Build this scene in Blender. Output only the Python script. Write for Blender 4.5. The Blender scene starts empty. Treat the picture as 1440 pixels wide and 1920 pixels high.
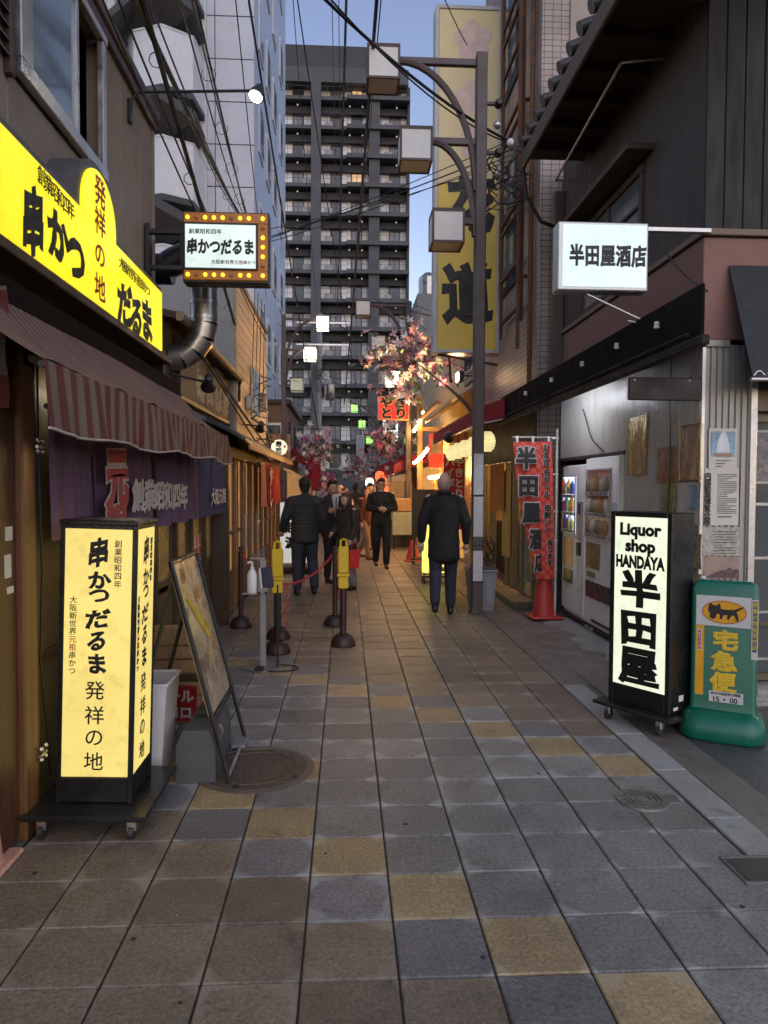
import bpy, math, random
from mathutils import Vector, Matrix
random.seed(7)
S = bpy.context.scene
C = S.collection
# ------------------------------------------------------------------ camera
EYE = Vector((0, 0, 1.6))
FPX = 1360.18
PITCH, YAW, ROLL = -.0348, .053, .0051
_fw = Vector((math.sin(YAW)*math.cos(PITCH), math.cos(YAW)*math.cos(PITCH), math.sin(PITCH)))
_r0 = Vector((math.cos(YAW), -math.sin(YAW), 0)); _u0 = _r0.cross(_fw)
_rt = _r0*math.cos(ROLL)+_u0*math.sin(ROLL); _up = _u0*math.cos(ROLL)-_r0*math.sin(ROLL)
cd = bpy.data.cameras.new('camera'); cam = bpy.data.objects.new('camera', cd); C.objects.link(cam)
cd.sensor_fit = 'VERTICAL'; cd.sensor_height = 36; cd.lens = FPX/1920*36
cd.clip_start = .05; cd.clip_end = 2000
m = Matrix((( _rt.x, _up.x, -_fw.x, 0), (_rt.y, _up.y, -_fw.y, 0), (_rt.z, _up.z, -_fw.z, 1.6), (0, 0, 0, 1)))
cam.matrix_world = m
S.camera = cam
# ------------------------------------------------------------------ sky, sun, exposure (dusk)
W = bpy.data.worlds.new('World'); S.world = W; W.use_nodes = True
nt = W.node_tree; bg = nt.nodes['Background']
sky = nt.nodes.new('ShaderNodeTexSky'); sky.sky_type = 'NISHITA'; sky.sun_disc = False
SUN_EL, SUN_ROT = math.radians(32), math.radians(168)
sky.sun_elevation = SUN_EL; sky.sun_rotation = SUN_ROT
sky.air_density = 1.0; sky.dust_density = .2; sky.ozone_density = 1.0
tint = nt.nodes.new('ShaderNodeVectorMath'); tint.operation = 'MULTIPLY'; tint.inputs[1].default_value = (1.24, 1.0, .98)   # dusk lavender, the same all over
nt.links.new(sky.outputs[0], tint.inputs[0]); nt.links.new(tint.outputs[0], bg.inputs[0]); bg.inputs[1].default_value = .115
sl = bpy.data.lights.new('sun', 'SUN'); sl.energy = .42; sl.angle = math.radians(70); sl.color = (1, .91, .8)
so = bpy.data.objects.new('sun', sl); C.objects.link(so)
_sd = Vector((math.sin(SUN_ROT)*math.cos(SUN_EL), math.cos(SUN_ROT)*math.cos(SUN_EL), math.sin(SUN_EL)))
so.rotation_euler = _sd.to_track_quat('Z', 'Y').to_euler()
vs = S.view_settings
vs.view_transform = 'Standard'; vs.look = 'None'; vs.gamma = 1; vs.use_curve_mapping = False; vs.exposure = .8
S.cycles.use_denoising = True
S.cycles.max_bounces = 6; S.cycles.diffuse_bounces = 3; S.cycles.glossy_bounces = 3; S.cycles.transmission_bounces = 4
S.cycles.transparent_max_bounces = 8; S.cycles.sample_clamp_indirect = 6
S.cycles.caustics_reflective = False; S.cycles.caustics_refractive = False
# ------------------------------------------------------------------ photo pixel -> place
def ray(px, py): return _fw+_rt*((px-720)/FPX)-_up*((py-960)/FPX)
def gz(px, py, z=0.): d = ray(px, py); return EYE+d*((z-1.6)/d.z)
def atX(px, py, X): d = ray(px, py); return EYE+d*(X/d.x)
def atY(px, py, Y): d = ray(px, py); return EYE+d*(Y/d.y)
# ------------------------------------------------------------------ mesh builder
class MB:
    def __init__(s): s.v = []; s.f = []
    def add(s, vs, fs):
        b = len(s.v); s.v += [tuple(v) for v in vs]; s.f += [tuple(b+i for i in f) for f in fs]; return s
    def box(s, x0, x1, y0, y1, z0, z1):
        x0, x1 = min(x0, x1), max(x0, x1); y0, y1 = min(y0, y1), max(y0, y1); z0, z1 = min(z0, z1), max(z0, z1)
        return s.add([(x0,y0,z0),(x1,y0,z0),(x1,y1,z0),(x0,y1,z0),(x0,y0,z1),(x1,y0,z1),(x1,y1,z1),(x0,y1,z1)],
                     [(0,3,2,1),(4,5,6,7),(0,1,5,4),(1,2,6,5),(2,3,7,6),(3,0,4,7)])
    def bbox(s, x0, x1, y0, y1, z0, z1, b=.006):
        X = (min(x0,x1), max(x0,x1)); Y = (min(y0,y1), max(y0,y1)); Z = (min(z0,z1), max(z0,z1))
        b = min(b, (X[1]-X[0])*.49, (Y[1]-Y[0])*.49, (Z[1]-Z[0])*.49); V = []; I = {}
        for i in (0,1):
            for j in (0,1):
                for k in (0,1):
                    sx, sy, sz = (b if i == 0 else -b), (b if j == 0 else -b), (b if k == 0 else -b)
                    for a in range(3):
                        I[i,j,k,a] = len(V)
                        V.append((X[i]+(0 if a == 0 else sx), Y[j]+(0 if a == 1 else sy), Z[k]+(0 if a == 2 else sz)))
        F = []
        for i in (0,1):
            q = [I[i,0,0,0],I[i,1,0,0],I[i,1,1,0],I[i,0,1,0]]; F.append(q if i else q[::-1])
            q = [I[0,i,0,1],I[0,i,1,1],I[1,i,1,1],I[1,i,0,1]]; F.append(q if i else q[::-1])
            q = [I[0,0,i,2],I[1,0,i,2],I[1,1,i,2],I[0,1,i,2]]; F.append(q if i else q[::-1])
        for i in (0,1):
            for j in (0,1):
                q = [I[i,j,0,0],I[i,j,0,1],I[i,j,1,1],I[i,j,1,0]]; F.append(q if i == j else q[::-1])
                q = [I[i,0,j,2],I[i,0,j,0],I[i,1,j,0],I[i,1,j,2]]; F.append(q if i == j else q[::-1])
                q = [I[0,i,j,1],I[0,i,j,2],I[1,i,j,2],I[1,i,j,1]]; F.append(q if i == j else q[::-1])
        for i in (0,1):
            for j in (0,1):
                for k in (0,1):
                    q = [I[i,j,k,0],I[i,j,k,1],I[i,j,k,2]]; F.append(q if (i+j+k) % 2 else q[::-1])
        return s.add(V, F)
    def cyl(s, p0, p1, r0, r1=None, n=12, cap=True):
        p0, p1 = Vector(p0), Vector(p1); r1 = r0 if r1 is None else r1
        d = (p1-p0).normalized(); a = d.orthogonal().normalized(); c = d.cross(a); V = []
        for p, r in ((p0, r0), (p1, r1)):
            for i in range(n):
                t = 2*math.pi*i/n; V.append(p+a*(r*math.cos(t))+c*(r*math.sin(t)))
        F = [(i, (i+1) % n, n+(i+1) % n, n+i) for i in range(n)]
        if cap: F += [tuple(range(n))[::-1], tuple(range(n, 2*n))]
        return s.add(V, F)
    def tube(s, pts, r, n=6, closed=False):
        pts = [Vector(p) for p in pts]; k = len(pts); V = []; prev = None
        for i, p in enumerate(pts):
            d = (pts[(i+1) % k if closed else min(i+1, k-1)]-pts[(i-1) % k if closed else max(i-1, 0)]).normalized()
            a = d.orthogonal().normalized() if prev is None else (prev-d*prev.dot(d)).normalized()
            prev = a; c = d.cross(a); rr = r[i] if isinstance(r, (list, tuple)) else r
            for j in range(n):
                t = 2*math.pi*j/n; V.append(p+a*(rr*math.cos(t))+c*(rr*math.sin(t)))
        F = []
        for i in range(k if closed else k-1):
            for j in range(n):
                F.append((i*n+j, i*n+(j+1) % n, ((i+1) % k)*n+(j+1) % n, ((i+1) % k)*n+j))
        if not closed: F += [tuple(range(n))[::-1], tuple(range((k-1)*n, k*n))]
        return s.add(V, F)
    def lathe(s, prof, n=20, c=(0,0,0), ax='z'):
        V = []; k = len(prof)
        for r, h in prof:
            for i in range(n):
                t = 2*math.pi*i/n; x, y = r*math.cos(t), r*math.sin(t)
                q = (x, y, h) if ax == 'z' else ((x, h, y) if ax == 'y' else (h, x, y))
                V.append((c[0]+q[0], c[1]+q[1], c[2]+q[2]))
        F = [(i*n+j, i*n+(j+1) % n, (i+1)*n+(j+1) % n, (i+1)*n+j) for i in range(k-1) for j in range(n)]
        F += [tuple(range(n))[::-1], tuple(range((k-1)*n, k*n))]
        return s.add(V, F)
    def prism(s, poly, a, b, ax='y'):
        # poly in the plane across ax, extruded a..b
        def q(u, w, h): return (u, h, w) if ax == 'y' else ((h, u, w) if ax == 'x' else (u, w, h))
        n = len(poly); V = [q(u, w, a) for u, w in poly]+[q(u, w, b) for u, w in poly]
        return s.add(V, [(i, (i+1) % n, n+(i+1) % n, n+i) for i in range(n)]+[tuple(range(n))[::-1], tuple(range(n, 2*n))])
    def grid(s, fn, nu, nv, thick=None):
        V = [fn(i/nu, j/nv) for j in range(nv+1) for i in range(nu+1)]; w = nu+1
        return s.add(V, [(j*w+i, j*w+i+1, (j+1)*w+i+1, (j+1)*w+i) for j in range(nv) for i in range(nu)])
    def quad(s, a, b, c, d): return s.add([a, b, c, d], [(0,1,2,3)])
    def ball(s, c, r, n=10, sc=(1,1,1)):
        k = max(4, n//2); V = []
        for i in range(k+1):
            p = math.pi*i/k
            for j in range(n):
                t = 2*math.pi*j/n
                V.append((c[0]+r*sc[0]*math.sin(p)*math.cos(t), c[1]+r*sc[1]*math.sin(p)*math.sin(t), c[2]-r*sc[2]*math.cos(p)))
        return s.add(V, [(i*n+j, i*n+(j+1) % n, (i+1)*n+(j+1) % n, (i+1)*n+j) for i in range(k) for j in range(n)])
    def mesh(s, name, mat, smooth=False):
        me = bpy.data.meshes.new(name); me.from_pydata(s.v, [], s.f); me.update()
        if mat: me.materials.append(mat)
        if smooth:
            for p in me.polygons: p.use_smooth = True
            try: me.set_sharp_from_angle(angle=math.radians(35 if smooth is True else smooth))
            except Exception: pass
        return me
MW = {}
def tag(o, label=None, cat=None, group=None, kind=None):
    if label: o['label'] = label
    if cat: o['category'] = cat
    if group: o['group'] = group
    if kind: o['kind'] = kind
    return o
def thing(name, label, cat, loc=(0,0,0), rz=0, group=None, rx=0, ry=0):
    o = bpy.data.objects.new(name, None); C.objects.link(o); o.empty_display_size = .1
    o.location = loc; o.rotation_euler = (rx, ry, rz)
    MW[o] = Matrix.Translation(Vector(loc)) @ o.rotation_euler.to_matrix().to_4x4()
    return tag(o, label, cat, group)
def put(name, me, parent=None, world=True, loc=None, rot=None):
    o = bpy.data.objects.new(name, me); C.objects.link(o)
    if parent is not None:
        o.parent = parent
        if world and parent in MW: o.matrix_parent_inverse = MW[parent].inverted()
    if loc is not None: o.location = loc
    if rot is not None: o.rotation_euler = rot
    return o
def part(name, mb, mat, parent=None, world=True, smooth=False, loc=None, rot=None):
    return put(name, mb.mesh(name, mat, smooth), parent, world, loc, rot)
def lpart(name, mb, mat, parent, smooth=False, loc=None, rot=None): return part(name, mb, mat, parent, False, smooth, loc, rot)
def struct(name, mb, mat, smooth=False):
    return tag(part(name, mb, mat, None, True, smooth), kind='structure')
def dup(root, loc=None, rz=None, label=None, group=None):
    def cp(o, par):
        c = o.copy(); C.objects.link(c); c.parent = par
        for ch in [q for q in o.children]: cp(ch, c)
        return c
    r = cp(root, None)
    if loc is not None: r.location = loc
    if rz is not None: r.rotation_euler.z = rz
    return tag(r, label, None, group)
# ------------------------------------------------------------------ materials
def _n(nt, t, **k):
    n = nt.nodes.new(t)
    for a, b in k.items(): setattr(n, a, b)
    return n
def lin(c):
    # '#rrggbb' or 0..255 triple of a surface colour -> linear
    if isinstance(c, str): c = tuple(int(c[i:i+2], 16) for i in (1, 3, 5))
    return tuple(((v/255)/12.92 if v/255 <= .04045 else ((v/255+.055)/1.055)**2.4) for v in c)
MATS = {}
def mat(name, col, rough=.6, metal=0., var=.18, scale=6., bump=.08, fine=60., dirt=None, dirt_amt=.5, dirt_scale=2.5, spec=.5, emit=None, estr=0., coat=0., stretch=None, rvar=.15):
    if name in MATS: return MATS[name]
    m = bpy.data.materials.new(name); m.use_nodes = True; nt = m.node_tree; L = nt.links.new
    b = nt.nodes['Principled BSDF']
    tc = _n(nt, 'ShaderNodeTexCoord'); src = tc.outputs['Object']
    if stretch:
        mp = _n(nt, 'ShaderNodeMapping'); mp.inputs['Scale'].default_value = stretch; L(src, mp.inputs[0]); src = mp.outputs[0]
    n1 = _n(nt, 'ShaderNodeTexNoise'); n1.inputs['Scale'].default_value = scale; n1.inputs['Detail'].default_value = 6; n1.inputs['Roughness'].default_value = .65
    L(src, n1.inputs['Vector'])
    n2 = _n(nt, 'ShaderNodeTexNoise'); n2.inputs['Scale'].default_value = fine; n2.inputs['Detail'].default_value = 3; L(src, n2.inputs['Vector'])
    mr = _n(nt, 'ShaderNodeMapRange'); mr.inputs[1].default_value = .3; mr.inputs[2].default_value = .7
    mr.inputs[3].default_value = 1-var; mr.inputs[4].default_value = 1+var; L(n1.outputs[0], mr.inputs[0])
    mr2 = _n(nt, 'ShaderNodeMapRange'); mr2.inputs[1].default_value = .3; mr2.inputs[2].default_value = .7
    mr2.inputs[3].default_value = 1-var*.5; mr2.inputs[4].default_value = 1+var*.5; L(n2.outputs[0], mr2.inputs[0])
    mu = _n(nt, 'ShaderNodeMath', operation='MULTIPLY'); L(mr.outputs[0], mu.inputs[0]); L(mr2.outputs[0], mu.inputs[1])
    vm = _n(nt, 'ShaderNodeVectorMath', operation='SCALE'); vm.inputs[0].default_value = col[:3]; L(mu.outputs[0], vm.inputs['Scale'])
    out = vm.outputs[0]
    if dirt:
        n3 = _n(nt, 'ShaderNodeTexNoise'); n3.inputs['Scale'].default_value = dirt_scale; n3.inputs['Detail'].default_value = 8; n3.inputs['Roughness'].default_value = .7; L(src, n3.inputs['Vector'])
        r3 = _n(nt, 'ShaderNodeMapRange'); r3.inputs[1].default_value = .5; r3.inputs[2].default_value = .72; r3.inputs[3].default_value = 0; r3.inputs[4].default_value = dirt_amt; L(n3.outputs[0], r3.inputs[0])
        mx = _n(nt, 'ShaderNodeMix', data_type='RGBA'); L(r3.outputs[0], mx.inputs[0]); L(out, mx.inputs[6]); mx.inputs[7].default_value = (*dirt[:3], 1); out = mx.outputs[2]
    L(out, b.inputs['Base Color'])
    rr = _n(nt, 'ShaderNodeMapRange'); rr.inputs[3].default_value = max(.03, rough-rvar); rr.inputs[4].default_value = min(1, rough+rvar); rr.inputs[1].default_value = .3; rr.inputs[2].default_value = .7
    L(n1.outputs[0], rr.inputs[0]); L(rr.outputs[0], b.inputs['Roughness'])
    b.inputs['Metallic'].default_value = metal; b.inputs['Specular IOR Level'].default_value = spec
    if coat: b.inputs['Coat Weight'].default_value = coat; b.inputs['Coat Roughness'].default_value = .15
    if bump:
        bp = _n(nt, 'ShaderNodeBump'); bp.inputs['Strength'].default_value = min(1, bump*4); bp.inputs['Distance'].default_value = .004
        ad = _n(nt, 'ShaderNodeMath', operation='ADD'); L(n1.outputs[0], ad.inputs[0]); L(n2.outputs[0], ad.inputs[1]); L(ad.outputs[0], bp.inputs['Height']); L(bp.outputs[0], b.inputs['Normal'])
    if emit: b.inputs['Emission Color'].default_value = (*emit[:3], 1); b.inputs['Emission Strength'].default_value = estr
    MATS[name] = m; return m
def glow(name, col, strength, var=.08, scale=3., base=.3):
    """a lit panel: emission with the slightly uneven brightness of tubes behind a sheet"""
    if name in MATS: return MATS[name]
    m = bpy.data.materials.new(name); m.use_nodes = True; nt = m.node_tree; L = nt.links.new; b = nt.nodes['Principled BSDF']
    tc = _n(nt, 'ShaderNodeTexCoord'); n1 = _n(nt, 'ShaderNodeTexNoise'); n1.inputs['Scale'].default_value = scale; n1.inputs['Detail'].default_value = 2; L(tc.outputs['Object'], n1.inputs['Vector'])
    mr = _n(nt, 'ShaderNodeMapRange'); mr.inputs[1].default_value = .3; mr.inputs[2].default_value = .7; mr.inputs[3].default_value = strength*(1-var); mr.inputs[4].default_value = strength*(1+var)
    L(n1.outputs[0], mr.inputs[0])
    n2 = _n(nt, 'ShaderNodeTexNoise'); n2.inputs['Scale'].default_value = 16; n2.inputs['Detail'].default_value = 6; n2.inputs['Roughness'].default_value = .7; L(tc.outputs['Object'], n2.inputs['Vector'])
    m2 = _n(nt, 'ShaderNodeMapRange'); m2.inputs[1].default_value = .52; m2.inputs[2].default_value = .7; m2.inputs[3].default_value = 1; m2.inputs[4].default_value = .78; L(n2.outputs[0], m2.inputs[0])
    mm = _n(nt, 'ShaderNodeMath', operation='MULTIPLY'); L(mr.outputs[0], mm.inputs[0]); L(m2.outputs[0], mm.inputs[1]); L(mm.outputs[0], b.inputs['Emission Strength'])
    b.inputs['Emission Color'].default_value = (*col[:3], 1); b.inputs['Base Color'].default_value = tuple(base*c for c in col[:3])+(1,); b.inputs['Roughness'].default_value = .35
    MATS[name] = m; return m
def glass(name, col=(.8,.85,.88), rough=.08, alpha=.35, dark=None):
    if name in MATS: return MATS[name]
    m = bpy.data.materials.new(name); m.use_nodes = True; nt = m.node_tree; b = nt.nodes['Principled BSDF']
    b.inputs['Base Color'].default_value = (*col, 1); b.inputs['Roughness'].default_value = rough; b.inputs['Alpha'].default_value = alpha
    b.inputs['Specular IOR Level'].default_value = .6
    n1 = _n(nt, 'ShaderNodeTexNoise'); n1.inputs['Scale'].default_value = 3; bp = _n(nt, 'ShaderNodeBump'); bp.inputs['Strength'].default_value = .03
    nt.links.new(n1.outputs[0], bp.inputs['Height']); nt.links.new(bp.outputs[0], b.inputs['Normal'])
    MATS[name] = m; return m
def stripes(name, c1, c2, axis=1, period=.09, duty=.5, rough=.8, dirt=(.05,.03,.025), dirt_amt=.5):
    if name in MATS: return MATS[name]
    m = mat(name, c1, rough, var=.15, scale=5, dirt=dirt, dirt_amt=dirt_amt); nt = m.node_tree; L = nt.links.new
    vm = [n for n in nt.nodes if n.bl_idname == 'ShaderNodeVectorMath'][0]
    tc = [n for n in nt.nodes if n.bl_idname == 'ShaderNodeTexCoord'][0]
    sx = _n(nt, 'ShaderNodeSeparateXYZ'); L(tc.outputs['Object'], sx.inputs[0])
    d = _n(nt, 'ShaderNodeMath', operation='DIVIDE'); L(sx.outputs[axis], d.inputs[0]); d.inputs[1].default_value = period
    f = _n(nt, 'ShaderNodeMath', operation='FRACT'); L(d.outputs[0], f.inputs[0])
    g = _n(nt, 'ShaderNodeMath', operation='GREATER_THAN'); L(f.outputs[0], g.inputs[0]); g.inputs[1].default_value = duty
    mx = _n(nt, 'ShaderNodeMix', data_type='RGBA'); L(g.outputs[0], mx.inputs[0]); mx.inputs[6].default_value = (*c1, 1); mx.inputs[7].default_value = (*c2, 1)
    L(mx.outputs[2], vm.inputs[0]); return m
def tilemat(name, col, mortar, bw, bh, ms=.006, plane='yz', rough=.45, bump=.3, offset=0., var=.08):
    """small wall tiles too fine to pick apart singly"""
    if name in MATS: return MATS[name]
    m = bpy.data.materials.new(name); m.use_nodes = True; nt = m.node_tree; L = nt.links.new; b = nt.nodes['Principled BSDF']
    tc = _n(nt, 'ShaderNodeTexCoord'); sx = _n(nt, 'ShaderNodeSeparateXYZ'); cb = _n(nt, 'ShaderNodeCombineXYZ'); L(tc.outputs['Object'], sx.inputs[0])
    L(sx.outputs['XYZ'.index(plane[0].upper())], cb.inputs[0]); L(sx.outputs['XYZ'.index(plane[1].upper())], cb.inputs[1])
    br = _n(nt, 'ShaderNodeTexBrick'); L(cb.outputs[0], br.inputs['Vector']); br.offset = offset; br.offset_frequency = 2
    br.inputs['Color1'].default_value = (*[c*(1-var) for c in col], 1); br.inputs['Color2'].default_value = (*[c*(1+var) for c in col], 1); br.inputs['Mortar'].default_value = (*mortar, 1)
    br.inputs['Scale'].default_value = 1; br.inputs['Mortar Size'].default_value = ms; br.inputs['Brick Width'].default_value = bw; br.inputs['Row Height'].default_value = bh; br.inputs['Bias'].default_value = 0
    n1 = _n(nt, 'ShaderNodeTexNoise'); n1.inputs['Scale'].default_value = 1.4; n1.inputs['Detail'].default_value = 8; L(tc.outputs['Object'], n1.inputs['Vector'])
    mr = _n(nt, 'ShaderNodeMapRange'); mr.inputs[1].default_value = .3; mr.inputs[2].default_value = .7; mr.inputs[3].default_value = .75; mr.inputs[4].default_value = 1.2; L(n1.outputs[0], mr.inputs[0])
    vm = _n(nt, 'ShaderNodeVectorMath', operation='SCALE'); L(br.outputs[0], vm.inputs[0]); L(mr.outputs[0], vm.inputs['Scale']); L(vm.outputs[0], b.inputs['Base Color'])
    bp = _n(nt, 'ShaderNodeBump'); bp.inputs['Strength'].default_value = bump; bp.inputs['Distance'].default_value = .01; bp.invert = True; L(br.outputs['Fac'], bp.inputs['Height']); L(bp.outputs[0], b.inputs['Normal'])
    b.inputs['Roughness'].default_value = rough; MATS[name] = m; return m
# ------------------------------------------------------------------ lettering
_G = {}
def glyph(s, bold):
    k = (s, round(bold, 3))
    if k not in _G:
        cu = bpy.data.curves.new('lettering', 'FONT'); cu.body = s; cu.bevel_depth = bold; cu.bevel_resolution = 0; cu.resolution_u = 3
        o = bpy.data.objects.new('lettering', cu); me = o.to_mesh()
        _G[k] = ([tuple(v.co) for v in me.vertices], [tuple(p.vertices) for p in me.polygons])
        o.to_mesh_clear(); bpy.data.objects.remove(o); bpy.data.curves.remove(cu)
    return _G[k]
def frame(u, v=(0,0,1)):
    u = Vector(u).normalized(); v = Vector(v); v = (v-u*v.dot(u)).normalized(); return u, v, u.cross(v)
def letters(name, items, origin, u, v, material, parent, bold=.03, brush=0., lift=.003, world=True):
    """items: (text, centre u, centre v, width of an em, height of an em). One flat print on the face at origin."""
    u, v, w = frame(u, v); origin = Vector(origin); B = MB()
    for it in items:
        s, cu, cv, ew, eh = it[:5]
        V, F = glyph(s, bold); ph = (sum(map(ord, s)) % 17)*.7
        if len(s) == 1 and ord(s) > 0x2000: cx, cy = .5, .37
        else:
            xs = [q[0] for q in V] or [0]; cx = (min(xs)+max(xs))/2; cy = .36
        P = []
        for x, y, z in V:
            a, b2 = x-cx, y-cy
            if brush:
                a2 = a+brush*(.5*math.sin(5*b2+ph)+.25*math.sin(17*b2+9*a+ph)); b2 = b2+brush*(.5*math.sin(4.5*a+ph)+.22*math.sin(15*a-11*b2))+brush*1.2*a; a = a2
            P.append(origin+u*(cu+a*ew)+v*(cv+b2*eh)+w*(lift+z*.0012/max(bold, .01)))
        B.add(P, F)
    return part(name, B, material, parent, world)
def column(text, cu, top, size, step=None, ew=None):
    """items for a column of characters, centre cu, first character's top edge at top"""
    step = step or size*1.05; return [(ch, cu, top-size*.5-i*step, ew or size, size) for i, ch in enumerate(text) if ch != ' ']
def row(text, left, cv, size, step=None, eh=None):
    step = step or size; return [(ch, left+size*.5+i*step, cv, size, eh or size) for i, ch in enumerate(text) if ch != ' ']
def cell(a, b, ch, i): pass
def lerp(a, b, t): return a+(b-a)*t
def vlerp(a, b, t): return Vector(a)*(1-t)+Vector(b)*t
def bez(p0, p1, p2, p3, n=12):
    p0, p1, p2, p3 = map(Vector, (p0, p1, p2, p3)); o = []
    for i in range(n+1):
        t = i/n; o.append(p0*(1-t)**3+p1*(3*t*(1-t)**2)+p2*(3*t*t*(1-t))+p3*t**3)
    return o
def sag(a, b, s, n=14):
    a, b = Vector(a), Vector(b); return [a.lerp(b, i/n)-Vector((0,0,4*s*(i/n)*(1-i/n))) for i in range(n+1)]
# ================================================================== THE GROUND
def pavemat(name, col, worn, grain=1.):
    """paving: grain, per-slab shade, dust caught in the slab's corners, glints painted in as fine pale flecks; placed in the world so no slab repeats"""
    m = bpy.data.materials.new(name); m.use_nodes = True; nt = m.node_tree; L = nt.links.new; b = nt.nodes['Principled BSDF']
    ge = _n(nt, 'ShaderNodeNewGeometry'); oi = _n(nt, 'ShaderNodeObjectInfo'); tc = _n(nt, 'ShaderNodeTexCoord')
    def noise(sc, det=4, src=ge.outputs['Position'], ro=.6):
        n = _n(nt, 'ShaderNodeTexNoise'); n.inputs['Scale'].default_value = sc; n.inputs['Detail'].default_value = det; n.inputs['Roughness'].default_value = ro; L(src, n.inputs['Vector']); return n.outputs[0]
    def rng(s, a, b2, c, d):
        r = _n(nt, 'ShaderNodeMapRange'); r.inputs[1].default_value = a; r.inputs[2].default_value = b2; r.inputs[3].default_value = c; r.inputs[4].default_value = d; L(s, r.inputs[0]); return r.outputs[0]
    def op(o, a, b2):
        n = _n(nt, 'ShaderNodeMath', operation=o)
        for i, x in enumerate((a, b2)):
            if isinstance(x, (int, float)): n.inputs[i].default_value = x
            else: L(x, n.inputs[i])
        return n.outputs[0]
    big = noise(1.1, 6); mid = noise(9, 5); fine = noise(62, 5, ro=.8); spk = noise(120, 3)
    shade = op('MULTIPLY', rng(big, .3, .7, .72, 1.22), rng(mid, .3, .7, .86, 1.14))
    shade = op('MULTIPLY', shade, rng(fine, .32, .68, .45, 1.6))
    shade = op('MULTIPLY', shade, rng(oi.outputs['Random'], 0, 1, .82, 1.18))
    # dust towards the corners of each slab
    sx = _n(nt, 'ShaderNodeSeparateXYZ'); L(tc.outputs['Object'], sx.inputs[0])
    ax = op('POWER', op('ABSOLUTE', op('MULTIPLY', sx.outputs[0], 6.4), 0), 2.); ay = op('POWER', op('ABSOLUTE', op('MULTIPLY', sx.outputs[1], 6.4), 0), 2.)
    rad = op('ADD', op('ADD', ax, ay), rng(noise(7, 4), .3, .7, -.35, .35))
    rad = op('ADD', rad, rng(oi.outputs['Random'], 0, 1, -.6, .22))
    dust = op('MULTIPLY', rng(rad, .95, 1.25, 0, 1), rng(noise(2.3, 4), .4, .6, .3, 1.))
    vm = _n(nt, 'ShaderNodeVectorMath', operation='SCALE'); vm.inputs[0].default_value = col; L(shade, vm.inputs['Scale'])
    mx = _n(nt, 'ShaderNodeMix', data_type='RGBA'); L(op('MULTIPLY', dust, .75), mx.inputs[0]); L(vm.outputs[0], mx.inputs[6]); mx.inputs[7].default_value = (*worn, 1)
    st = _n(nt, 'ShaderNodeMix', data_type='RGBA'); L(rng(noise(3.7, 8, ro=.75), .56, .7, 0, .7), st.inputs[0]); L(mx.outputs[2], st.inputs[6]); st.inputs[7].default_value = (.035,.03,.026, 1)
    sp = _n(nt, 'ShaderNodeMix', data_type='RGBA'); L(rng(spk, .66, .72, 0, .8), sp.inputs[0]); L(st.outputs[2], sp.inputs[6]); sp.inputs[7].default_value = (.5,.46,.4, 1)  # surface glints put into the colour as pale flecks
    L(sp.outputs[2], b.inputs['Base Color'])
    L(op('ADD', rng(mid, .3, .7, .30, .5), rng(dust, 0, 1, .06, -.04)), b.inputs['Roughness'])
    bp = _n(nt, 'ShaderNodeBump'); bp.inputs['Strength'].default_value = min(1, .8*grain); bp.inputs['Distance'].default_value = .006
    L(op('ADD', op('MULTIPLY', fine, 1.), op('MULTIPLY', mid, .8)), bp.inputs['Height']); L(bp.outputs[0], b.inputs['Normal'])
    b.inputs['Specular IOR Level'].default_value = .5
    return m
T = .32; CX = .4394; RY = 7.1966
P_GREY = pavemat('paving grey', (.20,.185,.165), (.40,.38,.35))
P_BLUE = pavemat('paving blue grey', (.168,.157,.15), (.38,.37,.35))
P_TAN = pavemat('paving tan', (.31,.225,.115), (.44,.36,.24))
P_BROWN = pavemat('paving brown', (.19,.145,.098), (.34,.28,.2))
P_BASE = mat('paving joint', (.035,.03,.026), .95, bump=.1)
P_CONC = pavemat('pale concrete', (.33,.31,.28), (.3,.29,.27), .7)
P_DCONC = pavemat('dark concrete', (.11,.098,.085), (.2,.18,.15), .7)
P_ASPH = pavemat('asphalt', (.05,.05,.052), (.1,.1,.1), 1.8)
P_KERB = pavemat('kerb granite', (.30,.285,.26), (.33,.33,.32), .6)
struct('ground', MB().box(-400, 400, -300, 700, -.3, -.03), mat('far ground', (.09,.085,.08), .9))
pav = struct('pavement', MB().box(-1.75, 1.755, -3, 72, -.028, -.009), P_BASE)
MW[pav] = Matrix.Identity(4)
def slabkind(c, r):
    s = c+r
    if (c, r) == (-1, 5): return P_TAN
    if s == 1 or s == 11: return P_BLUE
    if s == 2 or s == 10: return P_TAN
    if 3 <= s <= 9: return P_GREY
    return P_BROWN
_slab = {}
def slabmesh(m, w=T, off=0):
    k = (m.name, round(w, 3), round(off, 3))
    if k not in _slab:
        g = .0038; _slab[k] = MB().bbox(off-w/2+g, off+w/2-g, -T/2+g*.65, T/2-g*.65, -.024, 0, .005).mesh('paving_slab', m)
    return _slab[k]
rest = {}; n_slab = 0
for r in range(-2, 44):
    for c in range(-4, 6):
        x = (c+.5-CX)*T; y = (r+.5+RY)*T; k = slabkind(c, r); w, off = T, 0
        if c == 5: w = T-.03; off = -.015
        z = random.uniform(-.0015, .0015)
        if n_slab < 300 and -1 <= r < 30:
            o = put('paving_slab', slabmesh(k, w, off), pav); o.location = (x, y, z); o.rotation_euler = (random.gauss(0, .0025), random.gauss(0, .0025), 0); n_slab += 1
        else: rest.setdefault(k, MB()).bbox(x+off-w/2+.003, x+off+w/2-.003, y-T/2+.003, y+T/2-.003, -.024, z, .004)
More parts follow.
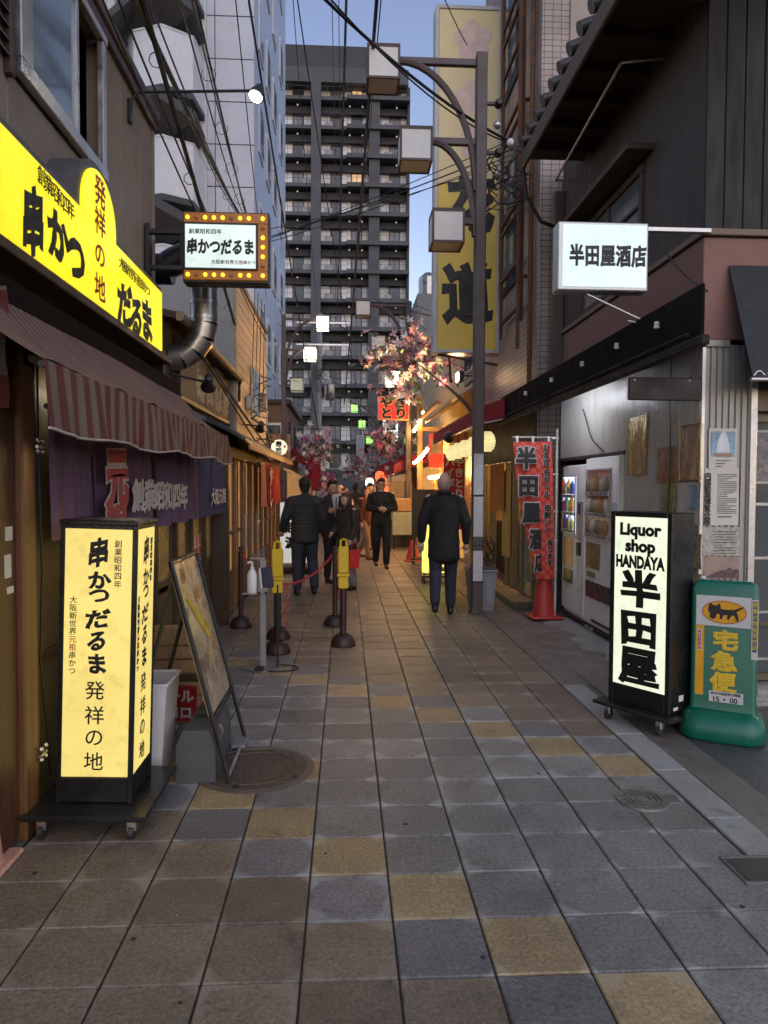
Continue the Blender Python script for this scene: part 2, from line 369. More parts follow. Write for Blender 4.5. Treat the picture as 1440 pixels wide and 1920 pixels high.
for r in range(44, 200):
    for c in range(-4, 6):
        x = (c+.5-CX)*T; y = (r+.5+RY)*T
        rest.setdefault(P_BROWN, MB()).box(x-T/2+.003, x+T/2-.003-(.03 if c == 5 else 0), y-T/2+.003, y+T/2-.003, -.024, 0)
for k, b in rest.items(): tag(part('paving_slabs', b, k, pav), kind='stuff')
# kerb stones, gutter strip, asphalt, concrete apron
kb = struct('kerb', MB().box(1.758, 1.95, -3, 5.75, -.028, -.012), P_BASE); MW[kb] = Matrix.Identity(4)
for i in range(15):
    y0 = -1.6+i*.6+.18
    if y0 > 5.2: break
    part('kerb_stone', MB().bbox(1.762, 1.948, y0+.003, min(y0+.597, 5.75), -.02, .001, .006), P_KERB, kb)
struct('gutter', MB().grid(lambda u, v: (1.953+u*.235+(.004*math.sin(v*60)), -3+v*8.9, -.004-.006*math.sin(u*3.14)), 4, 60), P_DCONC)
struct('road', MB().grid(lambda u, v: (2.188+u*30, -12+v*(17.2+.02*math.sin(u*300)), -.006), 4, 4), P_ASPH)
struct('shop_apron', MB().box(2.9, 9, 5.15, 6.2, -.02, .025), P_CONC)
struct('side_strip', MB().box(1.758, 2.0, 5.752, 40, -.028, -.002), P_DCONC)
def apr(u, v): return (2.0+u*.9, 5.2+v*35, .002+.002*math.sin(v*90+u*7))
struct('concrete_apron', MB().grid(apr, 10, 120), P_DCONC)
# newer pale cement patch before the vending machines, with a ragged edge
pp = []
for i in range(26):
    y = 5.35+i*.135; pp.append((2.42+.07*math.sin(i*1.9)+.05*math.sin(i*.73+1), y))
_b = MB()
for i in range(25):
    _b.add([(pp[i][0], pp[i][1], .008), (2.9, pp[i][1], .008), (2.9, pp[i+1][1], .008), (pp[i+1][0], pp[i+1][1], .008)], [(0,1,2,3)])
struct('cement_patch', _b, P_CONC)
struct('left_strip', MB().box(-1.75, -1.43, -2, 72, -.03, .004), P_DCONC)

rg = random.Random(21)
GUM = mat('trodden gum', (.03,.027,.025), .7, bump=0)
for (px_, py_) in [(338, 1880), (65, 1637), (1392, 1700), (905, 1795), (610, 1600), (1010, 1450), (760, 1545), (250, 1760)]:
    p = gz(px_, py_, .002); r = rg.uniform(.006, .013)
    part('gum_spot', MB().add([(p.x, p.y, .0032)]+[(p.x+r*(1+.25*math.sin(i*2.3+px_))*math.cos(i*.6283), p.y+r*1.1*math.sin(i*.6283), .0024) for i in range(10)], [(0, i+1, (i+1) % 10+1) for i in range(10)]), GUM, pav)
_b = MB()
for i in range(60):
    p = gz(rg.uniform(20, 1300), 1190+600*rg.random()**1.5, .003)
    a = rg.uniform(0, 6.28); l = rg.uniform(.004, .012)
    _b.add([(p.x, p.y, .003), (p.x+l*math.cos(a), p.y+l*math.sin(a), .006), (p.x+l*math.cos(a+1), p.y+l*math.sin(a+1), .003)], [(0,1,2)])
tag(part('litter_flecks', _b, mat('litter fleck', (.45,.38,.3), .8, bump=0), pav), kind='stuff')
# ================================================================== COMMON MATERIALS
BROWN_WALL = mat('taupe siding', (.25,.195,.145), .75, var=.12, scale=3, dirt=(.07,.05,.035), dirt_amt=.35)
DARK_BROWN = mat('dark brown paint', (.05,.028,.017), .5, var=.2)
WOOD = mat('varnished wood', (.15,.065,.022), .42, var=.3, scale=5, stretch=(6,6,.6), dirt=(.04,.02,.01), dirt_amt=.5)
WOOD_D = mat('dark wood', (.05,.026,.013), .5, var=.3, scale=5, stretch=(6,6,.6))
WOOD_L = mat('pale wood', (.34,.2,.09), .6, var=.2, scale=5, stretch=(6,6,.6))
OLIVE = mat('olive panel', (.095,.075,.026), .5, var=.25, scale=3)
BLACK = mat('black metal', (.012,.011,.011), .42, metal=.0, var=.3, scale=9)
BLACKPAINT = mat('black gloss', (.01,.0098,.0098), .28, var=.2, rvar=.1, dirt=(.06,.055,.05), dirt_amt=.25)
INK = mat('black print', (.008,.008,.008), .5, bump=0, var=.1)
REDINK = mat('red print', (.42,.02,.015), .5, bump=0, var=.1)
ALU = mat('aluminium', (.5,.48,.45), .35, metal=.85, var=.12)
STEEL = mat('steel', (.55,.53,.5), .28, metal=1, var=.15)
GALV = mat('galvanised duct', (.42,.40,.37), .32, metal=.9, var=.2, scale=3, dirt=(.2,.12,.06), dirt_amt=.5)
RUST = mat('rusty iron', (.13,.055,.025), .85, var=.45, scale=7, dirt=(.05,.03,.02), dirt_amt=.8, dirt_scale=5)
POLE_P = mat('brown pole paint', (.075,.052,.048), .5, var=.15, scale=4, dirt=(.03,.02,.015), dirt_amt=.5)
WHITE = mat('white paint', (.72,.71,.68), .5, var=.08, dirt=(.35,.3,.24), dirt_amt=.35)
PAPER = mat('paper', (.62,.58,.5), .8, var=.08)
REDCLOTH = mat('red cloth', (.45,.022,.018), .85, var=.2, scale=8)
DGLASS = mat('dark window glass', (.02,.022,.024), .08, var=.3, bump=.01, rvar=.03)
CABLE = mat('black cable', (.012,.012,.013), .6, bump=0)

# ================================================================== LEFT: skewer restaurant (two storeys)
XW, XF = -1.7, -1.45
t = thing('restaurant', 'taupe sided two storey restaurant with open sliding window above yellow fascia', 'building', (-2.6, 4.5, 0)); REST = t
part('wall', MB().box(XW-.1, XW-.02, 1.0, 3.82, 2.3, 4.8).box(XW-.1, XW-.02, 5.22, 6.52, 2.3, 4.8).box(XW-.1, XW-.02, 3.82, 5.22, 2.3, 3.74).box(XW-.1, XW-.02, 3.82, 5.22, 4.68, 4.8).box(-6, XW-.1, 6.42, 6.52, 2.3, 4.8), BROWN_WALL, t)
part('room', MB().box(-4.5, -4.4, 3.0, 6.0, 3.0, 4.8).box(-4.4, -1.95, 5.3, 5.34, 3.0, 4.8).box(-4.4, -1.95, 3.0, 3.04, 3.0, 4.8), mat('dark room', (.02,.017,.012), .8), t)
for i, (y0, y1) in enumerate(((2.9, 3.34), (3.34, 3.8), (5.24, 5.66), (5.66, 6.17), (6.17, 6.52))):
    part('siding_panel', MB().bbox(XW-.02, XW, y0+.004, y1-.004, 2.5, 4.76, .006), BROWN_WALL, t)
part('siding_panel', MB().bbox(XW-.02, XW, 3.804, 5.236, 2.5, 3.68, .006), BROWN_WALL, t)
part('roof_trim', MB().bbox(-6, XW+.06, 1.0, 6.6, 4.78, 4.87, .01).bbox(XW+.005, XW+.04, 1.0, 6.58, 4.70, 4.775, .005), mat('red brown trim', (.06,.032,.025), .5), t)
part('corner_trim', MB().bbox(XW-.03, XW+.02, 6.525, 6.56, 0, 4.69, .004), BROWN_WALL, t)
w = part('window', MB().bbox(XW, XW+.05, 3.86, 5.22, 3.70, 3.78, .005).bbox(XW, XW+.045, 5.13, 5.2, 3.785, 4.62, .005).bbox(XW, XW+.05, 3.86, 5.22, 4.625, 4.68, .005).bbox(XW, XW+.045, 3.87, 3.99, 3.785, 4.62, .005).bbox(XW-.03, XW-.005, 4.66, 4.7, 3.785, 4.62, .004), ALU, t)
part('sash', MB().bbox(XW-.002, XW+.03, 4.0, 4.05, 3.785, 4.62, .004).bbox(XW-.002, XW+.03, 4.68, 4.725, 3.785, 4.62, .004).bbox(XW-.002, XW+.03, 4.052, 4.678, 3.785, 3.82, .004), ALU, w)
part('pane', MB().box(XW+.004, XW+.012, 4.05, 4.68, 3.82, 4.62), mat('curtained pane', (.17,.22,.27), .12, var=.15, scale=2.5, bump=.01, rvar=.05), w)
part('desk_lamp', MB().cyl((-1.98, 4.98, 3.82), (-1.98, 4.98, 3.95), .012).lathe([(.02,0),(.06,-.05),(.05,-.05)], 14, (-1.98, 4.93, 3.97)), BLACK, t)
part('bulb', MB().ball((-1.98, 4.93, 3.93), .03), glow('desk bulb', (1,.85,.5), 8), t)
lv = part('louvre', MB().bbox(XW, XW+.04, 3.3, 3.34, 3.64, 4.7, .005).bbox(XW, XW+.04, 3.76, 3.81, 3.64, 4.7, .005), DARK_BROWN, t)
for i in range(14):
    z = 3.72+i*.07
    part('slat', MB().add([(XW, 3.342, z+.05), (XW+.035, 3.342, z), (XW+.035, 3.758, z), (XW, 3.758, z+.05), (XW, 3.342, z+.058), (XW+.035, 3.342, z+.008), (XW+.035, 3.758, z+.008), (XW, 3.758, z+.058)], [(0,1,2,3),(7,6,5,4),(0,4,5,1),(1,5,6,2),(2,6,7,3),(3,7,4,0)]), mat('brown slat', (.1,.06,.042), .5), lv)
# ground floor front
part('ground_wall', MB().box(-6, XF-.12, 2.0, 8.5, 0, 2.3), OLIVE, t)
part('floor_band', MB().bbox(-6, XF-.01, 1.5, 6.5, 2.3, 2.5, .01), mat('blackish brown band', (.012,.009,.007), .9, spec=.05), t)  # band in one even blackish brown, nearly without gloss
d = part('door', MB().bbox(XF-.04, XF+.0, 2.5, 3.27, .02, 2.26, .008), mat('red brown door', (.075,.03,.014), .45, var=.3, stretch=(5,5,.6)), t)
for q in ((3.17, 3.235, 1.36, 1.42), (3.16, 3.22, 1.2, 1.3), (3.18, 3.24, 1.13, 1.16)): part('sticker', MB().box(XF, XF+.002, *q), PAPER, d)
part('post', MB().bbox(XF-.06, XF+.03, 3.275, 3.41, 0, 2.27, .008), WOOD, t)
part('post', MB().bbox(XF-.06, XF+.012, 3.415, 3.47, 0, 2.27, .006), WOOD_D, t)
for z in (1.775, .345):
    part('latch', MB().ball((XF+.045, 3.40, z+.03), .014).ball((XF+.045, 3.40, z-.02), .012).ball((XF+.04, 3.46, z+.03), .013).ball((XF+.04, 3.46, z-.02), .012).cyl((XF+.046, 3.39, z), (XF+.04, 3.47, z), .008), STEEL, t, smooth=True)
part('front_panel', MB().bbox(XF-.119, XF-.09, 3.475, 4.4, .75, 2.29, .006).bbox(XF-.119, XF-.1, 3.475, 4.4, .03, .74, .006), OLIVE, t)
part('rail', MB().bbox(XF-.118, XF-.07, 3.475, 6.3, .70, .755, .006), WOOD_D, t)
for i, y in enumerate((4.42, 5.1, 5.8, 6.5, 7.15, 7.8)):
    part('post', MB().bbox(XF-.118, XF-.04, y, y+.07, 0, 2.29, .006), WOOD_D, t)
for i, (y0, y1) in enumerate(((4.5, 5.09), (5.18, 5.79), (5.88, 6.49), (6.58, 7.14), (7.23, 7.79), (7.88, 8.38))):
    dd = part('sliding_door', MB().bbox(XF-.118, XF-.07, y0, y1, .03, .8, .006).bbox(XF-.118, XF-.07, y0, y0+.06, .8, 2.25, .005).bbox(XF-.118, XF-.07, y1-.06, y1, .8, 2.25, .005).bbox(XF-.118, XF-.07, y0+.06, y1-.06, 1.42, 1.47, .005), mat('door brown', (.075,.042,.02), .4, var=.25, stretch=(5,5,.6)), t)
    part('pane', MB().box(XF-.1, XF-.094, y0+.06, y1-.06, .8, 1.42).box(XF-.1, XF-.094, y0+.06, y1-.06, 1.47, 2.25), mat('amber frosted glass', (.16,.11,.05), .3, var=.2, emit=(1,.55,.16), estr=.035), dd)
part('end_post', MB().bbox(XF-.1, XF+.1, 8.4, 8.5, 0, 2.2, .008), WOOD_D, t)
part('wire', MB().tube([(XF+.035, 3.43, 2.2), (XF+.03, 3.44, 1.7), (XF+.03, 3.47, 1.2), (XF-.02, 3.56, .75), (XF-.04, 3.68, .4), (XF-.05, 3.74, .12)], .006, 6), CABLE, t)
part('notice', MB().box(XF-.066, XF-.062, 7.36, 7.66, .72, 1.1), PAPER, t)
letters('lettering', [(ch, .15*(i % 2)+.08, .3-.13*(i//2), .12, .12) for i, ch in enumerate('営業時間案内')], (XF-.062, 7.36, .75), (0,1,0), (0,0,1), REDINK, t, bold=.04)

# ---- yellow lit fascia sign with the arched hump
YEL = glow('lit yellow sheet', (1,.82,.012), .62, .06, 1.3)
t = thing('fascia_sign', 'long lit yellow fascia sign with arched hump, black and red lettering', 'sign', (-1.6, 4.6, 2.6))
def archpoly(y0, y1, z0, z1, ya, yb, zt, n=14):
    p = [(y0, z0), (y1, z0), (y1, z1), (yb, z1)]
    for i in range(n+1):
        a = math.pi*i/n; p.append(((ya+yb)/2+(yb-ya)/2*math.cos(a), z1+.06+(zt-z1-.06)*math.sin(a)))
    p += [(ya, z1), (y0, z1)]; return p
HOU = mat('sign housing', (.085,.08,.085), .5, var=.15)
part('housing', MB().prism(archpoly(2.4, 6.1, 2.655, 3.215, 4.22, 4.92, 3.545), XW+.002, -1.515, 'x'), HOU, t)
part('face', MB().prism(archpoly(2.42, 6.06, 2.70, 3.17, 4.265, 4.875, 3.5), -1.514, -1.50, 'x'), YEL, t)
part('drip_rail', MB().bbox(-1.66, -1.44, 2.3, 6.15, 2.60, 2.65, .006), DARK_BROWN, t)
for z in (2.645,): part('mount', MB().bbox(-1.66, -1.5, 6.1, 6.16, 2.4, 2.72, .005), BLACK, t)
def onface(ch, px, py, wy, hz): p = atX(px, py, -1.5); return (ch, p.y, p.z, wy, hz)
O, U, V_ = (-1.5, 0, 0), (0,1,0), (0,0,1)
letters('lettering', [onface('串', 62, 417, .26, .33), onface('か', 109, 446, .29, .27), onface('つ', 141, 484, .29, .30)], O, U, V_, INK, t, bold=.055, brush=.07)
letters('lettering', [onface('だ', 233, 572, .33, .31), onface('る', 255, 595, .33, .30), onface('ま', 275, 602, .33, .32)], O, U, V_, INK, t, bold=.055, brush=.06)
letters('lettering', [onface(c, x, y, .10, .10) for c, x, y in zip('創業昭和四年', (77, 90, 102, 112.5, 122.5, 132.5), (331, 347, 361, 373, 384, 394))], O, U, V_, INK, t, bold=.014, brush=.03)
letters('lettering', [onface(c, x, y, .11, .085) for c, x, y in zip('大阪新世界元祖串かつ', [227+i*5.6 for i in range(10)], [494+i*5.7 for i in range(10)])], O, U, V_, INK, t, bold=.014)
letters('lettering', [onface('発', 187, 362, .2, .19), onface('祥', 187, 418, .2, .17), onface('の', 187, 478, .2, .16), onface('地', 187, 540, .2, .17)], O, U, V_, REDINK, t, bold=.02, brush=.02)

# ---- striped awning
AW = stripes('striped valance cloth', (.115,.02,.016), (.165,.122,.092), 1, .135, .52); AWC = stripes('pin striped awning cloth', (.12,.03,.024), (.185,.13,.1), 1, .075, .5)
t = thing('awning', 'faded red and white striped cloth awning over restaurant front', 'awning', (-1.25, 4.6, 1.9))
def aw(u, v):   # u along the street, v from the wall out
    y = 2.60+u*3.95; s = math.sin(u*37)*.008+math.sin(u*91)*.004
    return (-1.5+v*.45, y, 2.44-.40*v-.045*math.sin(math.pi*v)*(1+.5*math.sin(u*9))+s*v)
part('canopy', MB().grid(aw, 90, 8), AWC, t, smooth=60)
def va(u, v):
    y = 2.60+u*(3.95+.2*v); f = math.sin(u*60)*.009+math.sin(u*143+1)*.005+math.sin(u*19)*.012
    return (-1.05+f*v+.012*v, y, 2.04-v*(.235+.012*math.sin(u*23)+.01*math.sin(u*7)))
part('valance', MB().grid(va, 220, 6), AW, t, smooth=60)
part('hem', MB().tube([Vector(va(i/120, 1))-Vector((0,0,.004)) for i in range(121)], .006, 5), mat('dirty cream hem', (.4,.34,.28), .8), t)
part('bar', MB().cyl((-1.075, 2.64, 2.03), (-1.075, 6.5, 2.03), .012).cyl((-1.5, 6.5, 2.3), (-1.07, 6.52, 2.03), .012), BLACK, t)
part('roller_bracket', MB().bbox(-1.5, -1.42, 3.3, 3.42, 2.12, 2.24, .008).cyl((-1.42, 3.36, 2.17), (-1.3, 3.36, 2.13), .02).cyl((-1.3, 3.36, 2.13), (-1.22, 3.36, 2.06), .016), mat('beige box', (.3,.22,.15), .6), t)
part('side_flap', MB().grid(lambda u, v: (-1.5+.1*u, 3.1+.02*math.sin(v*9), 2.42-.5*v), 4, 10), AW, t)

t = thing('tube_lamp', 'fluorescent tube lamp tucked under the striped awning', 'lamp', (-1.3, 3.9, 2.2))
part('batten', MB().bbox(-1.425, -1.375, 3.75, 5.3, 2.12, 2.15, .004), WHITE, t)
part('tube', MB().cyl((-1.40, 3.77, 2.10), (-1.40, 5.28, 2.10), .014, n=10), glow('awning tube', (1,.86,.62), 7, .05), t)
for y in (3.9, 5.1): part('hanger', MB().cyl((-1.40, y, 2.15), (-1.40, y, 2.27), .006, n=6), BLACK, t)
# ---- purple shop curtain: seven panels on a rod
PUR = mat('purple curtain cloth', (.12,.065,.105), .9, var=.18, scale=4, dirt=(.07,.035,.07), dirt_amt=.4)
NAVY = mat('navy curtain cloth', (.06,.05,.085), .9, var=.15)
t = thing('shop_curtain', 'faded purple split shop curtain with white brushwork below striped awning', 'curtain', (-1.385, 5.9, 1.35))
KN = 1.108; XN = -1.385
def kz(z): return 1.6+(z-1.6)*KN
part('rod', MB().cyl((XN, 3.45, kz(1.93)), (XN, 8.4, kz(1.93)), .013), WOOD_D, t)
edges = [3.13, 3.62, 4.2, 4.85, 5.5, 6.2, 6.95, 7.6]
for i in range(7):
    y0, y1 = edges[i]*KN+.02, edges[i+1]*KN-.02; lo = kz(1.33 if i else 1.36); hi = kz(1.93)
    def cf(u, v, y0=y0, y1=y1, i=i, lo=lo, hi=hi):
        f = (.024 if i < 2 else .042)*math.sin(u*(14+i)+i)+.016*math.sin(u*31+i*2)
        wob = (.07 if i in (0, 3) else .05)*v*math.sin(i*2.1+1)
        return (XN+f*(.4+.7*v)-.01, lerp(y0, y1, u)+wob+(0.05*v*(u-.5) if i == 0 else 0), hi-v*(hi-lo)+.008*math.sin(u*8+i))
    part('curtain_panel', MB().grid(cf, 26, 10), PUR if i < 4 else (NAVY if i > 4 else PUR), t, smooth=60)
WPR = mat('white cloth print', (.52,.46,.42), .9, bump=0); RPR = mat('red cloth print', (.42,.07,.06), .9, bump=0)
WPR2 = mat('white outline print', (.55,.48,.45), .9, bump=0)
def kn(items): return [(c, u*KN, kz(v), w*KN, h*KN) for c, u, v, w, h in items]
G1 = kn([('元', 3.92, 1.64, .36, .32), ('祖', 3.92, 1.40, .34, .2)])
letters('lettering', G1, (XN+.045, 0, 0), U, V_, WPR2, t, bold=.1, brush=.06, lift=.0)
letters('lettering', G1, (XN+.045, 0, 0), U, V_, RPR, t, bold=.06, brush=.06, lift=.004)
letters('lettering', kn([(c, 4.3+i*.24, 1.54-.004*i, .25, .19) for i, c in enumerate('創業昭和四年')]), (XN+.045, 0, 0), U, V_, WPR, t, bold=.05, brush=.05, lift=.004)
letters('lettering', kn([(c, 6.7+i*.2, 1.50, .2, .15) for i, c in enumerate('大阪元祖')]), (XN+.045, 0, 0), U, V_, WPR, t, bold=.05, brush=.05, lift=.004)

# ---- marquee sign with bulbs, hung across the wall
t = thing('marquee_sign', 'white lit box sign framed by round amber bulbs on black bracket', 'sign', (-1.0, 6.25, 3.3))
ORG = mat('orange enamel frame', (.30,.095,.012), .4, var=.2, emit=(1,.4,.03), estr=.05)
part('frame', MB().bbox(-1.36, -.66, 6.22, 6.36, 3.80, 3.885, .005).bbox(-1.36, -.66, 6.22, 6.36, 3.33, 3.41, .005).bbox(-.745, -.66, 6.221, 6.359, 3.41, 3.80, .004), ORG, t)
part('housing', MB().bbox(-1.37, -.65, 6.24, 6.40, 3.31, 3.90, .006), BLACK, t)
part('inner_frame', MB().bbox(-1.35, -.755, 6.205, 6.238, 3.785, 3.80, .003).bbox(-1.35, -.755, 6.205, 6.238, 3.41, 3.425, .003).bbox(-1.36, -1.345, 6.205, 6.238, 3.41, 3.80, .003).bbox(-.76, -.745, 6.205, 6.238, 3.41, 3.80, .003), BLACK, t)
part('face', MB().box(-1.345, -.76, 6.212, 6.236, 3.425, 3.785), glow('cool white sheet', (.78,.93,.88), .53, .1, 2.2), t)
BL = glow('amber bulb', (1,.62,.03), 1.5, .15, 20); BD = mat('dead bulb', (.32,.17,.08), .3)
spots = [(-1.325+i*.0725, 3.843) for i in range(8)]+[(-1.325+i*.0725, 3.37) for i in range(8)]+[(-.702, 3.37+i*.0788) for i in range(7)]
dead = {1, 5, 9, 13, 17, 21}
for i, (x, z) in enumerate(spots):
    b = part('bulb', MB().ball((x, 6.216, z), .0175, 10), BD if i in dead else BL, t, smooth=True)
part('bracket', MB().bbox(-1.7, -1.36, 6.27, 6.32, 3.72, 3.76, .004).bbox(-1.7, -1.36, 6.27, 6.32, 3.42, 3.46, .004).bbox(-1.69, -1.65, 6.25, 6.34, 3.38, 3.8, .004).bbox(-1.40, -1.362, 6.27, 6.32, 3.46, 3.72, .003), BLACK, t)
Om = (0, 6.212, 0)
letters('lettering', row('創業昭和四年', -1.315, 3.725, .046), Om, (1,0,0), V_, INK, t, bold=.02, brush=.02)
letters('lettering', row('串かつだるま', -1.335, 3.60, .095, .094, .13), Om, (1,0,0), V_, INK, t, bold=.05, brush=.05)
letters('lettering', row('大阪新世界', -1.13, 3.475, .038), Om, (1,0,0), V_, INK, t, bold=.02)
letters('lettering', row('元祖', -.94, 3.475, .038), Om, (1,0,0), V_, REDINK, t, bold=.02)
letters('lettering', row('串かつ', -.864, 3.475, .034), Om, (1,0,0), V_, INK, t, bold=.02)

# ---- gooseneck lamp over the street
t = thing('wall_lamp', 'lit floodlight at end of long black gooseneck arm', 'lamp', (-1.7, 5.85, 4.5))
part('bracket', MB().bbox(-1.7, -1.67, 5.82, 5.88, 4.42, 4.6, .004), BLACK, t)
part('arm', MB().tube(bez((-1.68, 5.85, 4.48), (-1.68, 5.85, 4.66), (-1.64, 5.85, 4.665), (-1.5, 5.85, 4.665), 8)+[Vector((-.74, 5.85, 4.70))], .012, 8), BLACK, t, smooth=True)
part('shade', MB().lathe([(.012,.1),(.03,.095),(.045,.05),(.066,0),(.066,-.012),(.06,-.012)], 18), BLACK, t, world=False, smooth=True, loc=Vector((-.71, 5.84, 4.66))-Vector((-1.7, 5.85, 4.5)), rot=(math.radians(-20), math.radians(18), 0))
part('bulb', MB().ball((0,0,-.012), .054, 14, (1,1,.5)), glow('floodlight', (1,.97,.84), 14, .05), t, world=False, smooth=True, loc=Vector((-.71, 5.84, 4.66))-Vector((-1.7, 5.85, 4.5)), rot=(math.radians(-20), math.radians(18), 0))

# ---- kitchen exhaust duct
t = thing('exhaust_duct', 'round silver exhaust duct elbowing down behind marquee sign', 'duct', (-1.45, 6.9, 2.8))
part('pipe', MB().cyl((-1.33, 6.95, 3.62), (-1.33, 6.95, 3.12), .125, n=20, cap=False), GALV, t, smooth=True)
pts = [Vector((-1.33, 6.95, 3.12))]+[Vector((-1.33-.33*(1-math.cos(a)), 6.95, 3.12-.33*math.sin(a))) for a in [math.radians(x) for x in (22, 45, 67, 88)]]+[Vector((-1.85, 6.95, 2.78))]
for i in range(len(pts)-1): part('elbow_segment', MB().cyl(pts[i], pts[i+1]+(pts[i+1]-pts[i])*.06, .125-.001*i, n=20, cap=False), GALV, t, smooth=True)
part('pipe', MB().cyl((-1.62, 6.95, 3.62), (-2.2, 6.95, 3.62), .14, n=18), BLACK, t, smooth=True)
for z in (3.16, 3.3, 3.45): part('clamp', MB().cyl((-1.33, 6.95, z), (-1.33, 6.95, z+.025), .131, n=20), STEEL, t, smooth=True)
part('cowl', MB().tube(bez((-1.33, 6.95, 3.6), (-1.33, 6.95, 3.78), (-1.45, 6.95, 3.8), (-1.66, 6.95, 3.66), 8), .128, 18), BLACK, t, smooth=True)

# ================================================================== LEFT: low wooden sushi restaurant
t = thing('sushi_restaurant', 'low wooden restaurant with lattice sliding doors and lean-to eave', 'building', (-1.6, 10.5, 0)); SUSHI = t
XS = -1.38
part('wall', MB().box(-6, -1.64, 6.56, 10.05, 0, 3.1).box(-1.62, XS-.1, 8.52, 15.6, 0, 2.1), mat('brown plaster', (.05,.036,.026), .8, spec=.2), t)
part('roof', MB().add([(-6,6.5,3.9),(-1.5,6.5,3.07),(-1.5,10.3,3.07),(-6,10.3,3.9),(-6,6.5,4.0),(-1.5,6.5,3.13),(-1.5,10.3,3.13),(-6,10.3,4.0)], [(0,3,2,1),(4,5,6,7),(0,1,5,4),(1,2,6,5),(2,3,7,6),(3,0,4,7)]), DARK_BROWN, t)
part('gutter', MB().cyl((-1.47, 6.55, 3.10), (-1.47, 10.3, 3.10), .045, n=12), mat('tan gutter', (.27,.18,.1), .5), t, smooth=True)
part('downpipe', MB().tube([(-1.47, 10.28, 3.06), (-1.5, 10.34, 3.02), (-1.5, 10.34, 2.8), (-1.55, 10.2, 2.74)], .022, 8), BLACK, t)
part('beam', MB().add([(-1.64,6.57,2.44),(-1.4,6.57,2.06),(-1.4,10.2,2.06),(-1.64,10.2,2.44),(-1.64,6.57,2.3),(-1.44,6.57,2.0),(-1.44,10.2,2.0),(-1.64,10.2,2.3)], [(0,1,2,3),(7,6,5,4),(0,4,5,1),(1,5,6,2),(2,6,7,3),(3,7,4,0)]), DARK_BROWN, t)
part('eave_roof', MB().add([(-1.55,8.2,2.34),(-1.12,8.2,2.1),(-1.12,15.6,2.1),(-1.55,15.6,2.34),(-1.55,8.2,2.38),(-1.12,8.2,2.14),(-1.12,15.6,2.14),(-1.55,15.6,2.38)], [(0,3,2,1),(4,5,6,7),(0,1,5,4),(1,2,6,5),(2,3,7,6),(3,0,4,7)]), BLACK, t)
part('eave_fascia', MB().bbox(-1.14, -1.115, 8.6, 15.6, 2.03, 2.105, .005).bbox(XS-.1, XS+.0, 8.55, 15.6, 1.95, 2.08, .005), WOOD_L, t)
ys = [8.55+.72*i for i in range(10)]
for i, y in enumerate(ys): part('post', MB().bbox(XS-.1, XS-.01, y, y+.075, 0, 1.95, .006), mat('door post wood', (.2,.11,.05), .45, var=.25, stretch=(5,5,.5)), t)
WARMP = mat('warm lit door glass', (.3,.17,.07), .2, var=.25, scale=2, emit=(1,.5,.16), estr=.16)
for i in range(9):
    y0, y1 = ys[i]+.077, ys[i+1]-.002
    dd = part('sliding_door', MB().bbox(XS-.08, XS-.03, y0, y1, .05, .55, .006).bbox(XS-.08, XS-.03, y0, y0+.05, .55, 1.93, .005).bbox(XS-.08, XS-.03, y1-.05, y1, .55, 1.93, .005).bbox(XS-.08, XS-.03, y0+.05, y1-.05, 1.0, 1.04, .004).bbox(XS-.075, XS-.035, (y0+y1)/2-.012, (y0+y1)/2+.012, .55, 1.93, .004), mat('lattice wood', (.13,.07,.03), .42, var=.25, stretch=(5,5,.5)), t)
    part('pane', MB().box(XS-.06, XS-.055, y0+.05, y1-.05, .55, 1.0).box(XS-.06, XS-.055, y0+.05, y1-.05, 1.04, 1.93), WARMP, dd)
    if i in (2, 3, 4): part('notice', MB().box(XS-.027, XS-.024, y0+.2, y0+.38, .72, 1.2), PAPER, dd)
# faded signboard above it
t = thing('signboard', 'weathered brown signboard with peeling pale lettering under tan gutter', 'signboard', (-1.6, 8.7, 2.5))
part('board', MB().bbox(-1.64, -1.6, 7.17, 10.18, 2.49, 3.01, .008), mat('peeling board', (.16,.115,.075), .8, var=.2, scale=4, dirt=(.3,.24,.18), dirt_amt=.5, dirt_scale=6), t)
part('frame', MB().bbox(-1.64, -1.585, 7.1, 7.16, 2.45, 3.04, .005).bbox(-1.64, -1.585, 10.19, 10.25, 2.45, 3.04, .005).bbox(-1.64, -1.58, 7.1, 10.25, 2.43, 2.485, .005), DARK_BROWN, t)
FADE = mat('faded lettering', (.42,.36,.28), .85, var=.5, scale=12, bump=0)
letters('lettering', row('おやど', 7.35, 2.9, .26, .26, .15), (-1.6, 0, 0), U, V_, FADE, t, bold=.06, brush=.1)
letters('lettering', row('寿司越源', 7.9, 2.68, .5, .55, .3), (-1.6, 0, 0), U, V_, FADE, t, bold=.05, brush=.12)
# two unlit spot lamps on that front
for (p, q, lab) in (((-1.6, 6.75, 2.62), (-1.3, 7.0, 2.58), 'unlit black spot lamp in front of faded signboard'), ((-1.5, 10.7, 2.5), (-1.25, 10.8, 2.48), 'unlit spot lamp low on the peach wall')):
    t = thing('spot_lamp', lab, 'lamp', p, group='unlit spot lamps'); q = Vector(q)
    part('arm', MB().cyl(p, q, .012), BLACK, t)
    part('housing', MB().lathe([(.02,.09),(.04,.08),(.045,0),(.075,-.06),(.075,-.07)], 14), BLACK, t, world=False, smooth=True, loc=q-Vector(p), rot=(math.radians(55), math.radians(20), 0))
    part('lens', MB().cyl((0,0,-.06), (0,0,-.066), .07, n=14), mat('lamp lens', (.3,.3,.28), .15), t, world=False, loc=q-Vector(p), rot=(math.radians(55), math.radians(20), 0))
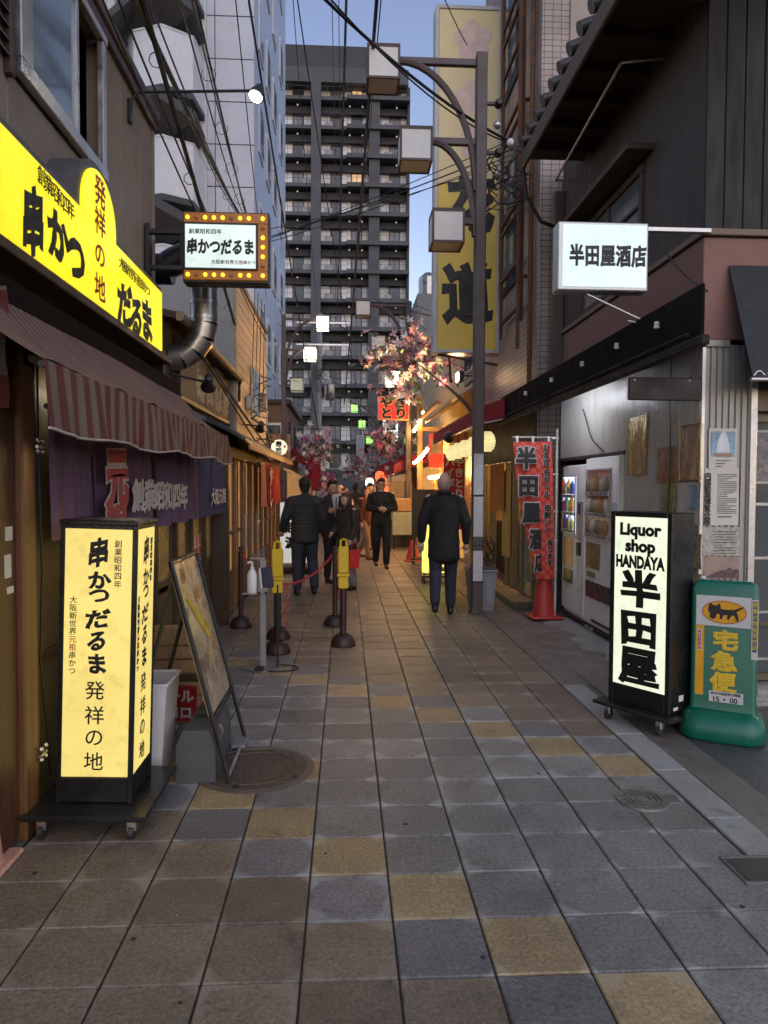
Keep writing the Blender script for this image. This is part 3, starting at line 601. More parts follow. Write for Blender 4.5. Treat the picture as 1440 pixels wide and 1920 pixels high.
# red curtain
t = thing('shop_curtain', 'short bright red split curtain with white brush lettering', 'curtain', (-1.25, 12, 1.3))
part('rod', MB().cyl((-1.24, 10.2, 1.99), (-1.24, 14.2, 1.93), .012), WOOD_D, t)
for i in range(4):
    y0, y1 = 10.75+i*.72, 11.45+i*.72
    def cf(u, v, y0=y0, y1=y1, i=i): return (-1.24+.03*math.sin(u*12+i)*(.3+v), lerp(y0, y1, u)+.02*v*math.sin(i*3), 1.97-.02*i-v*(.68-.02*i))
    part('curtain_panel', MB().grid(cf, 24, 6), REDCLOTH if i else mat('bleached red cloth', (.55,.2,.12), .9), t, smooth=60)
letters('lettering', [('す', 11.8, 1.75, .5, .3), ('し', 11.8, 1.42, .5, .28)], (-1.2, 0, 0), U, V_, mat('white on red', (.7,.6,.5), .9, bump=0), t, bold=.06, brush=.06)
# scalloped awning beyond, round lamp sign
t = thing('awning', 'small scalloped cream awning beyond the red curtain', 'awning', (-1.2, 16, 1.8))
def sc(u, v):
    return (-1.35+.4*min(1, v*1.6), 15.0+u*3.4, 2.0-.28*min(1, v*1.6)-(max(0, v-.62)*.3*(1+.35*abs(math.sin(u*22)))))
part('canopy', MB().grid(sc, 70, 10), mat('cream awning', (.5,.33,.17), .85, var=.15), t, smooth=40)
part('bar', MB().cyl((-1.0, 15, 1.72), (-1.0, 18.4, 1.72), .012), ALU, t)
t = thing('round_sign', 'round white lit sign lettered 寿司 beside lamp post', 'sign', (-1.2, 13.4, 2.2))
part('drum', MB().cyl((-1.22, 13.45, 2.31), (-1.22, 13.6, 2.31), .15, n=28), mat('cream drum', (.6,.5,.38), .5), t, smooth=True)
part('face', MB().cyl((-1.22, 13.435, 2.31), (-1.22, 13.449, 2.31), .145, n=28), glow('cream sheet', (1,.82,.58), .62, .1), t)
part('bracket', MB().bbox(-1.5, -1.37, 13.5, 13.54, 2.29, 2.33, .004), BLACK, t)
letters('lettering', [('寿', -1.23, 2.37, .12, .12), ('司', -1.23, 2.25, .12, .12)], (0, 13.435, 0), (1,0,0), V_, INK, t, bold=.045)
letters('lettering', [('鮨', -1.12, 2.33, .04, .05)], (0, 13.435, 0), (1,0,0), V_, REDINK, t, bold=.04)

# ================================================================== LEFT: peach walled house
t = thing('house', 'plain house with grey end wall and warm peach street wall', 'building', (-3, 12, 0))
part('end_wall', MB().box(-6, -1.53, 10.12, 10.2, 0, 4.5), mat('grey render', (.27,.27,.25), .85, var=.08, scale=2, dirt=(.16,.15,.13), dirt_amt=.3), t)
part('street_wall', MB().box(-6, -1.515, 10.2, 13.9, 0, 4.46), mat('peach siding', (.5,.36,.2), .7, var=.1, scale=2, dirt=(.2,.12,.06), dirt_amt=.3), t)
for i in range(16): part('siding_board', MB().add([(-1.514, 10.21, 2.2+i*.14), (-1.508, 10.21, 2.2+i*.14), (-1.514, 10.21, 2.336+i*.14), (-1.514, 13.89, 2.2+i*.14), (-1.508, 13.89, 2.2+i*.14), (-1.514, 13.89, 2.336+i*.14)], [(0,2,1),(3,4,5),(0,1,4,3),(1,2,5,4),(2,0,3,5)]), mat('peach board', (.66,.47,.28), .65, var=.1, scale=2, dirt=(.2,.12,.06), dirt_amt=.3), t)
part('parapet', MB().bbox(-6, -1.48, 10.1, 13.95, 4.47, 4.54, .008), mat('grey coping', (.2,.19,.18), .6), t)
w = part('window', MB().bbox(-1.50, -1.46, 11.6, 12.5, 2.7, 3.5, .006), ALU, t); part('pane', MB().box(-1.462, -1.452, 11.65, 12.45, 2.75, 3.45), DGLASS, w)
part('meter_box', MB().bbox(-1.5, -1.38, 12.7, 12.95, 2.9, 3.2, .01), mat('meter', (.3,.26,.22), .5), t)

# ================================================================== LEFT: pale blue-grey tall building with outside stair
PB = mat('pale blue grey panel', (.52,.55,.6), .55, var=.06, scale=1, dirt=(.3,.33,.37), dirt_amt=.3)
t = thing('office_block', 'tall pale blue grey panelled block with dark outside stair', 'building', (-6, 26, 0))
part('core', MB().box(-13, -2.64, 21.03, 31.5, 0, 27), mat('panel joint', (.1,.11,.13), .8), t)
xs = [-13, -10.5, -8, -5.6, -4.25, -3.7, -2.6]
for i in range(22):
    z0, z1 = .6+i*1.18, .6+(i+1)*1.18
    for a, b in zip(xs[:-1], xs[1:]):
        part('panel', MB().bbox(a+.012, b-.012, 21.0, 21.03, z0+.012, z1-.012, .008), PB, t)
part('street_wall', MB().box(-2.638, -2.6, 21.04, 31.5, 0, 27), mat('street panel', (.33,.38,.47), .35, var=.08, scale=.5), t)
wm = MB().bbox(-.02, .05, 0, 1.1, 0, 1.5, .01).mesh('window', mat('white window frame', (.6,.62,.65), .5)); pm = MB().box(.05, .056, .1, 1.0, .1, 1.4).mesh('pane', mat('bluish glass', (.08,.10,.13), .08, bump=.01))
for f in range(8):
    for j, y in enumerate((21.9, 23.9, 26.0, 28.6)):
        o = put('window', wm, t); o.location = (-2.6, y, 2.6+f*2.95); p = put('pane', pm, o, world=False)
# outside stair: landings with white parapets, dark flights between
SLATE = mat('dark stair soffit', (.055,.057,.06), .7)
PARA = mat('white parapet', (.62,.64,.67), .6, var=.05)
def land(z):
    plan = [(-6.3, 20.9), (-5.55, 19.6), (-4.75, 19.3), (-4.05, 19.75), (-3.95, 20.9)]
    b = MB()
    for (a, c) in zip(plan[:-1], plan[1:]):
        d = (Vector((*c, 0))-Vector((*a, 0))).normalized(); n = Vector((-d.y, d.x, 0))*.06
        b.add([(a[0], a[1], z), (c[0], c[1], z), (c[0]+n.x, c[1]+n.y, z), (a[0]+n.x, a[1]+n.y, z), (a[0], a[1], z+1.45), (c[0], c[1], z+1.45), (c[0]+n.x, c[1]+n.y, z+1.45), (a[0]+n.x, a[1]+n.y, z+1.45)], [(0,3,2,1),(4,5,6,7),(0,1,5,4),(1,2,6,5),(2,3,7,6),(3,0,4,7)])
    part('parapet', b, PARA, t)
    part('coping', MB().tube([(x, y, z+1.47) for x, y in plan], .035, 4), mat('coping white', (.62,.64,.66), .5), t)
    part('landing', MB().prism([(x, y+.01) for x, y in plan], z-.16, z-.005, 'z'), SLATE, t)
    part('flight', MB().add([(-6.9,19.2,z+.75),(-4.9,19.0,z+2.35),(-3.95,19.5,z+1.95),(-3.95,20.9,z+1.95),(-6.9,20.9,z+.75),(-6.9,19.2,z+.95),(-4.9,19.0,z+2.6),(-3.95,19.5,z+2.2),(-3.95,20.9,z+2.2),(-6.9,20.9,z+.95)], [(0,1,6,5),(1,2,7,6),(2,3,8,7),(0,4,3,2,1),(5,6,7,8,9)]), SLATE, t)
for i in range(9): land(3.6+i*2.78)
part('shaft', MB().box(-4.1, -3.92, 20.85, 20.98, 0, 26).box(-6.6, -6.4, 20.85, 20.98, 0, 26), PARA, t)

# ================================================================== END OF THE STREET: dark apartment tower
t = thing('apartment_tower', 'tall dark grey apartment tower closing the street, white recessed balconies', 'building', (0, 80, 0))
TD = mat('charcoal concrete', (.04,.042,.046), .7, var=.1, scale=.6); TD2 = mat('grey concrete', (.068,.071,.078), .7, var=.1, scale=.6)
TW = mat('white balcony wall', (.78,.77,.76), .7, var=.06, scale=.4)
part('back_wall', MB().box(-14, 6.2, 76.6, 92, 0, 43), TW, t)
part('crown', MB().box(-14, 4.9, 75.4, 92, 43.9, 46.3), TD, t); part('parapet', MB().box(-14, 6.25, 74.9, 92, 42.4, 43.88), TD2, t)
for x0, x1 in ((-3.6, -2.62), (2.28, 3.35), (-13, -12)): part('column', MB().box(x0, x1, 74.75, 76.0, 0, 42.38), TD2, t)
part('corner_wall', MB().box(6.2, 6.45, 75.2, 92, 0, 42.3), TD, t)
wf = MB().box(-.58,.58,0,.08,-.15,1.45).mesh('window', mat('window surround', (.025,.027,.03), .5))
px = [MB().box(-.48,-.03,-.02,0,-.05,1.33).box(.03,.48,-.02,0,-.05,1.33).mesh('pane', m_) for m_ in (mat('net curtained glass', (.17,.18,.2), .2, bump=.01), mat('shaded glass', (.05,.055,.065), .12, bump=.01), glow('warm lit flat', (1,.62,.34), .38, .2, 3))]
lit = {(13, 2), (10, 2), (4, 3)}
slabL = MB().box(-14, .0, 74.9, 76.6, -.36, 0).mesh('balcony_slab', TD2); beamL = MB().box(-14, .0, 76.0, 76.6, -1.2, -.5).mesh('beam', TD)
slabR = MB().box(.0, 6.4, 74.4, 76.6, -.42, 0).mesh('balcony_slab', TD2); beamR = MB().box(.0, 6.2, 75.9, 76.6, -1.2, -.55).mesh('beam', TD)
rl = MB()
for x0, x1, y in ((-14, -.05, 74.95), (.05, 6.35, 74.45)):
    for z in (.5, 1.0): rl.box(x0, x1, y, y+.03, z, z+.03)
    x = x0
    while x < x1: rl.box(x, x+.03, y+.001, y+.029, 0, 1.0); x += 2.0
railm = rl.mesh('railing', mat('dark railing', (.03,.03,.033), .5))
acm = MB().bbox(-.4,.4,-.15,.15,0,.62,.02).mesh('air_conditioner', mat('grey unit', (.3,.3,.3), .5))
spm = MB().ball((0,0,0), .09, 8).mesh('soffit_light', glow('soffit light', (1,.93,.82), .22))
for f in range(14):
    z = 41.0-(13-f)*2.89
    for nm, me in (('balcony_slab', slabL), ('beam', beamL), ('balcony_slab', slabR), ('beam', beamR), ('railing', railm)):
        o = put(nm, me, t); o.location.z = z
    for j, x in enumerate((-5.0, -1.1, 1.05, 5.0)):
        o = put('window', wf, t); o.location = (x, 76.5, z+.28)
        put('pane', px[2] if (f, j) in lit else px[random.choice((0, 0, 1))], o, world=False)
    for x in (-4.1, -1.9, 1.9, 4.2):
        if random.random() < .6: o = put('air_conditioner', acm, t); o.location = (x+.05, 75.5, z)
    for x in (-5.0, .3, 1.6, 5.1): o = put('soffit_light', spm, t); o.location = (x, 75.4, z+2.2)
    [part('drainpipe', MB().cyl((q_, 76.45, z), (q_, 76.45, z+2.4), .05, n=6), WHITE, t) for q_ in (2.15, 3.6)]
part('entrance', MB().box(-8, 6.2, 74.4, 76.5, 0, 3.2), TD, t)
# the low strip of its base: shutters seen past the alley's end
for i in range(5): part('shutter', MB().bbox(-6+i*2.4, -3.8+i*2.4, 74.3, 74.39, .05, 2.6, .02), mat('dark shutter', (.045,.046,.05), .5), t)
# ================================================================== RIGHT: liquor shop on the corner
def corr(p0, p1, z0, z1, n_out, pitch=.032, depth=.011, zt=None):
    """ribbed sheet between two ground points; real ribs"""
    p0, p1, n = Vector((*p0, 0)), Vector((*p1, 0)), Vector((*n_out, 0)); Lg = (p1-p0).length; k = max(1, int(Lg/pitch)); pr = []
    for i in range(k):
        for a, h in ((0, 0), (.32, 0), (.44, 1), (.88, 1)): pr.append(((i+a)/k, h*depth))
    pr.append((1, 0)); V = []; F = []
    for t_, h in pr:
        q = p0.lerp(p1, t_)+n*h; zz = z1 if zt is None else lerp(z1, zt, t_); V += [(q.x, q.y, z0), (q.x, q.y, zz)]
    for i in range(len(pr)-1): F.append((2*i, 2*i+2, 2*i+3, 2*i+1))
    return MB().add(V, F)
XR, YR = 2.72, 5.46
RIB = mat('ribbed steel sheet', (.34,.325,.29), .42, metal=.25, var=.1, scale=3, stretch=(3,3,.7), dirt=(.18,.13,.08), dirt_amt=.4)
PINK = mat('pink painted fascia', (.26,.135,.105), .75, var=.1, scale=2, dirt=(.2,.11,.085), dirt_amt=.4)
DKSID = mat('dark brown board siding', (.05,.038,.032), .6, var=.15, scale=3, stretch=(3,3,.5))
t = thing('liquor_shop', 'corner liquor shop with dark upper storey, pink fascia and ribbed steel walls', 'building', (3.2, 5.6, 0)); SHOP = t
part('upper_wall', MB().box(XR+.02, 9, YR+.02, 9.2, 3.5, 5.7), DKSID, t)
# vertical board cladding, alley side and camera side
y = YR+.02
while y < 9.15:
    if not 6.55 < y < 8.28: part('board', MB().bbox(XR, XR+.02, y+.003, min(y+.122, 9.2), 3.52, 5.45, .005), DKSID, t)
    else: part('board', MB().bbox(XR, XR+.02, y+.003, min(y+.122, 9.2), 4.58, 5.45, .005), DKSID, t)
    y += .125
x = XR
while x < 5.0:
    part('board', MB().bbox(x+.003, x+.148, YR, YR+.02, 3.52, 5.6, .005), mat('front board', (.013,.009,.0075), .6, var=.15, scale=3, stretch=(3,3,.5)), t); x += .15
w = part('window', MB().bbox(XR-.03, XR+.02, 6.6, 8.35, 4.5, 4.57, .006).bbox(XR-.03, XR+.02, 6.6, 8.35, 3.56, 3.62, .006).bbox(XR-.03, XR+.02, 6.6, 6.66, 3.625, 4.495, .005).bbox(XR-.03, XR+.02, 8.29, 8.35, 3.625, 4.495, .005).bbox(XR-.025, XR+.018, 7.45, 7.5, 3.625, 4.495, .005).bbox(XR-.025, XR+.018, 6.66, 8.29, 4.2, 4.23, .004), DARK_BROWN, t)
part('pane', MB().box(XR+.0, XR+.006, 6.66, 7.45, 3.625, 4.2).box(XR+.0, XR+.006, 7.5, 8.29, 3.625, 4.2).box(XR, XR+.006, 6.66, 7.45, 4.23, 4.495).box(XR, XR+.006, 7.5, 8.29, 4.23, 4.495), mat('dim window glass', (.10,.11,.115), .12, bump=.01), w)
part('lintel', MB().bbox(XR-.25, XR+.02, 6.4, 8.6, 4.60, 4.66, .006), DARK_BROWN, t)
part('fascia', MB().bbox(XR, XR+.1, YR+.1, 9.18, 3.12, 3.515, .006).bbox(XR-.001, 9, YR-.001, YR+.1, 2.74, 3.515, .006), PINK, t)
part('trim', MB().bbox(XR-.03, 9, YR-.04, YR+.0, 3.52, 3.57, .005).bbox(XR-.03, XR, YR, 9.18, 3.52, 3.57, .005), mat('tan trim', (.2,.14,.1), .6), t)
part('ribbed_wall', corr((XR+.02, 6.98), (XR+.02, YR), 0, 2.9, (-1, 0)), RIB, t)
part('ribbed_wall', corr((XR+.02, 9.14), (XR+.02, 6.98), 1.97, 2.9, (-1, 0)), RIB, t)
part('ribbed_wall', corr((XR, YR), (3.12, YR), 0, 2.70, (0, -1), .046, .015), RIB, t)
part('cap', MB().bbox(XR-.03, 2.93, YR-.03, YR, 2.68, 2.735, .005), RIB, t)
part('corner_trim', MB().bbox(XR-.002, XR+.03, YR-.018, YR+.02, 0, 2.68, .004).bbox(3.10, 3.16, YR-.03, YR+.02, 0, 2.5, .006), ALU, t)
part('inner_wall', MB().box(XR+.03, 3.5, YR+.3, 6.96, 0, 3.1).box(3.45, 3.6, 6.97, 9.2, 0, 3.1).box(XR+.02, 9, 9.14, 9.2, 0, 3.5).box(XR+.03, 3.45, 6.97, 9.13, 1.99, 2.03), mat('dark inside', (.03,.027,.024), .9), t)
part('lintel', MB().bbox(XR-.01, XR+.03, 6.97, 9.14, 1.93, 1.967, .004), BLACK, t)
part('wire', MB().tube([(XR-.01, 5.95, 2.75), (XR-.008, 5.97, 2.3), (XR-.012, 5.93, 1.8), (XR-.01, 6.0, 1.2)], .005, 5), CABLE, t)
part('wire', MB().tube([(XR-.012, 8.2, 2.5), (XR-.015, 7.95, 2.2), (XR-.015, 7.85, 2.12), (XR-.012, 7.5, 1.98)], .006, 5), CABLE, t)
# black sloping canopy over the alley side
BLKC = mat('black canopy sheet', (.007,.0065,.006), .85, var=.3, spec=.15)
part('canopy', MB().add([(XR-.002, 5.44, 2.98), (2.21, 4.42, 2.86), (2.21, 10.2, 2.86), (XR-.002, 10.2, 2.98), (XR-.002, 5.44, 2.94), (2.21, 4.42, 2.82), (2.21, 10.2, 2.82), (XR-.002, 10.2, 2.94)], [(0,3,2,1),(4,5,6,7),(0,1,5,4),(1,2,6,5),(2,3,7,6),(3,0,4,7)]), BLKC, t)
part('canopy_fascia', MB().bbox(2.185, 2.209, 4.4, 10.2, 2.545, 2.865, .006).add([(2.195, 4.40, 2.56), (XR-.012, 5.42, 2.75), (XR-.012, 5.42, 2.985), (2.195, 4.40, 2.866), (2.21, 4.43, 2.56), (XR-.012, 5.45, 2.75), (XR-.012, 5.45, 2.985), (2.21, 4.43, 2.866)], [(0,1,2,3),(7,6,5,4),(0,4,5,1),(1,5,6,2),(2,6,7,3),(3,7,4,0)]), BLKC, t)
part('canopy_beam', MB().bbox(2.165, 2.225, 4.36, 10.25, 2.48, 2.543, .008).cyl((2.15, 4.5, 2.57), (2.15, 10.2, 2.57), .009, n=8), mat('dark beam', (.016,.012,.010), .6, spec=.3), t)
for i in range(7): part('rafter', MB().bbox(2.23, XR-.01, 5.5+i*.66, 5.55+i*.66, 2.72, 2.80, .004), WOOD_D, t)
for yy in (5.0, 5.75, 6.6, 7.6, 8.7): part('insulator', MB().lathe([(.01,0),(.02,.006),(.02,.022),(.013,.027),(.02,.032),(.016,.05)], 10, (2.165, yy, 2.71)), WHITE, t, smooth=True)
# tiled eave above
RT = mat('grey roof tile', (.045,.04,.038), .5, var=.25, scale=5)
part('roof', MB().add([(2.05, 3.2, 5.50), (2.05, 8.4, 5.50), (5, 8.4, 6.7), (5, 3.2, 6.7), (2.05, 3.2, 5.44), (2.05, 8.4, 5.44), (5, 8.4, 6.6), (5, 3.2, 6.6)], [(0,3,2,1),(4,5,6,7),(0,1,5,4),(1,2,6,5),(2,3,7,6),(3,0,4,7)]), RT, t)
for i in range(18):
    yy = 3.35+i*.295
    tl = part('roof_tile', MB().cyl((2.0, yy, 5.555), (4.9, yy, 6.735), .062, n=12), RT, t, smooth=True)
part('fascia_board', MB().bbox(2.02, 2.06, 3.2, 8.42, 5.33, 5.46, .006).bbox(2.0, 2.04, 3.2, 8.42, 5.24, 5.32, .01), mat('weathered eave board', (.09,.065,.045), .7, var=.3), t)
part('soffit', MB().box(2.06, 2.72, 3.2, 8.4, 5.38, 5.42), WOOD_D, t)
for i in range(10): part('rafter', MB().bbox(2.06, 2.72, 3.5+i*.5, 3.56+i*.5, 5.30, 5.375, .004), WOOD_D, t)
part('gutter_bracket', MB().tube([(2.02, 8.35, 5.28), (2.1, 8.5, 5.0), (2.3, 8.6, 4.75), (2.7, 8.8, 4.7)], .022, 8), mat('downpipe', (.04,.03,.028), .5), t)
part('corner_pipe', MB().cyl((2.64, 9.1, 2.9), (2.64, 9.1, 4.75), .03, n=10), mat('pipe purple brown', (.05,.038,.042), .5), t)
part('corner_post', MB().bbox(2.6, 2.72, 9.05, 9.18, 2.9, 5.3, .006), mat('olive post', (.10,.075,.05), .7), t)
_a, _c = atX(1165, 118, 2.35), atX(1042, 338, 2.35); part('awning_arm', MB().cyl(_a, _c, .014, n=8).cyl(_a, (2.72, _a.y, _a.z+.05), .012, n=8).cyl(_c, (2.72, _c.y, _c.z), .012, n=8), ALU, t)
# dark fabric blind over the shop window
part('blind', MB().add([(2.91, 5.44, 3.30), (9, 5.44, 3.30), (9, 4.95, 2.40), (2.91, 5.08, 2.40), (2.91, 5.44, 3.28), (9, 5.44, 3.28), (9, 4.97, 2.38), (2.91, 5.1, 2.38)], [(0,3,2,1),(4,5,6,7),(0,1,5,4),(1,2,6,5),(2,3,7,6),(3,0,4,7)]), mat('charcoal canvas', (.028,.03,.033), .75, var=.1), t)
part('blind_bar', MB().cyl((2.9, 5.09, 2.385), (9, 4.96, 2.385), .016).tube([(2.92+.011*i, 5.085-.0002*i, 2.41+.035*abs(math.sin(i*.42))) for i in range(60)], .004, 4), ALU, t)
# shop window
part('shop_frame', MB().bbox(3.17, 3.24, 5.60, 5.66, .06, 2.12, .005).bbox(3.17, 6, 5.60, 5.66, 2.125, 2.2, .005).bbox(3.24, 6, 5.60, 5.66, .06, .12, .005).bbox(3.24, 6, 5.605, 5.655, .5, .54, .004).bbox(3.16, 6, 5.5, 5.66, 2.2, 2.62, .006), mat('bronze frame', (.13,.095,.06), .4, metal=.4), t)
part('shop_glass', MB().box(3.24, 6, 5.625, 5.631, .12, 2.12), glass('shop glass', (.5,.55,.55), .05, .08), t)
part('shop_room', MB().box(3.2, 6, 6.5, 6.55, .03, 2.6).box(3.2, 3.22, 5.68, 6.5, .03, 2.6).box(3.2, 6, 5.68, 6.5, 2.55, 2.6), mat('shop inside', (.35,.36,.33), .8), t)
part('ceiling_tube', MB().cyl((3.3, 5.85, 2.05), (6, 5.85, 2.05), .02), glow('shop tube', (1,.97,.85), 40), t)
part('shelf', MB().bbox(3.24, 6, 5.75, 6.4, 1.46, 1.485, .003).bbox(3.24, 6, 5.75, 6.4, 1.02, 1.045, .003).bbox(3.24, 6, 5.72, 6.4, .58, .605, .003).bbox(3.24, 6, 5.7, 6.4, .2, .225, .003), ALU, t)
part('step', MB().bbox(3.16, 9, 5.35, 5.60, 0, .055, .006), P_CONC, t)

# goods in the shop window
gm = [mat('bottle green', (.02,.11,.05), .1, bump=0), mat('bottle brown', (.1,.04,.012), .1, bump=0), mat('bottle clear', (.5,.6,.62), .08, bump=0), mat('jar amber', (.5,.3,.08), .2, bump=0), mat('label gold', (.6,.45,.15), .4, bump=0), mat('can blue', (.05,.12,.4), .25, bump=0)]
k = 0
for z, hh in ((1.485, .3), (1.045, .3), (.605, .28), (.225, .24)):
    for i in range(5):
        x0 = 3.32+i*.12; m_ = gm[(k*3+i) % 6]; k += 1
        names = ['upper', 'middle', 'lower', 'bottom']
        g = thing('bottle', '%s bottle on the %s shelf of the shop window, %s from the frame' % (m_.name.split()[-1], names[int((1.6-z)/.42)] if z > .3 else 'bottom', ('first', 'second', 'third', 'fourth', 'fifth')[i]), 'bottle', (x0, 5.84, z), group='bottles in the shop window')
        lpart('body', MB().lathe([(.036,0),(.038,.01),(.038,hh*.6),(.014,hh*.78),(.014,hh)], 12), m_, g, smooth=True)
        lpart('label', MB().cyl((0,0,hh*.15), (0,0,hh*.45), .0388, n=12, cap=False), PAPER, g)
t = thing('poster', 'picture poster of seated figures inside the shop window', 'poster', (3.45, 5.66, 1.75))
part('sheet', MB().box(3.27, 3.75, 5.66, 5.664, 1.66, 2.05), mat('dark photo print', (.12,.09,.09), .4, var=.9, scale=14, bump=0, dirt=(.5,.35,.3), dirt_amt=.9, dirt_scale=18), t)
part('border', MB().box(3.26, 3.76, 5.665, 5.667, 1.64, 2.07), PAPER, t)

# hanging dark board below the canopy, posters on the ribbed walls
t = thing('hanging_board', 'blank dark brown board hung below black canopy', 'board', (2.5, 5.3, 2.2))
p = atY(1178, 708, 5.35); q = atY(1314, 752, 5.35)
part('board', MB().bbox(p.x, q.x, 5.33, 5.36, q.z, p.z, .006), mat('dark board', (.022,.014,.011), .6), t)
for x in (p.x+.04, q.x-.1): part('rivet', MB().ball((x, 5.327, p.z-.02), .007, 8), WHITE, t)
part('cord', MB().cyl((q.x-.08, 5.345, p.z), (q.x, 5.4, 2.68), .005, n=6), BLACK, t)
def poster(lab, corners, face, mt, extra=None):
    a, b = corners
    t = thing('poster', lab, 'poster', (a+b)/2, group='posters on the ribbed walls')
    if face == 'x': part('sheet', MB().grid(lambda u, v: (XR-.004+.004*math.sin(u*9+v*4), lerp(a.y, b.y, u), lerp(a.z, b.z, v)), 8, 8), mt, t)
    else: part('sheet', MB().grid(lambda u, v: (lerp(a.x, b.x, u), YR-.019+.003*math.sin(u*7+v*5), lerp(a.z, b.z, v)), 8, 8), mt, t)
    if extra: extra(t, a, b)
    return t
def pic(name, base, spot, sc=14): return mat(name, base, .45, var=.7, scale=sc, bump=.02, dirt=spot, dirt_amt=.95, dirt_scale=sc*1.3, coat=.3)
ax = lambda x, y: atX(x, y, XR-.005)
ay = lambda x, y: atY(x, y, YR-.02)
_gold = mat('crinkled gold film', (.45,.33,.14), .22, metal=.6, var=.5, scale=9, bump=.25, stretch=(4,4,.6), dirt=(.12,.03,.02), dirt_amt=.7)
poster('crinkled gold film poster right of the vending machines', (ax(1178, 785), ax(1211, 890)), 'x', _gold)
poster('brown and red scenic poster beside a black wire', (ax(1232, 840), ax(1274, 903)), 'x', pic('red brown print', (.2,.09,.045), (.42,.28,.1), 10))
poster('tall framed sepia poster edged with gold tape', (ax(1277, 800), ax(1314, 900)), 'x', pic('sepia print', (.36,.24,.14), (.12,.075,.045), 9), lambda t, a, b: part('tape', MB().tube([(XR-.012, a.y, a.z), (XR-.012, b.y, a.z), (XR-.012, b.y, b.z), (XR-.012, a.y, b.z)], .006, 5, True), _gold, t))
poster('olive green poster of tall grasses', (ax(1240, 905), ax(1268, 958)), 'x', pic('olive print', (.24,.22,.08), (.45,.41,.17), 12))
poster('small blue and white poster of a pointed sail shape', (ax(1268, 905), ax(1312, 985)), 'x', mat('pale print', (.5,.47,.42), .6, var=.1, bump=.01), lambda t, a, b: part('picture', MB().grid(lambda u, v: (XR-.012, lerp(a.y, b.y, .5+u*.48), lerp(a.z, b.z, .05+v*.6)), 1, 1), pic('sky print', (.2,.36,.46), (.6,.62,.6), 5), t))
poster('old dark engraving of a crowd in a pale mount', (ax(1285, 998), ax(1314, 1068)), 'x', pic('engraving print', (.3,.24,.15), (.05,.035,.02), 30))
poster('blank yellowed sheet under the engraving', (ax(1285, 1070), ax(1314, 1150)), 'x', mat('yellowed sheet', (.42,.33,.2), .7, var=.1))
def lines(n, top, bot, l, r, seed):
    def ex(t, a, b):
        rr = random.Random(seed); B = MB()
        for i in range(n):
            z = lerp(a.z, b.z, lerp(top, bot, i/max(1, n-1))); x0 = lerp(a.x, b.x, l); x1 = lerp(a.x, b.x, r if rr.random() > .2 else lerp(l, r, rr.uniform(.4, .9)))
            B.add([(x0, YR-.0245, z), (x1, YR-.0245, z), (x1, YR-.0245, z-.004), (x0, YR-.0245, z-.004)], [(0,3,2,1)])
        tag(part('printed_lines', B, INK, t), kind='stuff')
    return ex
def sail(t, a, b):
    part('picture', MB().grid(lambda u, v: (lerp(a.x, b.x, .08+u*.84), YR-.0235, lerp(a.z, b.z, .07+v*.62)), 1, 1), pic('blue sky print', (.17,.30,.42), (.3,.42,.5), 4), t)
    cx, cz = lerp(a.x, b.x, .5), lerp(a.z, b.z, .34); hw, hh = (b.x-a.x)*.24, (a.z-b.z)*.25
    pl = [(cx-hw, cz-hh), (cx+hw, cz-hh)]+[(cx+hw*math.cos(i*math.pi/10)*(1-.35*math.sin(i*math.pi/10)), cz-hh*.6+hh*1.7*math.sin(i*math.pi/10)) for i in range(11)]
    part('emblem', MB().add([(x, YR-.0245, z) for x, z in pl], [tuple(range(len(pl)))]), mat('emblem white', (.62,.64,.64), .6, bump=0), t)
    part('boat_stripe', MB().add([(cx-hw*1.5, YR-.0255, cz-hh*1.1), (cx+hw*1.6, YR-.0255, cz-hh*1.1), (cx+hw*1.3, YR-.0255, cz-hh*1.35), (cx-hw*1.3, YR-.0255, cz-hh*1.35)], [(0,3,2,1)]), mat('boat print', (.42,.2,.12), .6, bump=0), t)
    lines(3, .78, .92, .25, .8, 4)(t, a, b)
poster('blue poster with a white pointed arch emblem at top of pillar', (ay(1330, 803), ay(1381, 880)), 'y', PAPER, sail)
def notice(t, a, b):
    lines(22, .1, .78, .36, .93, 8)(t, a, b)
    letters('lettering', [(ch, a.x+.022, lerp(a.z, b.z, .13+i*.115), .055, .058) for i, ch in enumerate('内国勧業博覧会展')], (0, YR-.024, 0), (1,0,0), V_, INK, t, bold=.025)
    part('bar', MB().add([(lerp(a.x, b.x, .4), YR-.0245, lerp(a.z, b.z, .84)), (lerp(a.x, b.x, .8), YR-.0245, lerp(a.z, b.z, .84)), (lerp(a.x, b.x, .8), YR-.0245, lerp(a.z, b.z, .855)), (lerp(a.x, b.x, .4), YR-.0245, lerp(a.z, b.z, .855))], [(0,3,2,1)]), INK, t)
poster('long white notice of small print with a column of bold black characters', (ay(1322, 878), ay(1384, 985)), 'y', PAPER, notice)
poster('pale hand drawn map sheet below the notice', (ay(1318, 988), ay(1386, 1042)), 'y', mat('map print', (.42,.39,.33), .7, var=.35, scale=40, bump=0), lines(9, .15, .9, .3, .9, 3))
poster('pinkish town view in a thin dark frame, lowest on pillar', (ay(1321, 1044), ay(1386, 1085)), 'y', mat('pink print', (.36,.25,.2), .7, var=.12, bump=0), lambda t, a, b: part('drawing', MB().add([(lerp(a.x, b.x, u), YR-.0235, lerp(a.z, b.z, v)) for u, v in ((.02,.95),(.3,.7),(.45,.62),(.6,.6),(.72,.5),(.8,.58),(.98,.55),(.98,.98))], [tuple(range(8))]), mat('drawing tone', (.14,.09,.09), .8, var=.6, scale=60, bump=0), t))

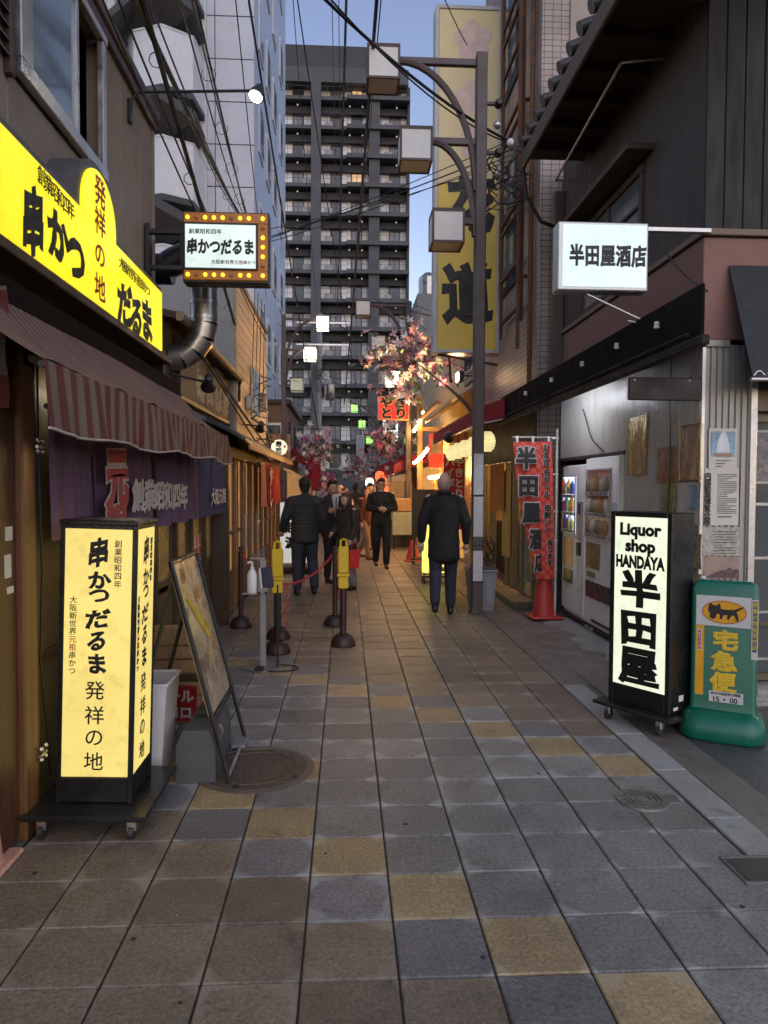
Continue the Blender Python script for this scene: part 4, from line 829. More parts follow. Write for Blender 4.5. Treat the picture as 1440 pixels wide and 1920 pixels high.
# ---- lit projecting sign 半田屋酒店
t = thing('projecting_sign', 'white lit rectangular sign lettered 半田屋酒店 on steel arm', 'sign', (2.2, 5.4, 3.0))
part('housing', MB().bbox(1.555, 2.235, 5.33, 5.47, 3.06, 3.56, .008), mat('aluminium case', (.55,.56,.55), .4, metal=.5), t)
part('face', MB().box(1.59, 2.215, 5.318, 5.329, 3.085, 3.535), glow('cold white sheet', (.74,.9,.93), .54, .07, 2.), t)
part('arm', MB().bbox(2.236, 2.74, 5.38, 5.42, 3.52, 3.555, .004), ALU, t)
part('brace', MB().cyl((1.8, 5.4, 3.05), (2.25, 5.42, 2.86), .009).cyl((2.12, 5.41, 2.86), (2.28, 5.42, 2.83), .008), ALU, t)
part('cable', MB().tube(sag((2.3, 5.4, 3.51), (2.75, 5.44, 3.1), .06), .006, 5), CABLE, t)
letters('lettering', row('半田屋酒店', 1.635, 3.31, .113, .117, .16), (0, 5.318, 0), (1,0,0), V_, INK, t, bold=.045, brush=.035)

# ---- vending machines
VW = mat('vending white', (.76,.74,.71), .38, var=.06, dirt=(.4,.36,.32), dirt_amt=.3)
def vend(lab, y0, y1, top, lit):
    t = thing('vending_machine', lab, 'vending machine', (XR+.35, (y0+y1)/2, 0), group='vending machines'); X = XR-.03
    part('cabinet', MB().bbox(X+.03, X+.66, y0, y1, .08, top, .012), VW, t)
    W_ = y1-y0; u = lambda a: y1-a*W_        # a: 0 far edge .. 1 near edge
    dr = part('door', MB().bbox(X, X+.028, u(.99), u(.01), .13, top-.01, .008), VW, t)
    win = (.05, .62) if lit else (.06, .80)
    g0, g1 = 1.06, top-.13
    part('display', MB().box(X-.002, X-.0005, u(win[1]), u(win[0]), g0, g1), glow('display back light', (.66,.72,1.), 1.3, .05) if lit else mat('dim display', (.2,.15,.12), .25, var=.5, scale=7, emit=(.9,.62,.45), estr=.07), dr)
    part('display_frame', MB().bbox(X-.02, X-.001, u(win[1]), u(win[1])+.012, g0, g1, .003).bbox(X-.02, X-.001, u(win[0])-.012, u(win[0]), g0, g1, .003).bbox(X-.02, X-.001, u(win[1]), u(win[0]), g1-.012, g1+.004, .003), mat('grey plastic', (.3,.29,.28), .5), dr)
    cols = [(.5,.28,.04), (.03,.06,.3), (.55,.04,.06), (.05,.25,.12), (.6,.58,.5), (.45,.35,.05)]
    for s in range(3):
        z = g0+.05+s*(g1-g0-.06)/3
        if s or True: part('shelf_rail', MB().bbox(X-.03, X-.002, u(win[1]), u(win[0]), z-.045, z-.004, .003), mat('rail', (.42,.4,.38), .4), dr)
        n = 6 if lit else 9
        for i in range(n):
            yy = u(lerp(win[0]+.05, win[1]-.05, (i+.5)/n)); h_ = (.16, .12, .18)[(i*2+s) % 3] if lit else .15
            if True: part('drink', MB().lathe([(.02,0),(.026,.01),(.026,h_*.7),(.012,h_*.88),(.012,h_)], 10, (X-.022, yy, z)), mat('drink %d' % ((i+s) % 6), cols[(i+s) % 6], .3, bump=0) if lit else mat('dim drink %d' % ((i//2+s) % 4), ((.3,.14,.09), (.4,.36,.3), (.2,.16,.13), (.36,.22,.08))[(i//2+s) % 4], .35, bump=0), dr, smooth=True)
            part('button', MB().bbox(X-.036, X-.03, yy-.012, yy+.012, z-.034, z-.014, .003), mat('button dark', (.06,.045,.04), .3), dr)
    if lit:
        part('advert', MB().box(X-.004, X, u(.5), u(.08), .66, 1.0), pic('pink advert', (.4,.06,.1), (.65,.3,.35), 9), dr)
        part('slot_panel', MB().bbox(X-.014, X, u(.92), u(.7), 1.0, 1.45, .004), mat('slot grey', (.33,.3,.28), .4), dr)
        part('coin_slot', MB().bbox(X-.02, X-.0145, u(.86), u(.76), 1.3, 1.42, .003), BLACK, dr); part('coin_return', MB().bbox(X-.022, X, u(.86), u(.72), .82, .97, .004), BLACK, dr)
        part('flap', MB().bbox(X-.012, X, u(.52), u(.12), .46, .62, .004), mat('dark flap', (.06,.045,.035), .25), dr)
    else:
        part('advert', MB().box(X-.006, X, u(.5), u(.06), .72, 1.0), pic('amber advert', (.2,.14,.06), (.5,.38,.12), 7), dr)
        part('photo', MB().box(X-.0045, X-.0025, u(.72), u(.12), g1-.33, g1-.02), pic('red advert print', (.3,.1,.08), (.45,.38,.33), 6), dr)
        part('card_panel', MB().bbox(X-.014, X, u(.95), u(.84), 1.25, 1.45, .004), mat('card grey', (.4,.42,.45), .4), dr)
        part('price_tag', MB().bbox(X-.008, X, u(.36), u(.1), .62, .68, .003), mat('green tag', (.14,.22,.05), .5), dr)
        part('flap', MB().bbox(X-.012, X, u(.82), u(.08), .40, .58, .004), mat('dark flap', (.06,.045,.035), .25), dr)
        part('kick_slot', MB().box(X-.002, X, u(.9), u(.25), .14, .17), BLACK, dr)
    part('plinth', MB().bbox(X+.02, X+.6, y0+.02, y1-.02, .05, .078, .004), BLACK, t)
    for yy in (y0+.08, y1-.08): part('foot', MB().cyl((X+.07, yy, 0), (X+.07, yy, .05), .025, n=10), STEEL, t)
vend('narrow white vending machine with lit drinks window beside red banner', 8.03, 8.87, 1.87, True)
vend('wide white vending machine with dim brown window behind liquor sign', 7.02, 8.02, 1.93, False)

# ================================================================== RIGHT: tiled building with yakitori shop at street level
TL = tilemat('pinkish wall tile yz', (.33,.26,.225), (.09,.07,.06), .235, .075, .006, 'yz'); TL2 = tilemat('pinkish wall tile xz', (.36,.285,.245), (.09,.07,.06), .11, .075, .005, 'xz')
t = thing('tiled_building', 'tall pinkish tiled building behind vertical yellow sign', 'building', (4, 11.2, 0)); YAK = t
part('street_wall', MB().box(2.5, 2.54, 9.42, 13.3, 2.75, 16), TL, t)
part('end_wall', MB().box(2.501, 2.86, 9.4, 9.42, 0, 16), TL2, t)
part('end_band', MB().box(2.86, 8, 9.37, 9.42, 0, 16), mat('beige render', (.36,.3,.25), .8, var=.1), t)
part('core', MB().box(2.545, 8, 9.43, 13.3, 2.75, 16), mat('core dark', (.1,.09,.08), .9), t)
for z in (4.6, 7.6, 10.6, 13.4):
    w = part('window', MB().bbox(2.46, 2.5, 10.62, 11.75, z, z+1.95, .01), mat('dark blue frame', (.02,.025,.035), .5), t)
    part('pane', MB().box(2.455, 2.459, 10.72, 11.15, z+.1, z+1.85), mat('reflecting pane', (.13,.16,.19), .07, bump=.01), w)
    part('pane', MB().box(2.455, 2.459, 11.19, 11.66, z+.1, z+1.85), mat('reflecting pane', (.13,.16,.19), .07), w)
part('rain_pipe', MB().cyl((2.44, 9.62, 2.8), (2.44, 9.62, 8), .035, n=10), RUST, t)
# rusty ladder frame that carries the sign
t = thing('rusty_ladder', 'rusty iron ladder frame fixed up the tiled wall', 'ladder', (2.4, 10.5, 4))
for yy in (9.95, 11.25): part('rail', MB().bbox(2.38, 2.43, yy, yy+.055, 3.9, 11, .006), RUST, t)
part('rail', MB().bbox(2.32, 2.36, 9.85, 9.93, 3.5, 11, .006), RUST, t)
for i, z in enumerate((4.1, 4.75, 5.45, 5.6, 6.75, 6.95, 7.8, 8.3, 8.55, 9.4, 10.2)): part('rung', MB().bbox(2.385, 2.425, 10.006, 11.249, z, z+.05, .006), RUST, t)
for z in (4.5, 6.9, 9.0): part('wall_tie', MB().bbox(2.43, 2.5, 10.0, 10.05, z, z+.04, .004), RUST, t)

# ---- tall yellow vertical sign
t = thing('vertical_sign', 'tall unlit yellow vertical sign with bold black characters and faded pink blossoms', 'sign', (2, 11.8, 3.8))
FY = mat('faded yellow sheet', (.76,.54,.09), .5, var=.12, scale=1.2, dirt=(.72,.54,.17), dirt_amt=.6, dirt_scale=.5)
part('housing', MB().bbox(1.41, 2.5, 11.83, 12.1, 3.78, 9.3, .01), mat('pale sign case', (.45,.46,.47), .5, var=.1), t)
part('frame', MB().bbox(1.41, 1.47, 11.78, 11.829, 3.78, 9.3, .006).bbox(2.44, 2.5, 11.78, 11.829, 3.78, 9.3, .006).bbox(1.47, 2.44, 11.78, 11.829, 9.24, 9.3, .006).bbox(1.47, 2.44, 11.78, 11.829, 3.78, 3.84, .006), mat('frame white', (.5,.5,.5), .5), t)
part('face', MB().bbox(1.472, 2.438, 11.80, 11.828, 3.842, 6.49, .003), FY, t); part('face', MB().bbox(1.472, 2.438, 11.80, 11.828, 6.496, 9.238, .003), mat('sun bleached yellow sheet', (.76,.63,.33), .5, var=.08, scale=1.2, dirt=(.68,.57,.34), dirt_amt=.6, dirt_scale=.5), t)
FLW = mat('faded pink print', (.72,.54,.46), .6, bump=0)
for z, r in ((8.75, .34), (7.85, .3), (7.15, .26)):
    x = 2.02; pl = []
    for i in range(30):
        a = 2*math.pi*i/30; rr = r*(.68+.32*abs(math.cos(2.5*a))); pl.append((x+rr*math.cos(a+.4), 11.797, z+rr*math.sin(a+.4)))
    part('blossom_print', MB().add([(x, 11.797, z)]+pl, [(0, i+2 if i < 29 else 1, i+1) for i in range(30)]), FLW, t)
letters('lettering', [('花', 2.0, 6.15, .78, .95), ('道', 1.96, 4.74, .8, .98)], (0, 11.80, 0), (1,0,0), V_, INK, t, bold=.05, brush=.045)
part('stay', MB().cyl((1.5, 11.95, 3.78), (2.5, 11.95, 3.62), .02), RUST, t)

# ---- yakitori front at street level (lit inside)
t = thing('yakitori_front', 'lit open shopfront with glass door and ochre curtain under red awning', 'shop front', (2.6, 11, 0))
part('room', MB().box(3.9, 4.0, 9.5, 13.3, 0, 2.7).box(2.6, 3.9, 9.44, 9.5, 0, 2.7).box(2.6, 3.9, 13.24, 13.3, 0, 2.7).box(2.55, 4.0, 9.44, 13.3, 2.7, 2.748), mat('warm room wall', (.42,.27,.12), .8, var=.2, scale=3), t)
part('floor', MB().box(2.5, 4.0, 9.45, 13.3, .0, .1), mat('terracotta floor', (.3,.13,.06), .6), t)
for yy in (10.4, 11.6, 12.7): part('ceiling_lamp', MB().lathe([(.02,.06),(.09,0),(.08,-.05),(.02,-.08)], 14, (3.2, yy, 2.5)), glow('room lamp', (1,.66,.3), 40), t, smooth=True)
part('lintel', MB().bbox(2.46, 2.56, 9.44, 13.3, 2.0, 2.745, .006), mat('dark lintel', (.05,.048,.04), .6), t)
for yy in (9.44, 10.05, 10.62, 11.0, 12.2, 13.1): part('post', MB().bbox(2.46, 2.56, yy, yy+.07, .1, 1.998, .005), mat('olive frame', (.2,.17,.09), .5, var=.15), t)
part('sliding_door', MB().bbox(2.5, 2.54, 9.52, 9.58, .12, 1.99, .004).bbox(2.5, 2.54, 9.98, 10.04, .12, 1.99, .004).bbox(2.5, 2.54, 9.58, 9.98, .12, .3, .004), ALU, t)
part('door_glass', MB().box(2.515, 2.52, 9.58, 9.98, .3, 1.99), glass('door glass', (.35,.36,.28), .1, .5), t)
part('counter', MB().bbox(2.75, 3.1, 10.7, 13.1, .1, 1.0, .01), WOOD_D, t)
part('curtain', MB().grid(lambda u, v: (2.44+.02*math.sin(u*14), 10.62+u*.6, 1.85-v*1.3), 16, 4), mat('ochre curtain', (.52,.34,.1), .85, var=.15), t, smooth=60)
for i in range(2): part('short_curtain', MB().grid(lambda u, v: (2.40+.015*math.sin(u*11+i), 10.9+i*.5+u*.46, 1.97-v*(.72+.03*i)), 14, 6), mat('orange brown curtain', (.42,.17,.04), .85, var=.2), t, smooth=60)
part('rod', MB().cyl((2.41, 10.5, 1.97), (2.41, 13.0, 1.97), .012), STEEL, t)
st = part('step', MB().bbox(2.2, 2.5, 9.35, 12.9, 0, .09, .01), mat('step edge', (.1,.085,.06), .6), t)
for i in range(11): part('step_tile', MB().bbox(2.205, 2.34, 9.37+i*.32, 9.37+i*.32+.312, .091, .1, .003), mat('buff step tile', (.36,.26,.14), .5), st); part('step_tile', MB().bbox(2.345, 2.49, 9.37+i*.32, 9.37+i*.32+.312, .091, .1, .003), mat('buff step tile', (.36,.26,.14), .5), st)
part('side_panel', MB().box(2.505, 2.56, 9.3, 9.43, 0, 2.2), tilemat('small buff tile', (.4,.3,.16), (.12,.09,.05), .06, .06, .004, 'yz'), t)
# red awning
RA = mat('deep red canvas', (.26,.012,.02), .7, var=.15, scale=4)
t = thing('awning', 'plain dark red canvas awning above round lit lanterns', 'awning', (2.1, 12, 2.4))
part('canopy', MB().add([(2.5, 9.95, 2.95), (1.78, 9.95, 2.68), (1.78, 14.7, 2.68), (2.5, 14.7, 2.95)], [(0,1,2,3)]).add([(1.779, 9.95, 2.68), (1.779, 14.7, 2.68), (1.775, 14.7, 2.46), (1.775, 9.95, 2.46)], [(0,1,2,3)]).add([(2.5, 9.949, 2.95), (1.78, 9.949, 2.68), (1.776, 9.949, 2.46), (2.5, 9.949, 2.62)], [(0,3,2,1)]), RA, t)
part('bar', MB().cyl((1.78, 9.95, 2.455), (1.78, 14.7, 2.455), .013).cyl((1.78, 9.95, 2.455), (2.5, 9.95, 2.61), .012), ALU, t)
letters('lettering', row('なすび屋', 13.0, 2.57, .3, .34, .16), (1.774, 0, 0), (0,-1,0), V_, mat('dull gold', (.2,.12,.05), .6, bump=0), t, bold=.05) if False else None
# lanterns
LAN = glow('lit paper lantern', (1,.86,.4), .5, .15, 9, base=.8)
for i in range(5):
    y = (10.62, 11.75, 12.6, 13.4, 14.2)[i]; c = (2.08, y, 2.27)
    g = thing('paper_lantern', ('lone round lit lantern showing right of the brown lamp post', 'nearest of the round lit lanterns left of the lamp post', 'second round lit lantern left of the lamp post', 'third round lit lantern left of the lamp post', 'farthest round lit lantern in the row under red awning')[i], 'lantern', c, group='round lanterns under the red awning')
    pr = [(.05,-.15)]+[(.128*math.sqrt(max(0, 1-(h/.165)**2))*(1-.1*(j % 2)), h) for j, h in enumerate([-.14+.02*q for q in range(15)])]+[(.05,.15)]
    lpart('shade', MB().lathe(pr, 20), LAN, g, smooth=60)
    lpart('cap', MB().cyl((0,0,.15), (0,0,.165), .06, n=14), BLACK, g); lpart('base', MB().cyl((0,0,-.165), (0,0,-.15), .06, n=14), BLACK, g)
    lpart('cord', MB().cyl((0,0,.165), (0,0,.4), .006, n=5), BLACK, g)
t = thing('spot_lamp', 'round unlit spot lamp on the red awning edge', 'lamp', (1.75, 12.2, 2.45), group='unlit spot lamps')
lpart('housing', MB().lathe([(.03,.1),(.05,.08),(.05,0),(.09,-.06),(.09,-.07)], 16), BLACK, t, smooth=True, rot=(math.radians(70), 0, 0)); lpart('ring', MB().tube([(.09*math.cos(a*.4), .07, .09*math.sin(a*.4)) for a in range(16)], .008, 5, True), ALU, t)

# ================================================================== RIGHT: tan lit shops beyond
t = thing('tan_shop', 'tan rendered shop lit warm by bare bulbs, beyond the red awning', 'building', (3, 18, 0))
part('wall', MB().box(2.52, 7, 13.32, 24.5, 0, 5.6), tilemat('tan wall tile', (.36,.25,.13), (.17,.11,.06), .3, .09, .006, 'yz'), t)
part('shutter_box', MB().bbox(2.2, 2.52, 14.9, 24.3, 2.35, 2.75, .01), mat('cream box', (.5,.36,.18), .6), t)
part('ledge', MB().add([(2.52, 13.4, 3.5), (1.95, 13.4, 3.15), (1.95, 17.8, 3.15), (2.52, 17.8, 3.5), (2.52, 13.4, 3.56), (1.95, 13.4, 3.21), (1.95, 17.8, 3.21), (2.52, 17.8, 3.56)], [(0,3,2,1),(4,5,6,7),(0,1,5,4),(1,2,6,5),(2,3,7,6),(3,0,4,7)]), mat('ledge tan', (.34,.22,.1), .7), t)
w = part('window', MB().bbox(2.47, 2.52, 13.6, 15.2, 3.7, 5.0, .01), DARK_BROWN, t); part('pane', MB().box(2.462, 2.468, 13.7, 15.1, 3.8, 4.9), DGLASS, w)
for i in range(5): part('shop_opening', MB().bbox(2.44, 2.5, 15.2+i*1.8, 16.8+i*1.8, .1, 2.2, .01), mat('warm opening', (.4,.2,.07), .6, emit=(1,.48,.12), estr=.35 if i < 3 else .12, var=.4, scale=3), t)
part('wood_post', MB().bbox(1.80, 1.93, 18.2, 18.33, 0, 4.1, .01), WOOD_L, t); part('wood_beam', MB().bbox(1.93, 2.5, 18.2, 18.3, 3.0, 3.1, .008).bbox(1.80, 1.9, 14.5, 18.19, 3.25, 3.33, .008), WOOD_L, t)
# bulbs strung along that shop
BULB = glow('warm bare bulb', (1,.56,.17), 220, .1)
for n_, (a, b, k, lab) in enumerate((((1.85, 17.2, 3.45), (1.78, 19.2, 3.1), 7, 'upper slanting string of bright warm bulbs'), ((1.8, 15.8, 2.5), (1.72, 18.4, 2.25), 8, 'middle slanting string of warm bulbs below the wooden beam'), ((2.2, 14.9, 1.98), (1.85, 16.2, 1.86), 8, 'low row of glaring warm bulbs above orange curtain'))):
    g = thing('string_lights', lab, 'string lights', a, group='strings of warm bulbs')
    part('wire', MB().tube(sag(a, b, .04), .008, 5), CABLE, g)
    for i in range(k):
        p = Vector(a).lerp(Vector(b), (i+.5)/k); part('bulb', MB().ball((p.x, p.y, p.z-.05-.04*math.sin(math.pi*(i+.5)/k)), .033, 10), BULB, g, smooth=True)
t = thing('shop_curtain', 'orange red split curtain glowing under low bulbs', 'curtain', (2.0, 15.6, 1.5))
for i in range(3): part('curtain_panel', MB().grid(lambda u, v: (2.28-i*.15+.02*math.sin(u*10), 15.0+i*.45+u*.42, 1.8-v*.62), 12, 4), mat('orange red cloth', (.6,.09,.02), .85, var=.15), t, smooth=60)
part('rod', MB().cyl((2.3, 14.9, 1.81), (1.9, 16.3, 1.81), .012), WOOD_D, t)
letters('lettering', [('や', 2.1, 1.5, .22, .22), ('き', 1.92, 1.45, .22, .22)], (0, 14.96, 0), (1,0,0), V_, mat('pale orange print', (.75,.35,.15), .8, bump=0), t, bold=.05)
t = thing('banner', 'tall narrow red banner with white vertical lettering behind bald man', 'banner', (2.15, 14.3, .6))
part('cloth', MB().grid(lambda u, v: (1.95+u*.42, 14.4+.02*math.sin(v*7), 2.25-v*1.5), 4, 14), REDCLOTH, t, smooth=60); part('pole', MB().cyl((2.38, 14.42, 0), (2.38, 14.42, 2.35), .012), WHITE, t)
letters('lettering', column('ハイボール', 2.07, 2.2, .2)+column('やきとり', 2.26, 2.2, .2), (0, 14.375, 0), (1,0,0), V_, WPR, t, bold=.04)
t = thing('lantern_sign', 'large red hanging sign with pale brush character above banner', 'sign', (2.0, 15, 2.3))
part('panel', MB().bbox(1.75, 2.05, 15.2, 15.28, 2.0, 2.72, .01), glow('lit red panel', (.9,.06,.025), .5, .2), t); part('hanger', MB().bbox(2.05, 2.5, 15.22, 15.26, 2.66, 2.7, .004), BLACK, t)
letters('lettering', [('鳥', 1.9, 2.45, .28, .36)], (0, 15.2, 0), (1,0,0), V_, mat('pale gold print', (.6,.45,.25), .6, bump=0), t, bold=.05, brush=.08)
# red やきとり sign
t = thing('projecting_sign', 'bright red lit sign lettered やきとり in black', 'sign', (1.2, 18, 3.2))
part('housing', MB().bbox(.79, 1.57, 18.03, 18.2, 3.26, 3.84, .01), mat('sign edge cream', (.6,.42,.25), .5), t); part('face', MB().box(.815, 1.545, 18.01, 18.029, 3.285, 3.815), glow('lit red sheet', (1,.035,.02), .52, .08), t)
part('arm', MB().bbox(1.57, 1.8, 18.1, 18.14, 3.7, 3.74, .004), BLACK, t)
for w_, bo, lf, mm in ((.31, .1, .002, mat('pale outline', (.65,.4,.25), .5, bump=0)), (.31, .055, .008, INK)):
    letters('lettering', [('や', 1.0, 3.69, w_, .28), ('き', 1.36, 3.69, w_, .28), ('と', 1.0, 3.42, w_, .28), ('り', 1.36, 3.42, w_, .28)], (0, 18.01, 0), (1,0,0), V_, mm, t, bold=bo, lift=lf)

# ---- lit floodlight on the tan wall (shows behind the branch), tube lamp under the liquor canopy
t = thing('wall_lamp', 'lit floodlight on the tiled wall behind blossom branch', 'lamp', (2.5, 13.0, 3.5))
part('arm', MB().bbox(2.1, 2.5, 12.98, 13.02, 3.58, 3.61, .004), BLACK, t); part('housing', MB().bbox(2.0, 2.1, 12.88, 13.12, 3.48, 3.66, .008), BLACK, t)
part('lens', MB().box(1.99, 1.999, 12.9, 13.1, 3.5, 3.64), glow('warm floodlight', (1,.66,.32), 480, .05), t)
t = thing('tube_lamp', 'short fluorescent tube lamp below the black canopy', 'lamp', (2.5, 7.8, 2.5))
part('batten', MB().bbox(2.30, 2.36, 7.4, 8.1, 2.62, 2.66, .004), WHITE, t); part('tube', MB().cyl((2.33, 7.42, 2.60), (2.33, 8.08, 2.60), .013, n=10), glow('cool tube', (.8,.85,1), 120), t)
part('hanger', MB().cyl((2.33, 7.6, 2.66), (2.33, 7.6, 2.83), .006, n=6), BLACK, t); part('hanger', MB().cyl((2.33, 7.9, 2.66), (2.33, 7.9, 2.83), .006, n=6), BLACK, t)
# ================================================================== LAMP POSTS with three box lanterns
PANE_OFF = mat('grey frosted pane', (.62,.61,.57), .45, var=.1, scale=3, bump=.02)
PANE_ON = glow('lit frosted pane', (1,.97,.72), 2.6, .08, 3)
PANE_GR = glow('green lit pane', (.45,1,.22), .75, .25, 2)
PANE_DIM = glow('dim green pane', (.5,.52,.36), .3, .3, 5)
_lm = {}
def boxlamp(parent, x, z, pane, s=.4):
    """a box lantern, top centre at local x, z"""
    h = s/2; e = .026
    key = ('f', s)
    if key not in _lm:
        b = MB()
        for sx in (-1, 1):
            for sy in (-1, 1): b.box(sx*h-e*(sx > 0)*1, sx*h+e*(sx < 0)*1, sy*h-e*(sy > 0), sy*h+e*(sy < 0), -s, 0)
        for zz in (0, -s+e):
            for sy in (-1, 1): b.box(-h+e, h-e, sy*h-e*(sy > 0), sy*h+e*(sy < 0), zz-e, zz)
            for sx in (-1, 1): b.box(sx*h-e*(sx > 0), sx*h+e*(sx < 0), -h+e, h-e, zz-e, zz)
        b.box(-h+.001, h-.001, -h+.001, h-.001, .001, .012)
        _lm[key] = b.mesh('lantern_frame', mat('red brown lantern frame', (.05,.022,.016), .5))
        q = h-.008; _lm['p', s] = [[(-q,-q,-s+.02),(q,-q,-s+.02),(q,-q,-.02),(-q,-q,-.02)], [(q,q,-s+.02),(-q,q,-s+.02),(-q,q,-.02),(q,q,-.02)], [(-q,q,-s+.02),(-q,-q,-s+.02),(-q,-q,-.02),(-q,q,-.02)], [(q,-q,-s+.02),(q,q,-s+.02),(q,q,-.02),(q,-q,-.02)], [(-q,q,-s+.008),(q,q,-s+.008),(q,-q,-s+.008),(-q,-q,-s+.008)]]
    o = put('lantern', _lm[key], parent, world=False); o.location = (x, 0, z)
    for i, qd in enumerate(_lm['p', s]):
        k = (pane.name, s, i)
        if k not in _lm: _lm[k] = MB().add(qd, [(0,1,2,3)]).mesh('pane', pane)
        put('pane', _lm[k], o, world=False)
def lamppost(lab, x, y, side, panes, top=6.95, extra=True, s=.4):
    """side -1: lanterns reach towards -x"""
    t = thing('lamp_post', lab, 'lamp post', (x, y, 0), group='lamp posts with box lanterns')
    lpart('pole', MB().bbox(-.068, .068, -.068, .068, .0, top, .012), POLE_P, t)
    lpart('base', MB().bbox(-.085, .085, -.085, .085, 0, .05, .006), POLE_P, t)
    for i, (dx, z) in enumerate(((1.22, 6.89), (.82, 5.93), (.42, 4.96))):
        z = z*top/6.95; c = side*dx; lpart('arm', MB().bbox(side*.066, c-side*.2, -.035, .035, z-.1, z-.02, .006), POLE_P, t)
        if i < 2:
            r = (dx-.2)-.06; hh = (1.55, 1.15)[i]*top/6.95
            pts = [(side*(.06+r-r*math.sin(a)), 0, z-.06-hh+hh*math.cos(a)) for a in [j*math.pi/2/12 for j in range(13)]]
            lpart('bow', MB().tube(pts, .045, 8), POLE_P, t, smooth=True)
        boxlamp(t, c, z+.02, panes[i], s)
    return t
NEAR = lamppost('nearest brown lamp post with three unlit box lanterns beside bald man', 1.66, 9.08, -1, (PANE_OFF, PANE_OFF, PANE_OFF))
lpart('paper_patch', MB().bbox(-.06, .06, -.072, -.0685, 1.5, 2.02, .001), mat('torn white paper', (.5,.49,.49), .8, var=.15, scale=8, bump=.2), NEAR)
for z0, z1 in ((.98, 1.48), (.42, .80)): lpart('paper_patch', MB().bbox(-.058, .062, -.072, -.0685, z0, z1, .001), MATS['torn white paper'], NEAR)
for z in (1.49, .86, .4): lpart('band', MB().bbox(-.074, .074, -.074, .074, z, z+.018, .002), BLACK, NEAR)
for z in (6.35, 5.75):
    lpart('camera', MB().bbox(.07, .22, -.02, .02, z-.02, z+.02, .004).lathe([(.03,-.05),(.05,-.02),(.05,.05),(.03,.07)], 10, (.22, -.02, z), 'y'), BLACK, NEAR)
lpart('dome_camera', MB().ball((.2, -.03, 6.08), .05, 12), ALU, NEAR, smooth=True)
lamppost('lamp post with pink blossoms, its lowest box lantern lit', 1.66, 19.3, -1, (PANE_OFF, PANE_OFF, PANE_ON), 6.5)
lamppost('left lamp post with two glowing box lanterns beside pale block', -1.95, 23.0, 1, (PANE_ON, PANE_ON, PANE_DIM), 6.95, s=.42)
lamppost('farthest lamp post with three small green lit lanterns', 1.66, 38, -1, (PANE_GR, PANE_GR, PANE_GR), 5.9)
# concrete utility pole with transformer
t = thing('utility_pole', 'grey concrete utility pole with cross arms and transformer', 'utility pole', (-1.3, 34, 0))
part('pole', MB().cyl((-1.3, 34, 0), (-1.22, 34, 9.6), .16, .12, 12), mat('pole concrete', (.3,.3,.29), .8, var=.1), t, smooth=True)
for z in (9.1, 8.1): part('cross_arm', MB().bbox(-2.3, .2, 33.85, 33.93, z, z+.09, .01), STEEL, t)
for i in range(5): part('insulator', MB().lathe([(.03,0),(.06,.03),(.04,.06),(.06,.09),(.03,.13)], 8, (-2.1+i*.5, 33.89, 9.2)), WHITE, t)
part('transformer', MB().lathe([(.2,0),(.23,.05),(.23,.7),(.15,.76)], 14, (-.75, 33.9, 5.6)), GALV, t, smooth=True)
tag(part('wire_coils', (lambda b: [b.tube([(-1.25+.3*random.uniform(.5,1)*math.cos(a*.7+q), 33.75+.1*math.sin(a+q), 6.3+q*.12+.3*math.sin(a*.7+q)) for a in range(10)], .012, 4) for q in range(9)] and b)(MB()), CABLE, t), kind='stuff')

# ================================================================== PAPER BLOSSOM SPRAYS
PET = [mat('petal deep pink', (.5,.13,.24), .7, bump=0), mat('petal pink', (.62,.34,.38), .7, bump=0), mat('petal white', (.72,.66,.6), .7, bump=0), mat('petal magenta', (.42,.07,.24), .7, bump=0)]
LEAF = mat('silk leaf', (.08,.15,.05), .6, bump=0, var=.4); TWIG = mat('twig', (.06,.035,.02), .8)
def blossoms(lab, c, r, n, seed, size=.11, branch=None, warm=False):
    rr = random.Random(seed); c = Vector(c)
    t = thing('blossom_spray', lab, 'paper blossoms', c, group='paper blossom sprays')
    B = [MB() for _ in PET]; Lf = MB(); Tw = MB()
    for i in range(n):
        d = Vector((rr.gauss(0, .5), rr.gauss(0, .5), rr.gauss(0, .5))); p = Vector((d.x*r[0], d.y*r[1], d.z*r[2]))
        k = rr.choices(range(4), (2, 5, 6, 1.5))[0]; s = size*rr.uniform(.6, 1.25)
        nrm = Vector((rr.gauss(0,1), rr.gauss(-.6,.8), rr.gauss(-.1,1))).normalized(); a = nrm.orthogonal().normalized(); b = nrm.cross(a); pet = rr.choice((5, 6, 8))
        for j in range(pet):
            th = 2*math.pi*j/pet+rr.uniform(-.1, .1); e = a*math.cos(th)+b*math.sin(th); g = e.cross(nrm); dr = nrm*s*rr.uniform(.15, .5)
            B[k].add([p, p+e*s*.5+g*s*.22+dr*.4, p+e*s+dr, p+e*s*.5-g*s*.22+dr*.4], [(0,1,2,3)])
        if rr.random() < .55:
            e = Vector((rr.gauss(0,1), rr.gauss(0,1), rr.gauss(-.3,.8))).normalized(); g = e.orthogonal().normalized(); q = p+e*s*.4; l = s*rr.uniform(1, 1.8)
            Lf.add([q, q+e*l*.5+g*l*.25, q+e*l, q+e*l*.5-g*l*.25], [(0,1,2,3)])
        if i % 3 == 0: Tw.tube([p*.15, p*.6+Vector((0,0,rr.uniform(-.05,.1))), p], .006, 4)
    for k in range(4): tag(lpart('petals', B[k], PET[k], t), kind='stuff')
    tag(lpart('leaves', Lf, LEAF, t), kind='stuff'); tag(lpart('twigs', Tw, TWIG, t), kind='stuff')
    for q in branch or []: part('branch', MB().tube(q, [.03*(1-.8*i/(len(q)-1))+.004 for i in range(len(q))], 6), TWIG, t)
_c = atY(775, 675, 14.0)
